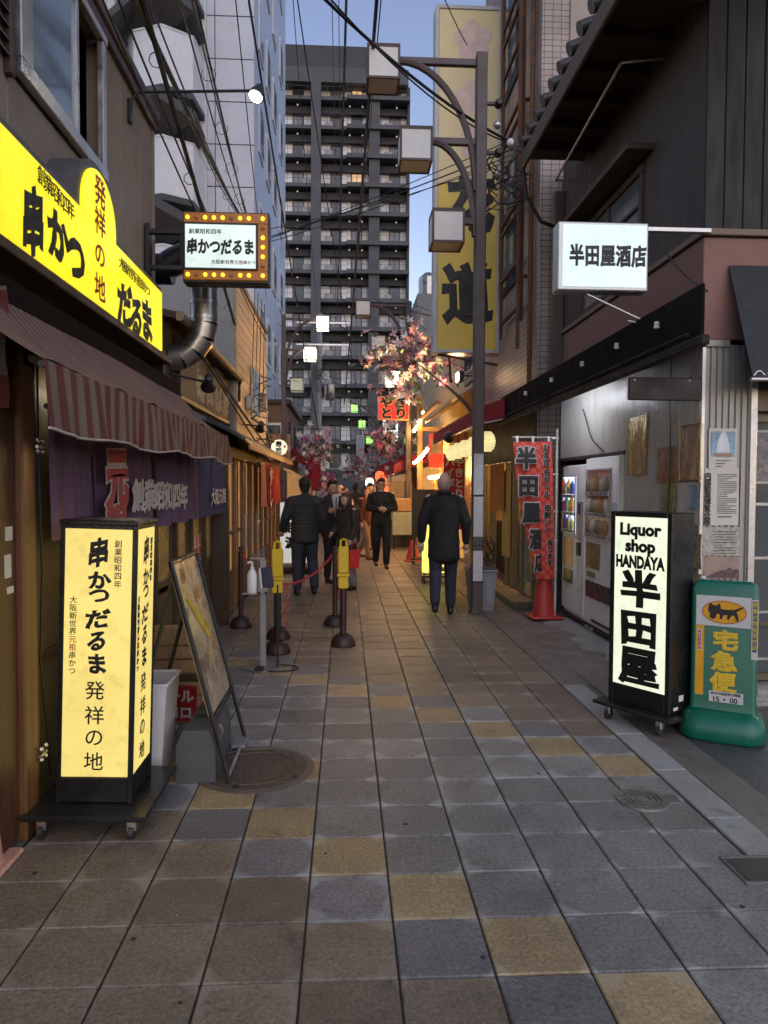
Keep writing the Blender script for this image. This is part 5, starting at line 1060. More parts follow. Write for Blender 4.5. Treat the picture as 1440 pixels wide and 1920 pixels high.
blossoms('large spray of pink and white paper blossoms leaning off a branch', _c, (.85, .6, .72), 190, 3, .115, [bez(atY(893, 790, 10.5), atY(870, 740, 11.3), atY(830, 720, 12.5), _c, 10), bez(atY(846, 715, 12.4), atY(842, 690, 12.8), atY(850, 665, 13), atY(825, 650, 13.3), 6)])
blossoms('spray of pink blossoms left, hung before the utility pole', atY(590, 838, 24), (.75, .5, .55), 130, 5, .13)
blossoms('warm lit spray of blossoms below the red sign', atY(724, 828, 21), (.55, .5, .62), 120, 6, .13)
blossoms('small far spray of pink blossoms near street end', atY(672, 880, 33), (.75, .5, .5), 70, 8, .15)
blossoms('drooping spray of pale blossoms above the suited man', atY(615, 915, 24), (.35, .4, .7), 70, 9, .12)
blossoms('tiny far spray of blossoms above red lanterns', atY(697, 892, 30), (.5, .4, .3), 40, 10, .13)

# ================================================================== FAR SHOPS, both sides
def shophouse(lab, x0, x1, y0, y1, h, wallm, roofm, wins=(), upper=None):
    t = thing('shop_house', lab, 'building', ((x0+x1)/2, (y0+y1)/2, 0), group='shop houses along the far street')
    part('wall', MB().box(x0, x1, y0, y1, 0, h), wallm, t)
    part('roof', MB().bbox(x0-.15, x1+.15, y0-.1, y1+.1, h, h+.16, .02), roofm, t)
    xe = x1 if x1 < 0 else x0; sg = 1 if x1 < 0 else -1
    for (a, b, z0, z1) in wins:
        w = part('window', MB().bbox(xe-.02, xe+sg*.06, a, b, z0, z1, .01), DARK_BROWN, t); part('pane', MB().box(xe+sg*.061, xe+sg*.066, a+.08, b-.08, z0+.08, z1-.08), DGLASS, w)
    w = part('window', MB().bbox(xe-sg*.9, xe-sg*.15, y0-.06, y0, h*.52, h*.86, .01), ALU, t); part('pane', MB().box(xe-sg*.85, xe-sg*.2, y0-.066, y0-.061, h*.54, h*.84), mat('dim green glass', (.07,.09,.06), .15, bump=.01), w)
    part('shop_front', MB().bbox(xe-.02, xe+sg*.05, y0+.2, y1-.2, .1, 2.1, .01), mat('warm far front', (.25,.13,.06), .5, emit=(1,.5,.18), estr=.18, var=.5, scale=2), t)
    return t
PLK = mat('brown far siding', (.2,.13,.09), .8, var=.15); GRY = mat('grey far siding', (.2,.2,.2), .8, var=.15)
t = shophouse('two storey brown house with peach corrugated balcony, left beyond lamp post', -5, -1.95, 24.2, 30, 4.3, PLK, DARK_BROWN, ((25, 26.5, 2.6, 3.8), (27.4, 29, 2.6, 3.8)))
part('balcony', corr((-3.3, 23.9), (-1.8, 23.9), 2.45, 3.3, (0, -1), .16, .04), mat('peach ribbed sheet', (.45,.27,.14), .6), t)
part('balcony_floor', MB().box(-3.3, -1.8, 23.9, 24.15, 2.38, 2.449), DARK_BROWN, t)
shophouse('low grey house at far left before the tower', -6, -2.2, 31, 42, 3.4, GRY, DARK_BROWN, ((33, 35, 2.4, 3.1),))
shophouse('narrow dark house at far left near street end', -6, -2.3, 43, 60, 3.2, PLK, DARK_BROWN)
shophouse('dim brown house at far right beyond the wooden post', 2.3, 6, 25, 36, 4.6, PLK, DARK_BROWN, ((26, 28, 2.8, 3.9), (30, 32, 2.8, 3.9)))
shophouse('low grey house at far right near street end', 2.3, 6, 37, 58, 3.6, GRY, DARK_BROWN)
t = thing('slim_block', 'slim grey block with rooftop pipes right of the tower', 'building', (4, 46, 0))
part('wall', MB().box(3.9, 7, 40, 52, 0, 12.2), GRY, t); part('roof_tank', MB().lathe([(.5,0),(.55,.1),(.55,1.1),(.2,1.4)], 14, (4.6, 41, 12.2)), GALV, t)
# roofs of red canvas at the far end
for (lab, a, b, z, xo, xi) in (('dark red far awning right above red lanterns', 19.6, 24.6, 2.2, 1.3, 2.3), ('second red awning farther down on the right', 26, 31, 2.35, 1.2, 2.3), ('red far awning on the left behind suited man', 26, 30, 2.5, -1.3, -1.95)):
    t = thing('awning', lab, 'awning', ((xo+xi)/2, a, z), group='far red awnings')
    part('canopy', MB().add([(xi, a, z+.5), (xo, a, z), (xo, b, z), (xi, b, z+.5), (xo, a, z-.25), (xo, b, z-.25)], [(0,1,2,3),(1,4,5,2)]).add([(xi, a-.001, z+.5), (xo, a-.001, z), (xo, a-.001, z-.25), (xi, a-.001, z+.1)], [(0,3,2,1)]), RA, t)
    part('bar', MB().cyl((xo, a, z-.26), (xo, b, z-.26), .015), ALU, t)
t = thing('parasol', 'folded dark red parasol standing at far left', 'parasol', (-1.2, 27, 0))
part('cloth', MB().lathe([(.02,3.4),(.1,3.2),(.28,2.2),(.36,1.5),(.3,1.45)], 12, (-1.2, 27, 0)), mat('crimson canvas', (.3,.015,.03), .8), t, smooth=True); part('pole', MB().cyl((-1.2, 27, 0), (-1.2, 27, 3.5), .025), ALU, t)
# far signs
def farsign(lab, px0, py0, px1, py1, Y, face, txt=None, ink=INK, vert=True):
    a, b = atY(px0, py0, Y), atY(px1, py1, Y); t = thing('hanging_sign', lab, 'sign', ((a.x+b.x)/2, Y, b.z), group='far hanging signs')
    part('housing', MB().bbox(a.x, b.x, Y, Y+.15, b.z, a.z, .01), GALV, t); part('face', MB().box(a.x+.02, b.x-.02, Y-.012, Y-.001, b.z+.02, a.z-.02), face, t)
    e = 2.3 if b.x > 0 else -2.2; part('arm', MB().bbox(b.x if e > 0 else e, e if e > 0 else a.x, Y+.05, Y+.09, a.z-.12, a.z-.08, .004), BLACK, t)
    if txt:
        w = b.x-a.x; h = a.z-b.z; s = min(w*.8, h/len(txt)*.92)
        letters('lettering', [(ch, (a.x+b.x)/2, a.z-h*(i+.5)/len(txt), s, s) for i, ch in enumerate(txt)], (0, Y-.012, 0), (1,0,0), V_, ink, t, bold=.05)
farsign('white lit vertical sign partly behind red sign and blossoms', 717, 785, 747, 832, 22, glow('pale cyan sheet', (.8,.95,.9), .8), '恒穴')
farsign('blank pale vertical sign in the street centre', 668, 816, 683, 864, 36, mat('blank sign face', (.42,.46,.5), .5))
farsign('slim grey sign lettered 山かつ far right', 692, 856, 706, 900, 30, mat('grey sign face', (.3,.3,.31), .5), '山かつ')
farsign('pinkish vertical sign beside utility pole', 609, 800, 621, 845, 33, mat('pink sign face', (.45,.36,.36), .5), '酒串')
# far red lanterns and a stall shelf
for i, (px, py, Y, on) in enumerate(((716, 904, 22, 1), (722, 922, 21, 1), (712, 893, 24, 1), (693, 905, 26, 0))):
    p = atY(px, py, Y); g = thing('paper_lantern', ('middle red paper lantern left of the young man in glasses', 'lowest red paper lantern hidden by the young man in glasses', 'upper red paper lantern under the dark red awning', 'small white lantern left of the red lanterns')[i], 'lantern', p, group='far paper lanterns')
    lpart('shade', MB().lathe([(.06,-.17),(.13,-.12),(.155,0),(.13,.12),(.06,.17)], 14), glow('lit red lantern', (1,.1,.03), 1.5, .15) if on else glow('lit white lantern', (1,.9,.75), 1.5), g, smooth=True); lpart('cap', MB().cyl((0,0,.17), (0,0,.2), .07, n=10), BLACK, g); lpart('cord', MB().cyl((0,0,.2), (0,0,.5), .006, n=4), BLACK, g)
t = thing('stall_shelf', 'greenish cabinet and crates stacked by the wooden post', 'cabinet', (1.55, 18.9, 0))
part('cabinet', MB().bbox(1.2, 1.75, 18.6, 19.3, .35, .95, .02), mat('pale green cabinet', (.3,.33,.24), .6, var=.2), t); part('crate', MB().bbox(1.25, 1.7, 18.62, 19.2, .96, 1.3, .02), WOOD_L, t); part('leg', MB().bbox(1.22, 1.28, 18.62, 18.68, 0, .349, .004), BLACK, t); part('leg', MB().bbox(1.68, 1.74, 18.62, 18.68, 0, .349, .004), BLACK, t)
part('back_shelf', MB().bbox(1.15, 1.78, 19.4, 19.5, .0, 1.75, .01), mat('dim stall panel', (.22,.16,.1), .7, var=.3, scale=5), t)

# ================================================================== OVERHEAD CABLES
nc = 0; LC = {}; ORD = ('first', 'second', 'third', 'fourth', 'fifth', 'sixth', 'seventh', 'eighth', 'ninth', 'tenth')
MANY = ('thin black cable from the left in the upper left bundle', 'thin cable from the top crossing below the second box lantern', 'thin cable from the top fanning from the left lamp post', 'loose cable from the left hanging down the peach wall', 'thin far cable from the left tangled before the tower', 'hair thin cable from the right at top centre')
def cable(a, b, s=.25, r=.009, lab=None, coils=0, n=18):
    global nc
    nc += 1; pts = sag(a, b, s, n)
    LC[lab] = LC.get(lab, 0)+1
    if lab in MANY: lab = '%s %s' % (ORD[LC[lab]-1], lab)
    lab = lab or 'thin black overhead cable strung along the street'
    if coils:
        t = thing('overhead_cable', lab, 'cable', a, group='overhead cables'); part('wire', MB().tube(pts, r, 5), CABLE, t); rr = random.Random(nc)
        for i in range(coils):
            q = pts[1+int((n-2)*(i+.5)/coils)]; cr = rr.uniform(.04, .09); ph = rr.uniform(0, 6)
            part('coil', MB().tube([q+Vector((cr*math.cos(k*.8+ph)-.02, .02*k/8, cr*math.sin(k*.8+ph)-cr)) for k in range(8)], .004, 4), CABLE, t)
    else: tag(part('overhead_cable', MB().tube(pts, r, 5), CABLE), lab, 'cable', 'overhead cables')
def pc(x0, y0, Y0, x1, y1, Y1, s=.1, r=.009, lab=None, coils=0): cable(atY(x0, y0, Y0), atY(x1, y1, Y1), s, r, lab, coils)
# left bundle running down the street wall
U1 = 'thin black cable from the left in the upper left bundle'
for i, (xa, xb, yb) in enumerate(((180, 470, 600), (210, 500, 640), (250, 440, 395), (268, 450, 400), (330, 455, 400), (352, 470, 420))):
    pc(xa, -30, 4.2+.2*i, xb, yb, 13+.4*i, .12, .008, U1)
pc(245, -20, 4.6, 452, 408, 12.5, .06, .022, 'thick black twisted cable crossing above the marquee sign', 7)
pc(262, -20, 4.7, 520, 880, 22, .05, .02, 'thick dark cable descending past the pale block to the lamp post', 5)
pc(440, -20, 8, 500, 560, 22, .1, .008, U1); pc(362, -20, 6, 492, 520, 16, .1, .012, 'spiral bound cable left of the pale block', 8)
pc(465, -10, 9, 620, 930, 33, .3, .016, 'dark cable from top left down to the utility pole', 6)
pc(555, -20, 10, 700, 900, 36, .5, .01, U1); pc(548, -20, 9, 600, 640, 33, .3, .006, U1)
# centre cables
pc(650, -20, 8, 632, 600, 30, .1, .016, 'dark cable hanging through the street centre with coils', 9)
pc(708, -20, 8, 645, 760, 32, .2, .022, 'thickest dark cable crossing the top box lantern', 6)
pc(716, -20, 8.3, 668, 500, 26, .2, .008, 'thin cable beside the thickest cable at top centre'); pc(635, -20, 8, 640, 470, 30, .1, .005, 'hair thin cable from the right at top centre'); pc(622, -20, 8, 632, 420, 30, .1, .005, 'hair thin cable from the right at top centre')
# cross street cables
pc(600, -10, 7, 950, 262, 10, .12, .018, 'heavy black cable swooping behind the lamp post to tiled building'); pc(612, -10, 7, 955, 268, 10.2, .2, .01, 'thin cable beside the heavy swooping cable')
for i, (ya, yb) in enumerate(((450, 262), (446, 280), (455, 290), (430, 300))): pc(500, ya, 13+i*.2, 960, yb, 10.2, .03+.02*i, .007+.003*(i == 1), 'thin cable from the top crossing below the second box lantern')
pc(830, -10, 8, 876, 85, 9.1, .02, .006, 'short cable dropping to the lamp post top')
pc(700, 560, 20, 830, 596, 12, .05, .012, 'dark cable ending at foot of the yellow sign'); pc(720, 545, 22, 880, 602, 13, .08, .008, 'thin cable ending at foot of the yellow sign')
pc(330, 585, 7.0, 530, 905, 15, .03, .012, 'stay cable slanting across the faded signboard'); pc(360, 640, 7.5, 510, 850, 14, .02, .01, 'second stay cable slanting across the faded signboard'); pc(400, 690, 8.5, 525, 870, 14.5, .02, .009, 'third stay cable slanting past the peach wall')
for i in range(4): pc(478+6*i, 540+10*i, 11, 472+7*i, 720+12*i, 11, .0, .006, 'loose cable from the left hanging down the peach wall')
for i in range(7): pc(590+i*12, 700+i*9, 30, 700+i*11, 690+i*22, 34, .3, .008, 'thin far cable from the left tangled before the tower')
for i in range(5): pc(520, 560+i*45, 21, 640+i*20, 640+i*40, 33, .25, .007, 'thin cable from the top fanning from the left lamp post')
t = thing('cable_tangle', 'tangle of looped cables by the tile building eave', 'cables', atY(955, 275, 9.6))
tag(part('loops', (lambda b: [b.tube([atY(925+45*random.random(), 262+8*q, 9.6)+Vector((.25*math.sin(a*.55+q), .1*math.cos(a+q), -.25*(1-math.cos(a*.62)))) for a in range(9)], .01, 4) for q in range(9)] and b)(MB()), CABLE, t), kind='stuff')
part('insulator', MB().ball(atY(957, 267, 9.5), .05, 10), WHITE, t, smooth=True)
t = thing('cable_tangle', 'tangle of wires and junctions on the peach wall', 'cables', atY(485, 720, 12))
tag(part('loops', (lambda b: [b.tube([atY(478+25*random.random(), 700+20*q, 11.5)+Vector((.12*math.sin(a*.7+q), .15*math.cos(a*.9+q), -.12*a*.3)) for a in range(8)], .008, 4) for q in range(9)] and b)(MB()), CABLE, t), kind='stuff')
part('junction_box', MB().bbox(-1.5, -1.4, 11.0, 11.2, 2.75, 2.95, .01), GALV, t)
# ================================================================== STREET FURNITURE
def casters(t, pts, r=.035):
    for (x, y) in pts:
        c = lpart('caster', MB().bbox(x-.022, x+.022, y-.02, y+.02, r*1.2, .1, .004), STEEL, t)
        lpart('wheel', MB().lathe([(r*.5,-.014),(r,-.012),(r,.012),(r*.5,.014)], 16, (x, y, r), 'x'), mat('caster rubber', (.03,.03,.03), .5), c, smooth=True)
# ---- yellow box sign, left foreground
t = thing('box_sign', 'tall yellow lit box sign on wheeled black base, left foreground', 'sign', (-1.165, 3.55, 0), ry=math.radians(1.6))
YB = glow('warm yellow sheet', (1,.78,.22), .5, .09, 2.2)
casters(t, [(-.2, -.25), (.2, -.25), (-.2, .25), (.2, .25)])
lpart('base_plate', MB().bbox(-.275, .275, -.31, .3, .1, .125, .006), BLACKPAINT, t)
lpart('plinth', MB().bbox(-.165, .165, -.165, .175, .126, .245, .006), BLACKPAINT, t)
H0, H1, hw = .25, 1.42, .165
lpart('frame', MB().bbox(-hw-.008, -hw+.014, -hw-.008, -hw+.014, .126, H1, .003).bbox(hw-.014, hw+.008, -hw-.008, -hw+.014, .126, H1, .003).bbox(hw-.014, hw+.008, hw-.014, hw+.008, .126, H1, .003).bbox(-hw-.008, -hw+.014, hw-.014, hw+.008, .126, H1, .003).bbox(-hw-.012, hw+.012, -hw-.012, hw+.012, H1, H1+.02, .004).bbox(-hw+.014, hw-.014, -hw-.006, -hw+.01, H1-.02, H1-.0005, .003).bbox(hw-.01, hw+.006, -hw+.014, hw-.014, H1-.02, H1-.0005, .003), BLACKPAINT, t)
lpart('face', MB().box(-hw+.014, hw-.014, -hw-.002, -hw+.006, H0, H1-.02), YB, t); lpart('face', MB().box(hw-.006, hw+.002, -hw+.014, hw-.014, H0, H1-.02), YB, t); lpart('face', MB().box(-hw-.002, -hw+.006, -hw+.014, hw-.014, H0, H1-.02), YB, t); lpart('back_panel', MB().box(-hw+.014, hw-.014, hw-.004, hw, .126, H1-.02), BLACKPAINT, t)
for o_, u_, s_ in (((0, -hw-.002, 0), (1,0,0), 1), ((hw+.002, 0, 0), (0,1,0), 1)):
    big = [('串', .0, 1.292, .10, .135), ('か', .005, 1.164, .105, .088), ('つ', .005, 1.095, .10, .085), ('だ', .0, .987, .115, .095), ('る', .0, .885, .098, .1), ('ま', .0, .777, .1, .1)]
    letters('lettering', big, o_, u_, V_, INK, t, bold=.042, brush=.06, world=False)
    letters('lettering', [(c, -.005, z, .092, .092) for c, z in zip('発祥の地', (.654, .538, .436, .322))], o_, u_, V_, INK, t, bold=.008, world=False)
    letters('lettering', column('創業昭和四年', .088, 1.352, .036, .037), o_, u_, V_, INK, t, bold=.012, brush=.03, world=False)
    letters('lettering', column('大阪新世界', -.11, 1.09, .035, .0365), o_, u_, V_, INK, t, bold=.012, brush=.03, world=False)
    letters('lettering', column('元祖', -.11, .9075, .035, .0365), o_, u_, V_, REDINK, t, bold=.012, brush=.03, world=False)
    letters('lettering', column('串かつ', -.11, .8345, .035, .0365), o_, u_, V_, INK, t, bold=.012, brush=.03, world=False)
# ---- A-frame menu board
t = thing('menu_board', 'leaning A-frame board with faded pictorial menu beside yellow box sign', 'menu board', (-.8, 4.2, 0))
def lean(h): return -.62-.305*h/1.2    # x of the board's plane at height h
fr = MB()
for y in (3.88, 4.53): fr.cyl((lean(0), y, .01), (lean(1.2), y, 1.2), .014, n=6)
for h in (1.19, .34): fr.cyl((lean(h), 3.88, h), (lean(h), 4.53, h), .014, n=6)
part('frame', fr, BLACK, t)
for y in (3.92, 4.49): part('leg', MB().cyl((lean(1.1)-.01, y, 1.12), (-1.2, y, .01), .013, n=6), mat('olive tube', (.06,.055,.025), .5), t)
part('foot_bar', MB().cyl((lean(.03), 3.88, .03), (lean(.03), 4.53, .03), .01, n=6).bbox(-.68, -.6, 4.35, 4.5, .02, .04, .004), mat('worn grey bar', (.2,.2,.2), .5), t)
part('panel', MB().add([(lean(.36)-.004, 3.895, .36), (lean(.36)-.004, 4.515, .36), (lean(1.18)-.004, 4.515, 1.18), (lean(1.18)-.004, 3.895, 1.18), (lean(.36)-.02, 3.895, .36), (lean(.36)-.02, 4.515, .36), (lean(1.18)-.02, 4.515, 1.18), (lean(1.18)-.02, 3.895, 1.18)], [(0,1,2,3),(7,6,5,4),(0,4,5,1),(1,5,6,2),(2,6,7,3),(3,7,4,0)]), mat('faded menu print', (.42,.34,.22), .3, var=.35, scale=5, bump=.02, dirt=(.25,.10,.05), dirt_amt=.8, dirt_scale=6, coat=.5), t)
part('yellow_print', MB().add([(lean(h)-.0005, y, h) for y, h in ((4.0,.98),(4.06,.98),(4.3,.78),(4.36,.70),(4.3,.70),(4.16,.82))], [(0,1,2,3,4,5)]), mat('yellow print', (.6,.42,.03), .4, bump=0), t)
rr = random.Random(5)
for i in range(14):
    y, h = rr.uniform(3.93, 4.4), rr.uniform(.42, 1.1); a, b = rr.uniform(.05, .11), rr.uniform(.04, .09)
    part('picture', MB().add([(lean(h_)-.001, y_, h_) for y_, h_ in ((y, h), (y+a, h+.01), (y+a, h+b), (y, h+b-.01))], [(0,1,2,3)]), mat('menu photo %d' % (i % 5), ((.4,.2,.08), (.5,.42,.3), (.28,.2,.16), (.45,.33,.12), (.3,.12,.08))[i % 5], .35, var=.4, scale=14, bump=0), t)
# grey weight
t = thing('stand_weight', 'grey plastic base weight with slots at foot of A-frame', 'base weight', (-.8, 4.15, 0))
DGP = mat('grey plastic weight', (.075,.078,.082), .65, var=.15)
part('body', MB().prism([(-.905, .0), (-.695, .0), (-.695, .2), (-.73, .285), (-.87, .285), (-.905, .2)], 3.9, 4.42, 'y'), DGP, t)
for y in (4.12, 4.26): part('slot', MB().box(-.85, -.76, y, y+.06, .2851, .287), BLACK, t)
part('scuff', MB().add([(-.694, 3.95, .17), (-.694, 4.15, .2), (-.712, 4.15, .245), (-.71, 3.98, .22)], [(0,1,2,3)]), mat('bare wood scuff', (.5,.32,.2), .8), t)
# white bucket and wooden beer crates
t = thing('bin', 'slim white plastic bin tucked behind yellow box sign', 'bin', (-1.06, 4.08, 0))
part('body', MB().add([(-1.13,3.96,.02),(-1.0,3.96,.02),(-1.0,4.2,.02),(-1.13,4.2,.02),(-1.15,3.93,.52),(-.96,3.93,.52),(-.96,4.24,.52),(-1.15,4.24,.52)], [(0,3,2,1),(0,1,5,4),(1,2,6,5),(2,3,7,6),(3,0,4,7)]), WHITE, t); part('rim', MB().tube([(-1.15,3.93,.52),(-.96,3.93,.52),(-.96,4.24,.52),(-1.15,4.24,.52)], .012, 6, True), WHITE, t)
part('label', MB().add([(-.983, 3.98, .28), (-.983+.004, 4.12, .28), (-.968, 4.12, .42), (-.972, 3.98, .42)], [(0,1,2,3)]), mat('paper label', (.5,.5,.48), .7), t)
def crate(lab, x, y, z, rz, txt):
    t = thing('crate', lab, 'crate', (x, y, z), rz, group='wooden crates beside the restaurant')
    for j, zz in enumerate((.02, .115, .21)):
        for sx in (-1, 1): lpart('slat', MB().bbox(-.2, .2, sx*.15-.008, sx*.15+.008, zz, zz+.078, .003), WOOD_L, t)
        for sy in (-1, 1): lpart('slat', MB().bbox(sy*.2-.008, sy*.2+.008, -.141, .141, zz, zz+.078, .003), WOOD_L, t)
    lpart('floor', MB().box(-.19, .19, -.14, .14, .005, .018), WOOD_L, t)
    if txt:
        lpart('label', MB().box(-.15, .16, -.1625, -.1585, .03, .27), mat('red label', (.3,.015,.015), .5), t); letters('lettering', row('ビール', -.13, .2, .09)+row('ロロ', -.05, .09, .09), (0, -.163, 0), (1,0,0), V_, WPR, t, bold=.04, world=False)
crate('lower wooden crate with red label under the menu board', -1.12, 5.02, 0, math.radians(-8), True); crate('upper empty wooden crate stacked by the door', -1.15, 5.12, .31, math.radians(6), False)
# cone at the frame's left edge
t = thing('traffic_cone', 'faded pink cone at the left frame edge', 'cone', (-1.53, 3.05, 0))
lpart('cone', MB().lathe([(.11,.02),(.1,.04),(.03,.68),(.02,.7)], 18), mat('faded pink plastic', (.5,.27,.2), .7, var=.2), t, smooth=True); lpart('foot', MB().bbox(-.14, .14, -.14, .14, 0, .025, .01), MATS['faded pink plastic'], t)
# ---- manhole covers
def ironmat(name, pat):
    m = mat(name, (.12,.088,.06), .5, metal=.3, var=.3, scale=9, bump=.2, dirt=(.05,.035,.02), dirt_amt=.6, dirt_scale=8); nt = m.node_tree; bp = [n for n in nt.nodes if n.bl_idname == 'ShaderNodeBump'][0]
    tc = [n for n in nt.nodes if n.bl_idname == 'ShaderNodeTexCoord'][0]
    vz = _n(nt, 'ShaderNodeTexVoronoi'); vz.inputs['Scale'].default_value = pat; vz.feature = 'DISTANCE_TO_EDGE'; nt.links.new(tc.outputs['Object'], vz.inputs['Vector'])
    rp = _n(nt, 'ShaderNodeMapRange'); rp.inputs[1].default_value = .03; rp.inputs[2].default_value = .1; nt.links.new(vz.outputs[0], rp.inputs[0]); nt.links.new(rp.outputs[0], bp.inputs['Height']); bp.inputs['Strength'].default_value = .8; bp.inputs['Distance'].default_value = .006
    return m
t = thing('manhole_cover', 'large round iron manhole cover beside A-frame board', 'manhole cover', (-.51, 4.09, 0))
IRON = ironmat('patterned cast iron', 26)
lpart('rim', MB().lathe([(.27,-.01),(.335,-.01),(.338,.005),(.30,.007),(.297,.003),(.27,.003)], 48), mat('iron rim', (.15,.12,.09), .5, metal=.3, var=.2), t, smooth=30)
lpart('lid', MB().cyl((0,0,-.01), (0,0,.0055), .292, n=48), IRON, t)
lpart('ring', MB().tube([(.235*math.cos(a*math.pi/24), .235*math.sin(a*math.pi/24), .0055) for a in range(48)], .005, 5, True), IRON, t)
for a in (75, 255, 330): lpart('key_hole', MB().cyl((.27*math.cos(math.radians(a)), .27*math.sin(math.radians(a)), .005), (.27*math.cos(math.radians(a)), .27*math.sin(math.radians(a)), .0066), .016, n=10), BLACK, t)
t = thing('manhole_cover', 'small round metal valve cover with concentric rings near the kerb', 'manhole cover', (1.525, 3.59, 0))
VM = mat('valve iron', (.17,.16,.15), .42, metal=.5, var=.2)
lpart('lid', MB().lathe([(.0,.008),(.03,.008),(.03,.003),(.045,.003),(.045,.008),(.06,.008),(.06,.003),(.072,.003),(.072,.008),(.085,.008),(.085,.003),(.095,.003),(.095,.009),(.13,.009),(.135,-.01)], 36), VM, t, smooth=25)
lpart('lug', MB().bbox(.10, .19, -.05, .05, -.01, .007, .004), VM, t)
for i in range(14): lpart('stud', MB().bbox(.1, .118, -.006, .006, .009, .013, .002), VM, t, rot=(0, 0, i*2*math.pi/14))
t = thing('manhole_cover', 'half hidden square iron cover at the right frame edge', 'manhole cover', (1.75, 2.9, 0)); lpart('lid', MB().bbox(-.11, .14, -.09, .09, -.01, .007, .004), mat('dull square iron', (.07,.06,.05), .55, metal=.3), t); lpart('frame', MB().bbox(-.13, .16, -.11, -.0925, -.01, .009, .003).bbox(-.13, .16, .0925, .11, -.01, .009, .003).bbox(-.13, -.1125, -.092, .092, -.01, .009, .003), VM, t)

# ---- stanchions, chains
MAR = mat('maroon brown plastic', (.034,.016,.013), .45, var=.15); YP = mat('yellow plastic', (.62,.42,.015), .45, var=.1, dirt=(.3,.2,.03), dirt_amt=.3)
def stanchion(lab, x, y, h, kind):
    t = thing('stanchion', lab, 'stanchion', (x, y, 0), group='stanchions outside the restaurants')
    lpart('base', MB().lathe([(.125,0),(.128,.015),(.122,.05),(.095,.095),(.07,.115),(.06,.118),(.05,.105),(.02,.105)], 24), MAR, t, smooth=40)
    if kind == 'knob':
        lpart('post', MB().cyl((0,0,.1), (0,0,h-.1), .027, n=14), MAR, t, smooth=True)
        k = lpart('cap', MB().lathe([(.03,h-.1),(.031,h-.07),(.02,h-.055),(.018,h-.045)], 14), MAR, t, smooth=True); lpart('knob', MB().ball((0,0,h-.025), .028, 14), MAR, k, smooth=True)
    else:
        lpart('post', MB().cyl((0,0,.1), (0,0,.62), .032, n=14), MAR, t, smooth=True)
        lpart('sleeve', MB().bbox(-.05, .05, -.036, .036, .58, .70, .008), YP, t); lpart('collar', MB().bbox(-.064, .064, -.045, .045, .70, .73, .006), YP, t)
        lpart('head', MB().bbox(-.054, .054, -.038, .038, .731, 1.0, .012), YP, t)
        lpart('handle', MB().tube([(-.03,0,.99),(-.028,0,1.06),(0,0,1.075),(.028,0,1.06),(.03,0,.99)], .012, 8), YP, t, smooth=True)
    return t
S1 = stanchion('maroon knobbed stanchion against the wooden door posts', -1.18, 8.25, .92, 'knob')
S2 = stanchion('maroon knobbed stanchion behind the near yellow headed one', -.70, 7.63, .9, 'knob')
S3 = stanchion('yellow headed stanchion behind the hand sanitiser stand', -.65, 6.96, 1.03, 'head')
S4 = stanchion('maroon knobbed stanchion hung with red chain by the woman', -.12, 8.34, .92, 'knob')
S5 = stanchion('yellow headed stanchion standing alone right of the chain', -.02, 7.26, 1.08, 'head')
CHR = mat('red plastic chain', (.5,.03,.04), .4, bump=0)
_link = MB().tube([(.02*math.cos(a*.7854)*.62, 0, .02*math.sin(a*.7854)) for a in range(8)], .0045, 5, True).mesh('link', CHR)
def chain(lab, a, b, s):
    t = thing('chain', lab, 'chain', a, group='red plastic chains'); pts = sag(a, b, s, 60); ln = sum((pts[i+1]-pts[i]).length for i in range(60)); k = int(ln/.029); B = MB()
    for i in range(k):
        f = i/k*60; j = min(59, int(f)); p = pts[j].lerp(pts[j+1], f-j); d = (pts[j+1]-pts[j]).normalized(); q = d.to_track_quat('Z', 'Y'); o = put('link', _link, t); o.location = p; o.rotation_mode = 'QUATERNION'
        from mathutils import Quaternion
        o.rotation_quaternion = q @ Quaternion((0,0,1), (i % 2)*math.pi/2)
chain('red plastic chain slung between two maroon stanchions', (-.66, 7.6, .70-.12), (-.14, 8.3, .83), .1)
chain('red plastic chain hanging straight down the yellow headed stanchion', (-.60, 7.5, .58), (-.60, 7.48, .14), 0); chain('red plastic chain hanging down beside the lone stanchion', (-.09, 8.2, .8), (-.06, 8.1, .35), .02); chain('red plastic chain from the door stanchion towards sanitiser', (-1.15, 8.2, .82), (-.72, 7.66, .6), .06)
# ---- hand sanitiser stand
t = thing('sanitiser_stand', 'grey metal stand holding white pump sanitiser bottle', 'stand', (-.73, 6.4, 0))
part('base_plate', MB().add([(-.93, 6.36, .0), (-.72, 6.18, .0), (-.52, 6.38, .0), (-.72, 6.6, .0), (-.93, 6.36, .012), (-.72, 6.18, .012), (-.52, 6.38, .012), (-.72, 6.6, .012)], [(0,3,2,1),(4,5,6,7),(0,1,5,4),(1,2,6,5),(2,3,7,6),(3,0,4,7)]), mat('satin steel', (.4,.4,.39), .35, metal=.8), t)
part('pole', MB().bbox(-.745, -.695, 6.36, 6.41, .012, .96, .004), mat('clear grey pole', (.24,.235,.22), .35, var=.1), t); part('pedal', MB().bbox(-.78, -.70, 6.24, 6.34, .013, .03, .004), BLACK, t)
part('bracket', MB().bbox(-.76, -.68, 6.34, 6.43, .66, .86, .004), mat('clear grey pole', (.24,.235,.22), .35), t); part('shelf', MB().bbox(-.9, -.762, 6.33, 6.44, .655, .665, .003), ALU, t); part('top_arm', MB().bbox(-.83, -.70, 6.375, 6.395, .962, .972, .003), ALU, t)
for x in (-.75, -.69): part('knob', MB().cyl((x, 6.33, .67), (x, 6.345, .67), .012), BLACK, t)
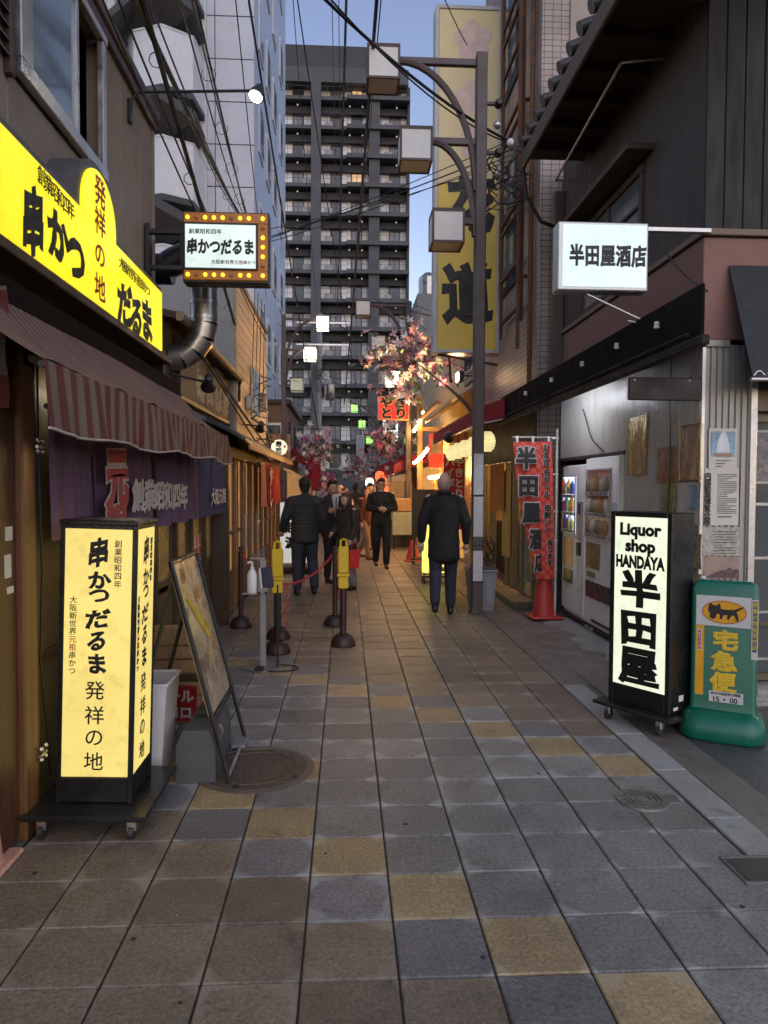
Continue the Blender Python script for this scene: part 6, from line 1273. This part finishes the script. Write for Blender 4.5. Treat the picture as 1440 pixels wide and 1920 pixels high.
g = thing('pump_bottle', 'white plastic pump bottle on the grey stand', 'bottle', (-.815, 6.385, .666)); lpart('body', MB().lathe([(.045,0),(.048,.01),(.048,.15),(.035,.185),(.016,.205),(.016,.22)], 18), WHITE, g, smooth=True); lpart('pump', MB().tube([(0,0,.21),(0,0,.262),(-.012,0,.272),(-.04,0,.262)], .009, 8), WHITE, g, smooth=True); lpart('collar', MB().cyl((0,0,.205), (0,0,.225), .019), WHITE, g)
# tablet on a thin stand
t = thing('sign_stand', 'small dark card on thin black stand before yellow stanchion', 'card stand', (-.59, 6.35, 0))
lpart('rod', MB().cyl((0,0,.0), (0,0,.74), .008, n=8), BLACK, t); lpart('base', MB().tube([(.18*math.cos(a*.4), .12*math.sin(a*.4), .006) for a in range(-5, 6)], .006, 6), BLACK, t); lpart('card', MB().bbox(-.055, .045, -.012, -.004, .72, .9, .003), mat('card navy', (.02,.022,.05), .4), t, rot=(0, math.radians(-6), 0)); lpart('edge', MB().bbox(-.068, -.0555, -.013, -.003, .72, .9, .002), WHITE, t, rot=(0, math.radians(-6), 0))
# ---- white standing sign 越源
t = thing('standing_sign', 'white standing sign lettered 越源 behind man in quilted jacket', 'sign', (-1.05, 13.3, 0))
part('housing', MB().bbox(-1.2, -.62, 13.3, 13.5, .18, 1.32, .008), WHITE, t); part('edge', MB().bbox(-1.225, -1.201, 13.29, 13.51, .1, 1.34, .004).bbox(-1.2, -.62, 13.29, 13.51, 1.3205, 1.34, .003), DARK_BROWN, t); part('face', MB().box(-1.19, -.63, 13.286, 13.299, .2, 1.3), glow('grey white sheet', (.85,.82,.78), .34, .1), t); part('foot', MB().bbox(-1.2, -.6, 13.25, 13.55, 0, .1, .01), BLACK, t)
letters('lettering', [('越', -.98, .85, .24, .22), ('源', -.98, .57, .24, .22)], (0, 13.286, 0), (1,0,0), V_, INK, t, bold=.05); letters('lettering', column('串かつ', -.93, 1.27, .12), (0, 13.286, 0), (1,0,0), V_, REDINK, t, bold=.03); letters('lettering', column('大阪新世界', -.78, .92, .08), (0, 13.286, 0), (1,0,0), V_, INK, t, bold=.03)

# ---- white lit liquor sign, right foreground
A0, A1 = Vector((1.84, 4.93, 0)), Vector((2.09, 4.54, 0)); dirv = (A1-A0).normalized(); ang = math.atan2(dirv.y, dirv.x)
t = thing('box_sign', 'white lit box sign lettered Liquor shop on wheeled black base', 'sign', A0+Vector((-dirv.y, dirv.x, 0))*.13+dirv*.23, ang)
hw, hd = .235, .13
casters(t, [(-.2, -.17), (.2, -.17), (-.2, .17), (.2, .17)]); lpart('base_plate', MB().bbox(-.30, .30, -.22, .22, .1, .125, .005), BLACKPAINT, t)
lpart('case', MB().bbox(-hw, hw, -hd+.012, hd, .126, 1.44, .006), BLACKPAINT, t)
lpart('frame', MB().bbox(-hw, -hw+.035, -hd, -hd+.0115, .126, 1.44, .003).bbox(hw-.035, hw, -hd, -hd+.0115, .126, 1.44, .003).bbox(-hw+.035, hw-.035, -hd, -hd+.0115, 1.405, 1.44, .003).bbox(-hw+.035, hw-.035, -hd, -hd+.0115, .126, .255, .003), BLACKPAINT, t)
lpart('face', MB().box(-hw+.035, hw-.035, -hd+.004, -hd+.011, .255, 1.405), glow('pale green white sheet', (.9,.95,.72), .55, .1, 2.2), t)
lpart('sticker', MB().box(hw, hw+.002, -.02, .03, .2, .24), WHITE, t); lpart('sticker', MB().box(hw, hw+.002, -.08, -.03, .15, .17), WHITE, t)
Ol = (0, -hd+.004, 0)
for tx, z, w_, h_ in (('Liquor', 1.325, .118, .11), ('shop', 1.215, .118, .11), ('HANDAYA', 1.105, .076, .11)): letters('lettering', [(tx, 0, z, w_, h_)], Ol, (1,0,0), V_, INK, t, bold=.06 if tx == 'HANDAYA' else .052, world=False)
letters('lettering', [('半', 0, .92, .31, .25), ('田', 0, .66, .30, .25), ('屋', 0, .40, .31, .26)], Ol, (1,0,0), V_, INK, t, bold=.046, brush=.05, world=False)
# ---- green parcel service stand
B0, B1 = Vector((2.27, 4.60, 0)), Vector((2.60, 4.40, 0)); ang = math.atan2((B1-B0).y, (B1-B0).x)
t = thing('standing_sign', 'green plastic standing sign with black cat emblem and yellow characters', 'sign', (B0+B1)/2+Vector((.02, .05, 0)), ang)
GRN = mat('green moulded plastic', (.002,.115,.068), .35, var=.1, scale=2, coat=.15)
def rrect(hw, hd, r, n=5):
    p = []
    for cx, cy, a0 in ((hw-r, hd-r, 0), (-hw+r, hd-r, 90), (-hw+r, -hd+r, 180), (hw-r, -hd+r, 270)):
        for i in range(n+1): a = math.radians(a0+90*i/n); p.append((cx+r*math.cos(a), cy+r*math.sin(a)))
    return p
def loft(secs, mt, nm, par):
    b = MB(); n = len(secs[0][0]); V = []
    for pl, z in secs: V += [(x, y, z) for x, y in pl]
    b.add(V, [(i*n+j, i*n+(j+1) % n, (i+1)*n+(j+1) % n, (i+1)*n+j) for i in range(len(secs)-1) for j in range(n)]+[tuple(range(n))[::-1], tuple(range((len(secs)-1)*n, len(secs)*n))]); return lpart(nm, b, mt, par, smooth=40)
loft([(rrect(.245, .185, .12), 0), (rrect(.255, .195, .12), .02), (rrect(.25, .19, .12), .10), (rrect(.225, .16, .1), .15), (rrect(.19, .09, .06), .175)], GRN, 'base', t)
loft([(rrect(.2, .075, .03), .15), (rrect(.195, .06, .03), .22), (rrect(.195, .055, .025), .95), (rrect(.18, .045, .02), .99), (rrect(.15, .03, .02), 1.005)], GRN, 'body', t)
fy = -.0605; PW = mat('white vinyl', (.52,.52,.5), .5, var=.06); ORP = mat('amber vinyl', (.62,.30,.01), .5); CAT = mat('black vinyl', (.01,.009,.012), .5, bump=0)
lpart('sticker', MB().box(-.165, .155, fy-.002, fy+.001, .715, .91), PW, t)
cat_c = (-.0, .808); el = [(cat_c[0]+.128*math.cos(i*math.pi/16), fy-.003, cat_c[1]+.072*math.sin(i*math.pi/16)) for i in range(32)]
lpart('emblem', MB().add(el, [tuple(range(32))]), ORP, t); lpart('emblem_ring', MB().tube([(cat_c[0]+.128*math.cos(i*math.pi/16), fy-.003, cat_c[1]+.072*math.sin(i*math.pi/16)) for i in range(32)], .0025, 4, True), REDINK, t)
cp = [(-.095,.04),(-.085,.062),(-.065,.045),(-.045,.046),(-.03,.066),(-.022,.04),(-.02,.022),(.02,.02),(.06,.022),(.118,.05),(.12,.042),(.075,.008),(.085,-.02),(.09,-.055),(.075,-.055),(.062,-.02),(.045,-.02),(.03,-.05),(.015,-.05),(.022,-.018),(-.005,-.022),(-.012,-.05),(-.028,-.05),(-.025,-.018),(-.045,-.012),(-.05,-.04),(-.07,-.055),(-.09,-.04),(-.085,-.015),(-.1,.005)]
lpart('cat_silhouette', MB().add([(cat_c[0]+x*.95, fy-.0045, cat_c[1]+y*.9) for x, y in cp], [tuple(range(len(cp)))]), CAT, t)
lpart('stripe', MB().box(-.165, -.115, fy-.002, fy+.001, .26, .712), ORP, t); lpart('sticker', MB().box(-.155, -.128, fy-.0035, fy-.0022, .55, .69), PW, t)
letters('lettering', column('本日取扱店', -.1415, .685, .024, .026), (0, fy-.0035, 0), (1,0,0), V_, REDINK, t, bold=.02, lift=.001, world=False)
letters('lettering', [('宅', .01, .625, .15, .13), ('急', .005, .49, .15, .13), ('便', .0, .355, .15, .13)], (0, fy, 0), (1,0,0), V_, mat('yellow vinyl', (.62,.42,.02), .5, bump=0), t, bold=.05, brush=.02, lift=.002, world=False)
lpart('time_plate', MB().box(-.08, .12, fy-.003, fy+.001, .225, .295), PW, t)
letters('lettering', [('15', -.035, .245, .045, .045), ('00', .065, .245, .045, .045), ('時', .012, .245, .016, .016)]+row('本日の発送受付時間', -.07, .281, .0195), (0, fy-.003, 0), (1,0,0), V_, INK, t, bold=.02, lift=.001, world=False)
lpart('side_sticker', MB().box(.158, .196, fy-.002, fy+.001, .52, .9), PW, t); lpart('side_print', MB().box(.165, .19, fy-.0035, fy-.0021, .57, .89), mat('navy vinyl', (.015,.015,.09), .5), t)
letters('lettering', column('荷物の取扱受付店', .1775, .885, .036, .0385, .026), (0, fy-.0035, 0), (1,0,0), V_, mat('lemon vinyl', (.6,.52,.05), .5, bump=0), t, bold=.03, lift=.001, world=False)
# red cone between the two signs
def cone(lab, loc, h, mt):
    t = thing('traffic_cone', lab, 'cone', loc, group='red traffic cones'); lpart('cone', MB().lathe([(.15,.03),(.14,.05),(.055,h-.02),(.045,h),(.03,h)], 22), mt, t, smooth=True); lpart('foot', MB().bbox(-.19, .19, -.19, .19, 0, .032, .012), mt, t); return t
CONE = mat('red cone plastic', (.42,.03,.02), .5, var=.15)
cone('red traffic cone wedged between white sign and green sign', (2.42, 4.95, 0), .62, mat('bright red cone plastic', (.55,.06,.05), .45))
cone('red traffic cone at foot of the liquor banner', (2.42, 8.68, .02), .68, CONE)
t = thing('barrier_post', 'white and red striped pole behind the green sign', 'pole', (2.44, 4.82, 0)); lpart('pole', MB().cyl((0,0,.3), (0,0,1.0), .02, n=10), WHITE, t); lpart('red_band', MB().cyl((0,0,0), (0,0,.3), .021, n=10), CONE, t)
# ---- liquor banner
t = thing('banner', 'red checked banner with outlined 半田屋 lettering beside vending machine', 'banner', (2.45, 8.6, 0))
def ban(u, v):
    l = 2.0+.30*v**1.35; r = 2.46+.05*v; return (lerp(l, r, u), 8.6+.03*math.sin(u*4+v*3)-.05*u*v, 2.15-1.65*v)
def chk(name):
    m = mat(name, (.42,.03,.025), .8, var=.12); nt = m.node_tree; vm = [n for n in nt.nodes if n.bl_idname == 'ShaderNodeVectorMath'][0]; tc = [n for n in nt.nodes if n.bl_idname == 'ShaderNodeTexCoord'][0]
    ck = _n(nt, 'ShaderNodeTexChecker'); ck.inputs['Scale'].default_value = 18; ck.inputs[1].default_value = (.5,.035,.03,1); ck.inputs[2].default_value = (.6,.1,.06,1); mp = _n(nt, 'ShaderNodeMapping'); mp.inputs['Scale'].default_value = (1,0,1); mp.inputs['Location'].default_value = (0,.01,0); nt.links.new(tc.outputs['Object'], mp.inputs[0]); nt.links.new(mp.outputs[0], ck.inputs[0]); nt.links.new(ck.outputs[0], vm.inputs[0]); return m
part('cloth', MB().grid(ban, 16, 30), chk('checked red cloth'), t, smooth=60)
part('pole', MB().cyl((2.53, 8.6, 0), (2.53, 8.6, 2.3), .014, n=10), mat('pole white', (.5,.48,.42), .5), t); part('cross_rod', MB().cyl((1.99, 8.6, 2.2), (2.55, 8.6, 2.2), .01, n=8), MATS['pole white'], t)
for i, z in enumerate((2.18, 1.75, 1.3, .95, .6)): part('loop', MB().bbox(2.47, 2.55, 8.59, 8.61, z, z+.025, .003), WHITE, t)
for i in range(3): part('loop', MB().bbox(2.03+i*.19, 2.06+i*.19, 8.59, 8.605, 2.14, 2.215, .003), WHITE, t)
for bo, lf, mm in ((.1, .03, WPR), (.05, .042, INK)):
    letters('lettering', [('半', 2.15, 1.95, .25, .26), ('田', 2.18, 1.62, .25, .26), ('屋', 2.22, 1.30, .22, .25), ('酒', 2.28, .98, .16, .25), ('店', 2.34, .70, .15, .22)], (0, 8.6, 0), (1,0,0), V_, mm, t, bold=bo, lift=lf)
    letters('lettering', column('ひえた', 2.385, 2.12, .088, .088)+column('缶ビール', 2.395, 1.82, .082, .085)+column('缶酎ハイ', 2.41, 1.40, .085, .088)+column('有ります', 2.44, .98, .075, .08), (0, 8.575, 0), (1,0,0), V_, mm, t, bold=bo*.9, lift=lf)
# ---- grey bin beside the pole, cables behind it
t = thing('bin', 'pale blue grey lidded bin behind brown lamp post', 'bin', (1.78, 9.42, 0))
GB = mat('pale blue grey plastic', (.26,.265,.275), .5, var=.1, dirt=(.2,.2,.2), dirt_amt=.3)
lpart('body', MB().add([(-.14,-.14,0),(.14,-.14,0),(.14,.14,0),(-.14,.14,0),(-.18,-.17,.5),(.18,-.17,.5),(.18,.17,.5),(-.18,.17,.5)], [(0,3,2,1),(0,1,5,4),(1,2,6,5),(2,3,7,6),(3,0,4,7),(4,5,6,7)]), GB, t); lpart('rim', MB().bbox(-.195, .195, -.185, .185, .501, .535, .01), GB, t); lpart('lid', MB().bbox(-.185, .185, -.175, .175, .536, .56, .012), mat('dark grey lid', (.09,.09,.09), .6), t); lpart('groove', MB().bbox(.04, .12, -.172, -.155, .08, .44, .003), GB, t)
t = thing('cable_coil', 'coiled hose and cables hung behind lamp post above grey bin', 'cables', (1.86, 9.35, .65)); tag(lpart('loops', (lambda b: [b.tube([(.07*math.cos(a*.5+q)*(1+.15*q), .02*q, .12+.2*math.sin(a*.5)*(1-.1*q)) for a in range(13)], .006, 5, True) for q in range(5)] and b)(MB()), CABLE, t), kind='stuff')
t = thing('stool', 'low wooden stool between the lamp post and bald man', 'stool', (1.42, 10.2, 0)); lpart('seat', MB().bbox(-.15, .15, -.15, .15, .42, .45, .008), WOOD_L, t)
for sx in (-.12, .12):
    for sy in (-.12, .12): lpart('leg', MB().bbox(sx-.015, sx+.015, sy-.015, sy+.015, 0, .42, .003), WOOD_L, t)
# ---- wheeled boards right of centre
def wheeled(lab, x, y, w, h, z0, mt, txt=None):
    t = thing('wheeled_sign', lab, 'sign', (x, y, 0), group='wheeled signs before the yakitori shops'); casters(t, [(-w*.5, -.15), (w*.5, -.15), (-w*.5, .15), (w*.5, .15)], .045); lpart('base', MB().bbox(-w*.6, w*.6, -.2, .2, .1, .13, .006), BLACKPAINT, t)
    lpart('post', MB().bbox(-w*.5, -w*.5+.04, -.03, .03, .13, z0, .004), BLACKPAINT, t); lpart('post', MB().bbox(w*.5-.04, w*.5, -.03, .03, .13, z0, .004), BLACKPAINT, t); lpart('panel', MB().bbox(-w*.55, w*.55, -.06, .06, z0, z0+h, .01), mt, t); return t
wheeled('dark olive wheeled board turned away, left of bald man', 1.72, 15.0, .62, 1.0, .55, mat('dark olive board', (.06,.055,.03), .6))
wheeled('low yellow lit wheeled sign hidden behind bald man', 1.52, 12.1, .42, 1.1, .16, glow('yellow lit sheet', (1,.8,.15), .8))
cone('small red cone beside the dark olive board', (1.45, 15.6, 0), .45, MATS['bright red cone plastic'])
# ================================================================== PEOPLE
SKIN = mat('skin', (.46,.27,.18), .55, var=.08, bump=.02); SKIN2 = mat('pale skin', (.55,.34,.24), .55, var=.08, bump=.02)
HAIR = mat('black hair', (.009,.008,.007), .75, var=.3, scale=30, stretch=(4,4,.6)); HAIRB = mat('brown hair', (.085,.04,.02), .5, var=.3, scale=30, stretch=(4,4,.6)); HAIRG = mat('cropped grey hair', (.30,.215,.17), .7, var=.2, scale=40)
CLO = {'black': mat('black wool', (.010,.0095,.0105), .85, var=.25, scale=9), 'jeans': mat('dark denim', (.022,.028,.042), .85, var=.25, scale=20), 'puffer': mat('dark quilted nylon', (.016,.019,.019), .75, var=.2), 'trouser': mat('black trouser', (.011,.0105,.011), .8, var=.2), 'suit': mat('navy suit', (.013,.015,.024), .75, var=.15), 'shirt': mat('white shirt', (.62,.62,.62), .8, var=.06), 'olive': mat('dark olive nylon', (.026,.022,.013), .7, var=.25), 'maroon': mat('maroon coat', (.05,.011,.011), .85, var=.2), 'beige': mat('beige trousers', (.22,.15,.1), .85, var=.12), 'grey': mat('grey leggings', (.22,.2,.19), .85), 'brown': mat('dark brown coat', (.05,.03,.02), .85), 'cream': mat('cream coat', (.5,.4,.3), .85), 'shoe': mat('black shoe', (.012,.011,.011), .35, var=.15), 'shoeb': mat('brown shoe', (.14,.07,.04), .5), 'tie': mat('olive tie', (.12,.11,.07), .6)}
def caps(b, *segs):
    for p0, r0, p1, r1 in segs:
        b.ball(p0, r0, 12); b.ball(p1, r1, 12); b.cyl(p0, p1, r0, r1, 12)
    return b
def skinned(name, b, m, par, vox=.012, it=4):
    o = part(name, b, m, par, world=False, smooth=True)
    r = o.modifiers.new('r', 'REMESH'); r.mode = 'VOXEL'; r.voxel_size = vox; r.use_smooth_shade = True
    s = o.modifiers.new('s', 'SMOOTH'); s.factor = .5; s.iterations = it
    return o
def V3(*a): return Vector(a)
def person(lab, x, y, rz, H, pose, top, bottom, hair, shoe='shoe', skin=SKIN, hairlen=0, vox=.011, coat=0., puffs=False, tilt=(0,0), near=True, skirt=False, build=1.):
    s = H/1.72; w = build
    hip = {k: V3(sx*.085*w, 0, .90)*s for k, sx in (('L', -1), ('R', 1))}
    leg = {}
    for k, sx in (('L', -1), ('R', 1)):
        fx, fy, fz = pose['foot'+k]; an = V3(sx*.09+fx, fy, .085+fz)*s; mid = (hip[k]+an)/2; kn = mid+V3(0, -(.05 if fz < .03 else .10), .02)*s
        d = V3(0, -1, -.15 if fz > .03 else 0).normalized(); leg[k] = (hip[k], kn, an, d)
    sh = {k: V3(sx*.175*w, .0, 1.415)*s for k, sx in (('L', -1), ('R', 1))}
    arm = {k: tuple(Vector(q)*s for q in pose['arm'+k]) for k in 'LR'}
    hd = V3(tilt[0], -.015+tilt[1], 1.605)*s; nk = V3(0, .01, 1.45)*s
    # body: one continuous surface
    b = MB()
    caps(b, (V3(0,.01,1.36)*s, .055*s, hd-V3(0,-.01,.05)*s, .05*s))
    for z, rx, ry in ((1.36,.14,.09), (1.25,.15,.105), (1.1,.13,.095), (.98,.145,.105), (.9,.15,.11)): b.ball(V3(0, 0, z)*s, .1*s, 14, (rx*w/.1, ry/.1, .12/.1))
    for k in 'LR':
        h, kn, an, d = leg[k]; caps(b, (h, .082*s, kn, .054*s), (kn, .054*s, an, .036*s), (an-V3(0,0,.04)*s, .034*s, an-V3(0,0,.05)*s+d*.15*s, .026*s))
        e, wr = arm[k]; caps(b, (sh[k], .052*s, e, .04*s), (e, .039*s, wr, .027*s))
        fd = pose.get('hand'+k) or (wr-e).normalized(); fd = Vector(fd).normalized(); sx = -1 if k == 'L' else 1
        sd = fd.cross(V3(0,-1,0)); sd = (sd if sd.length > .1 else fd.cross(V3(1,0,0))).normalized(); nn = fd.cross(sd)
        pm = wr+fd*.05*s; b.ball(pm, .04*s, 10, (.95,.95,1.05))
        for i, ln in enumerate((.062, .072, .068, .052)):
            f0 = pm+fd*.03*s+sd*(i-1.5)*.019*s; f1 = f0+fd*ln*.5*s; f2 = f1+(fd*.5+nn*.6*(1 if k == 'L' else -1)).normalized()*ln*.5*s; caps(b, (f0, .0095*s, f1, .009*s), (f1, .009*s, f2, .008*s))
        th = pm-sd*.03*s; caps(b, (th, .0115*s, th+(fd*.7-sd*.7).normalized()*.05*s, .009*s))
    b.ball(hd, .106*s, 16, (.78,.94,1.18)); b.ball(hd+V3(0,-.035,-.055)*s, .058*s, 12, (.95,1,.9)); b.ball(hd+V3(0,-.098,-.012)*s, .017*s, 8, (.8,1,1.5))
    for sx in (-1, 1): b.ball(hd+V3(sx*.077,.01,-.01)*s, .022*s, 8, (.45,.8,1.35))
    b.ball(hd+V3(0,-.088,-.065)*s, .016*s, 8, (1.5,.6,.5))
    me = b.mesh('person', skin, True); o = bpy.data.objects.new('person', me); C.objects.link(o); o.location = (x, y, 0); o.rotation_euler = (0, 0, rz); tag(o, lab, 'person')
    r = o.modifiers.new('r', 'REMESH'); r.mode = 'VOXEL'; r.voxel_size = .009 if near else .013; r.use_smooth_shade = True; q = o.modifiers.new('s', 'SMOOTH'); q.factor = .5; q.iterations = 2
    # trousers, shoes
    t_ = MB()
    for z, rx, ry in ((1.0,.152,.115), (.92,.165,.125), (.86,.16,.12)): t_.ball(V3(0,0,z)*s, .1*s, 14, (rx*w/.1, ry/.1, 1.0))
    for k in 'LR':
        h, kn, an, d = leg[k]; caps(t_, (h, .1*s*w, kn, .074*s*w), (kn, .074*s*w, an+V3(0,.005,.045)*s, .058*s*w))
        sb = MB(); a0 = an-V3(0,-.03,.047)*s; caps(sb, (a0, .038*s, a0+d*.19*s, .034*s), (a0+d*.02*s, .042*s, a0+d*.1*s, .04*s)); sb.ball(an-V3(0,0,.01)*s, .046*s, 10); so_ = skinned('shoe', sb, CLO[shoe], o, vox, 2)
    skinned('trousers', t_, CLO[bottom], o, vox)
    # upper garment
    j = MB(); lo = .80-coat
    secs = [(1.37,.16,.10), (1.28,.185,.13), (1.17,.18,.132), (1.06,.172,.128), (.95,.178,.135), (.86,.182,.138)]
    z = .80
    while z > lo: secs.append((z, .185+.02*(.8-z), .14)); z -= .08
    ds = []
    for (a, b2) in zip(secs[:-1], secs[1:]):
        for i in range(3): ds.append(tuple(lerp(a[q], b2[q], i/3) for q in range(3)))
    for zz, rx, ry in ds+[secs[-1]]: j.ball(V3(0, .005, zz)*s, .1*s, 16, (rx*w/.1, ry*(.5+.5*w)/.1, (.62 if puffs else 1.0)))
    if puffs:
        for i in range(11): j.ball(V3(0, .005, 1.33-i*.053)*s, .1*s, 18, (.19*w/.1, .142/.1, .03/.1))
    for k in 'LR':
        e, wr = arm[k]; pad = 1.16 if puffs else 1.0
        caps(j, (sh[k]*.97+V3(0,0,.0), .076*s*pad, e, .064*s*pad), (e, .064*s*pad, wr-(wr-e).normalized()*.02*s, .05*s*pad), (V3(0,.01,1.42)*s, .07*s, sh[k]*.98, .072*s))
        if puffs:
            for i in range(5):
                for (a, c, r0, r1) in ((sh[k], e, .09, .078), (e, wr, .076, .062)): qd = a.lerp(c, (i+.5)/5.5); j.ball(qd, lerp(r0, r1, i/5)*s, 10, (1, 1, .45))
    caps(j, (V3(0,.012,1.40)*s, .075*s, V3(0,.015,1.465)*s, .066*s))
    skinned('top' if top != 'suit' else 'jacket', j, CLO[top], o, vox, 3 if puffs else 5)
    # hair
    if hair:
        hb = MB(); hb.ball(hd+V3(0,.022,.03)*s, .108*s, 16, (.84,.9,1.05)); hb.ball(hd+V3(0,-.008,.075)*s, .082*s, 12, (1.0,1.1,.75))
        for sx in (-1, 1): hb.ball(hd+V3(sx*.072,.0,.03)*s, .03*s, 10, (.6,1.3,1.6))
        if hairlen:
            hb.ball(hd+V3(0,.03,-.02-hairlen*.3)*s, .1*s, 14, (.9,.78,1.1+hairlen)); 
            for sx in (-1, 1): hb.ball(hd+V3(sx*.07,.005,-.02)*s, .045*s, 10, (.7,1,1.9))
        else: hb.ball(hd+V3(0,.05,-.02)*s, .075*s, 12, (1,.75,1.1))
        if hair is HAIRG: hb = MB().ball(hd+V3(0,.024,-.025)*s, .105*s, 16, (.79,.82,.8))
        skinned('hair', hb, hair, o, .009, 2)
    if near:
        for sx in (-1, 1): part('eye', MB().ball(hd+V3(sx*.032,-.084,.0)*s, .010*s, 8), INK, o, world=False)
    return o, hd, s
ST = dict(footL=(0,0,0), footR=(0,0,0), armL=((-.22,.02,1.14),(-.23,-.04,.90)), armR=((.22,.02,1.14),(.23,-.04,.90)))
def pose(**k): d = dict(ST); d.update(k); return d
PI = math.pi
# bald man walking away, near
o, hd, s = person('bald man walking away in black jacket and dark jeans, near lamp post', 1.22, 8.93, PI-.08, 1.77, pose(footL=(.0,-.13,.0), footR=(.02,.2,.075), armL=((-.26,.04,1.14),(-.27,-.03,.89)), armR=((.26,.02,1.14),(.27,-.02,.9))), 'black', 'jeans', HAIRG, skin=SKIN2, build=1.06, coat=.11, vox=.010)
part('collar', MB().tube([(.075*math.cos(a*PI/8), .02+.07*math.sin(a*PI/8), 1.49*s) for a in range(16)], .02, 6, True), CLO['black'], o, world=False)
# man in quilted jacket from behind
person('man in dark quilted jacket and dark jeans seen from behind', -.60, 10.75, PI+.25, 1.72, pose(footL=(-.06,-.02,0), footR=(.03,.04,0), armL=((-.27,.0,1.14),(-.24,-.12,.93)), armR=((.28,-.03,1.14),(.30,-.16,.95))), 'puffer', 'jeans', HAIR, puffs=True, build=1.14, coat=.06)
# suited man half hidden
o, hd, s = person('man in navy suit, white shirt and tie looking at his hand', -.22, 12.1, .45, 1.70, pose(armL=((-.24,.0,1.14),(-.16,-.2,1.2)), armR=((.23,0,1.14),(.1,-.22,1.12))), 'suit', 'trouser', HAIR, build=1.02, coat=.05)
part('shirt', MB().prism([(-.012,1.12*s),(.012,1.12*s),(.055,1.44*s),(.03,1.49*s),(-.03,1.49*s),(-.055,1.44*s)], -.14*s, -.08*s, 'y'), CLO['shirt'], o, world=False); part('tie', MB().prism([(-.02,1.1*s),(.02,1.1*s),(.012,1.44*s),(-.012,1.44*s)], -.156*s, -.149*s, 'y'), CLO['tie'], o, world=False)
# woman in long olive coat with red bag
o, hd, s = person('short haired woman in dark olive padded coat facing left', .02, 11.2, -.95, 1.50, pose(footL=(0,-.04,0), footR=(0,.08,0), armL=((-.25,.0,1.13),(-.2,-.16,1.02)), armR=((.25,0,1.13),(.25,-.1,.92))), 'olive', 'grey', HAIRB, skin=SKIN2, hairlen=.15, coat=.3, build=1.22)
part('hood', MB().tube([(.13*math.cos(a*PI/8), .05+.1*math.sin(a*PI/8), (1.43+.03*math.sin(a*PI/8))*s) for a in range(16)], .045, 8, True), CLO['olive'], o, world=False, smooth=True)
t = thing('shopping_bag', 'bright red shopping bag held beside the woman in padded coat', 'bag', (.14, 11.0, .36)); lpart('body', MB().add([(-.07,-.02,0),(.06,-.04,0),(.06,.04,0),(-.07,.05,0),(-.08,-.03,.27),(.09,-.04,.29),(.09,.03,.29),(-.08,.04,.27)], [(0,3,2,1),(4,5,6,7),(0,1,5,4),(1,2,6,5),(2,3,7,6),(3,0,4,7)]), mat('bright red bag', (.62,.02,.02), .4, var=.1), t); lpart('handle', MB().tube(bez((-.05,0,.27), (-.05,0,.42), (.05,0,.42), (.05,0,.28), 8), .006, 5), MATS['bright red bag'], t)
# young man with glasses walking towards the camera
o, hd, s = person('young man in glasses and black jumper walking towards camera', .70, 14.2, .05, 1.76, pose(footL=(0,.14,.03), footR=(.0,-.12,0), armL=((-.25,.02,1.15),(-.07,-.2,1.14)), armR=((.27,.03,1.16),(.08,-.2,1.13)), handL=(.7,-.6,.1), handR=(-.7,-.6,.1)), 'black', 'trouser', HAIR, skin=SKIN2, build=1.12)
for sx in (-1, 1): part('glasses', MB().tube([hd+Vector((sx*.034+.024*math.cos(a*PI/6), -.098, .0+.02*math.sin(a*PI/6)))*s for a in range(12)], .0035, 5, True), BLACK, o, world=False)
part('collar', MB().tube([(.062*math.cos(a*PI/8), .0+.066*math.sin(a*PI/8), 1.487*s) for a in range(16)], .014, 6, True), CLO['shirt'], o, world=False); part('bag_strap', MB().tube(bez((-.16,.02,1.48), (-.17,-.14,1.42), (-.12,-.16,1.3), (-.1,-.16,1.2), 6), .014, 6), CLO['shoe'], o, world=False)
# others farther down
person('woman in maroon coat and beige trousers walking behind young man', .42, 15.9, 1.0, 1.60, pose(footL=(0,-.15,0), footR=(0,.2,.06)), 'maroon', 'beige', HAIRB, 'shoeb', skin=SKIN2, hairlen=.1, near=False, vox=.014, build=1.05)
person('brown haired person mostly hidden behind man in quilted jacket', -.66, 12.4, .3, 1.62, pose(), 'brown', 'trouser', HAIRB, hairlen=.1, near=False, vox=.014)
person('person in cream coat far down the street, head just showing', -.02, 17.2, -.4, 1.56, pose(), 'cream', 'beige', HAIRB, hairlen=.1, near=False, vox=.015, skin=SKIN2)
person('dark haired person far behind young man with glasses', .62, 18.4, .4, 1.68, pose(footL=(0,-.1,0)), 'suit', 'trouser', HAIR, near=False, vox=.015)
person('bald person in light shirt far behind suited man', -.12, 18.8, -.5, 1.64, pose(), 'shirt', 'trouser', None, near=False, vox=.015, skin=SKIN2)
person('person in black walking away deep in the street', .28, 20.5, PI, 1.66, pose(footR=(0,.12,.04)), 'black', 'trouser', HAIR, near=False, vox=.015)
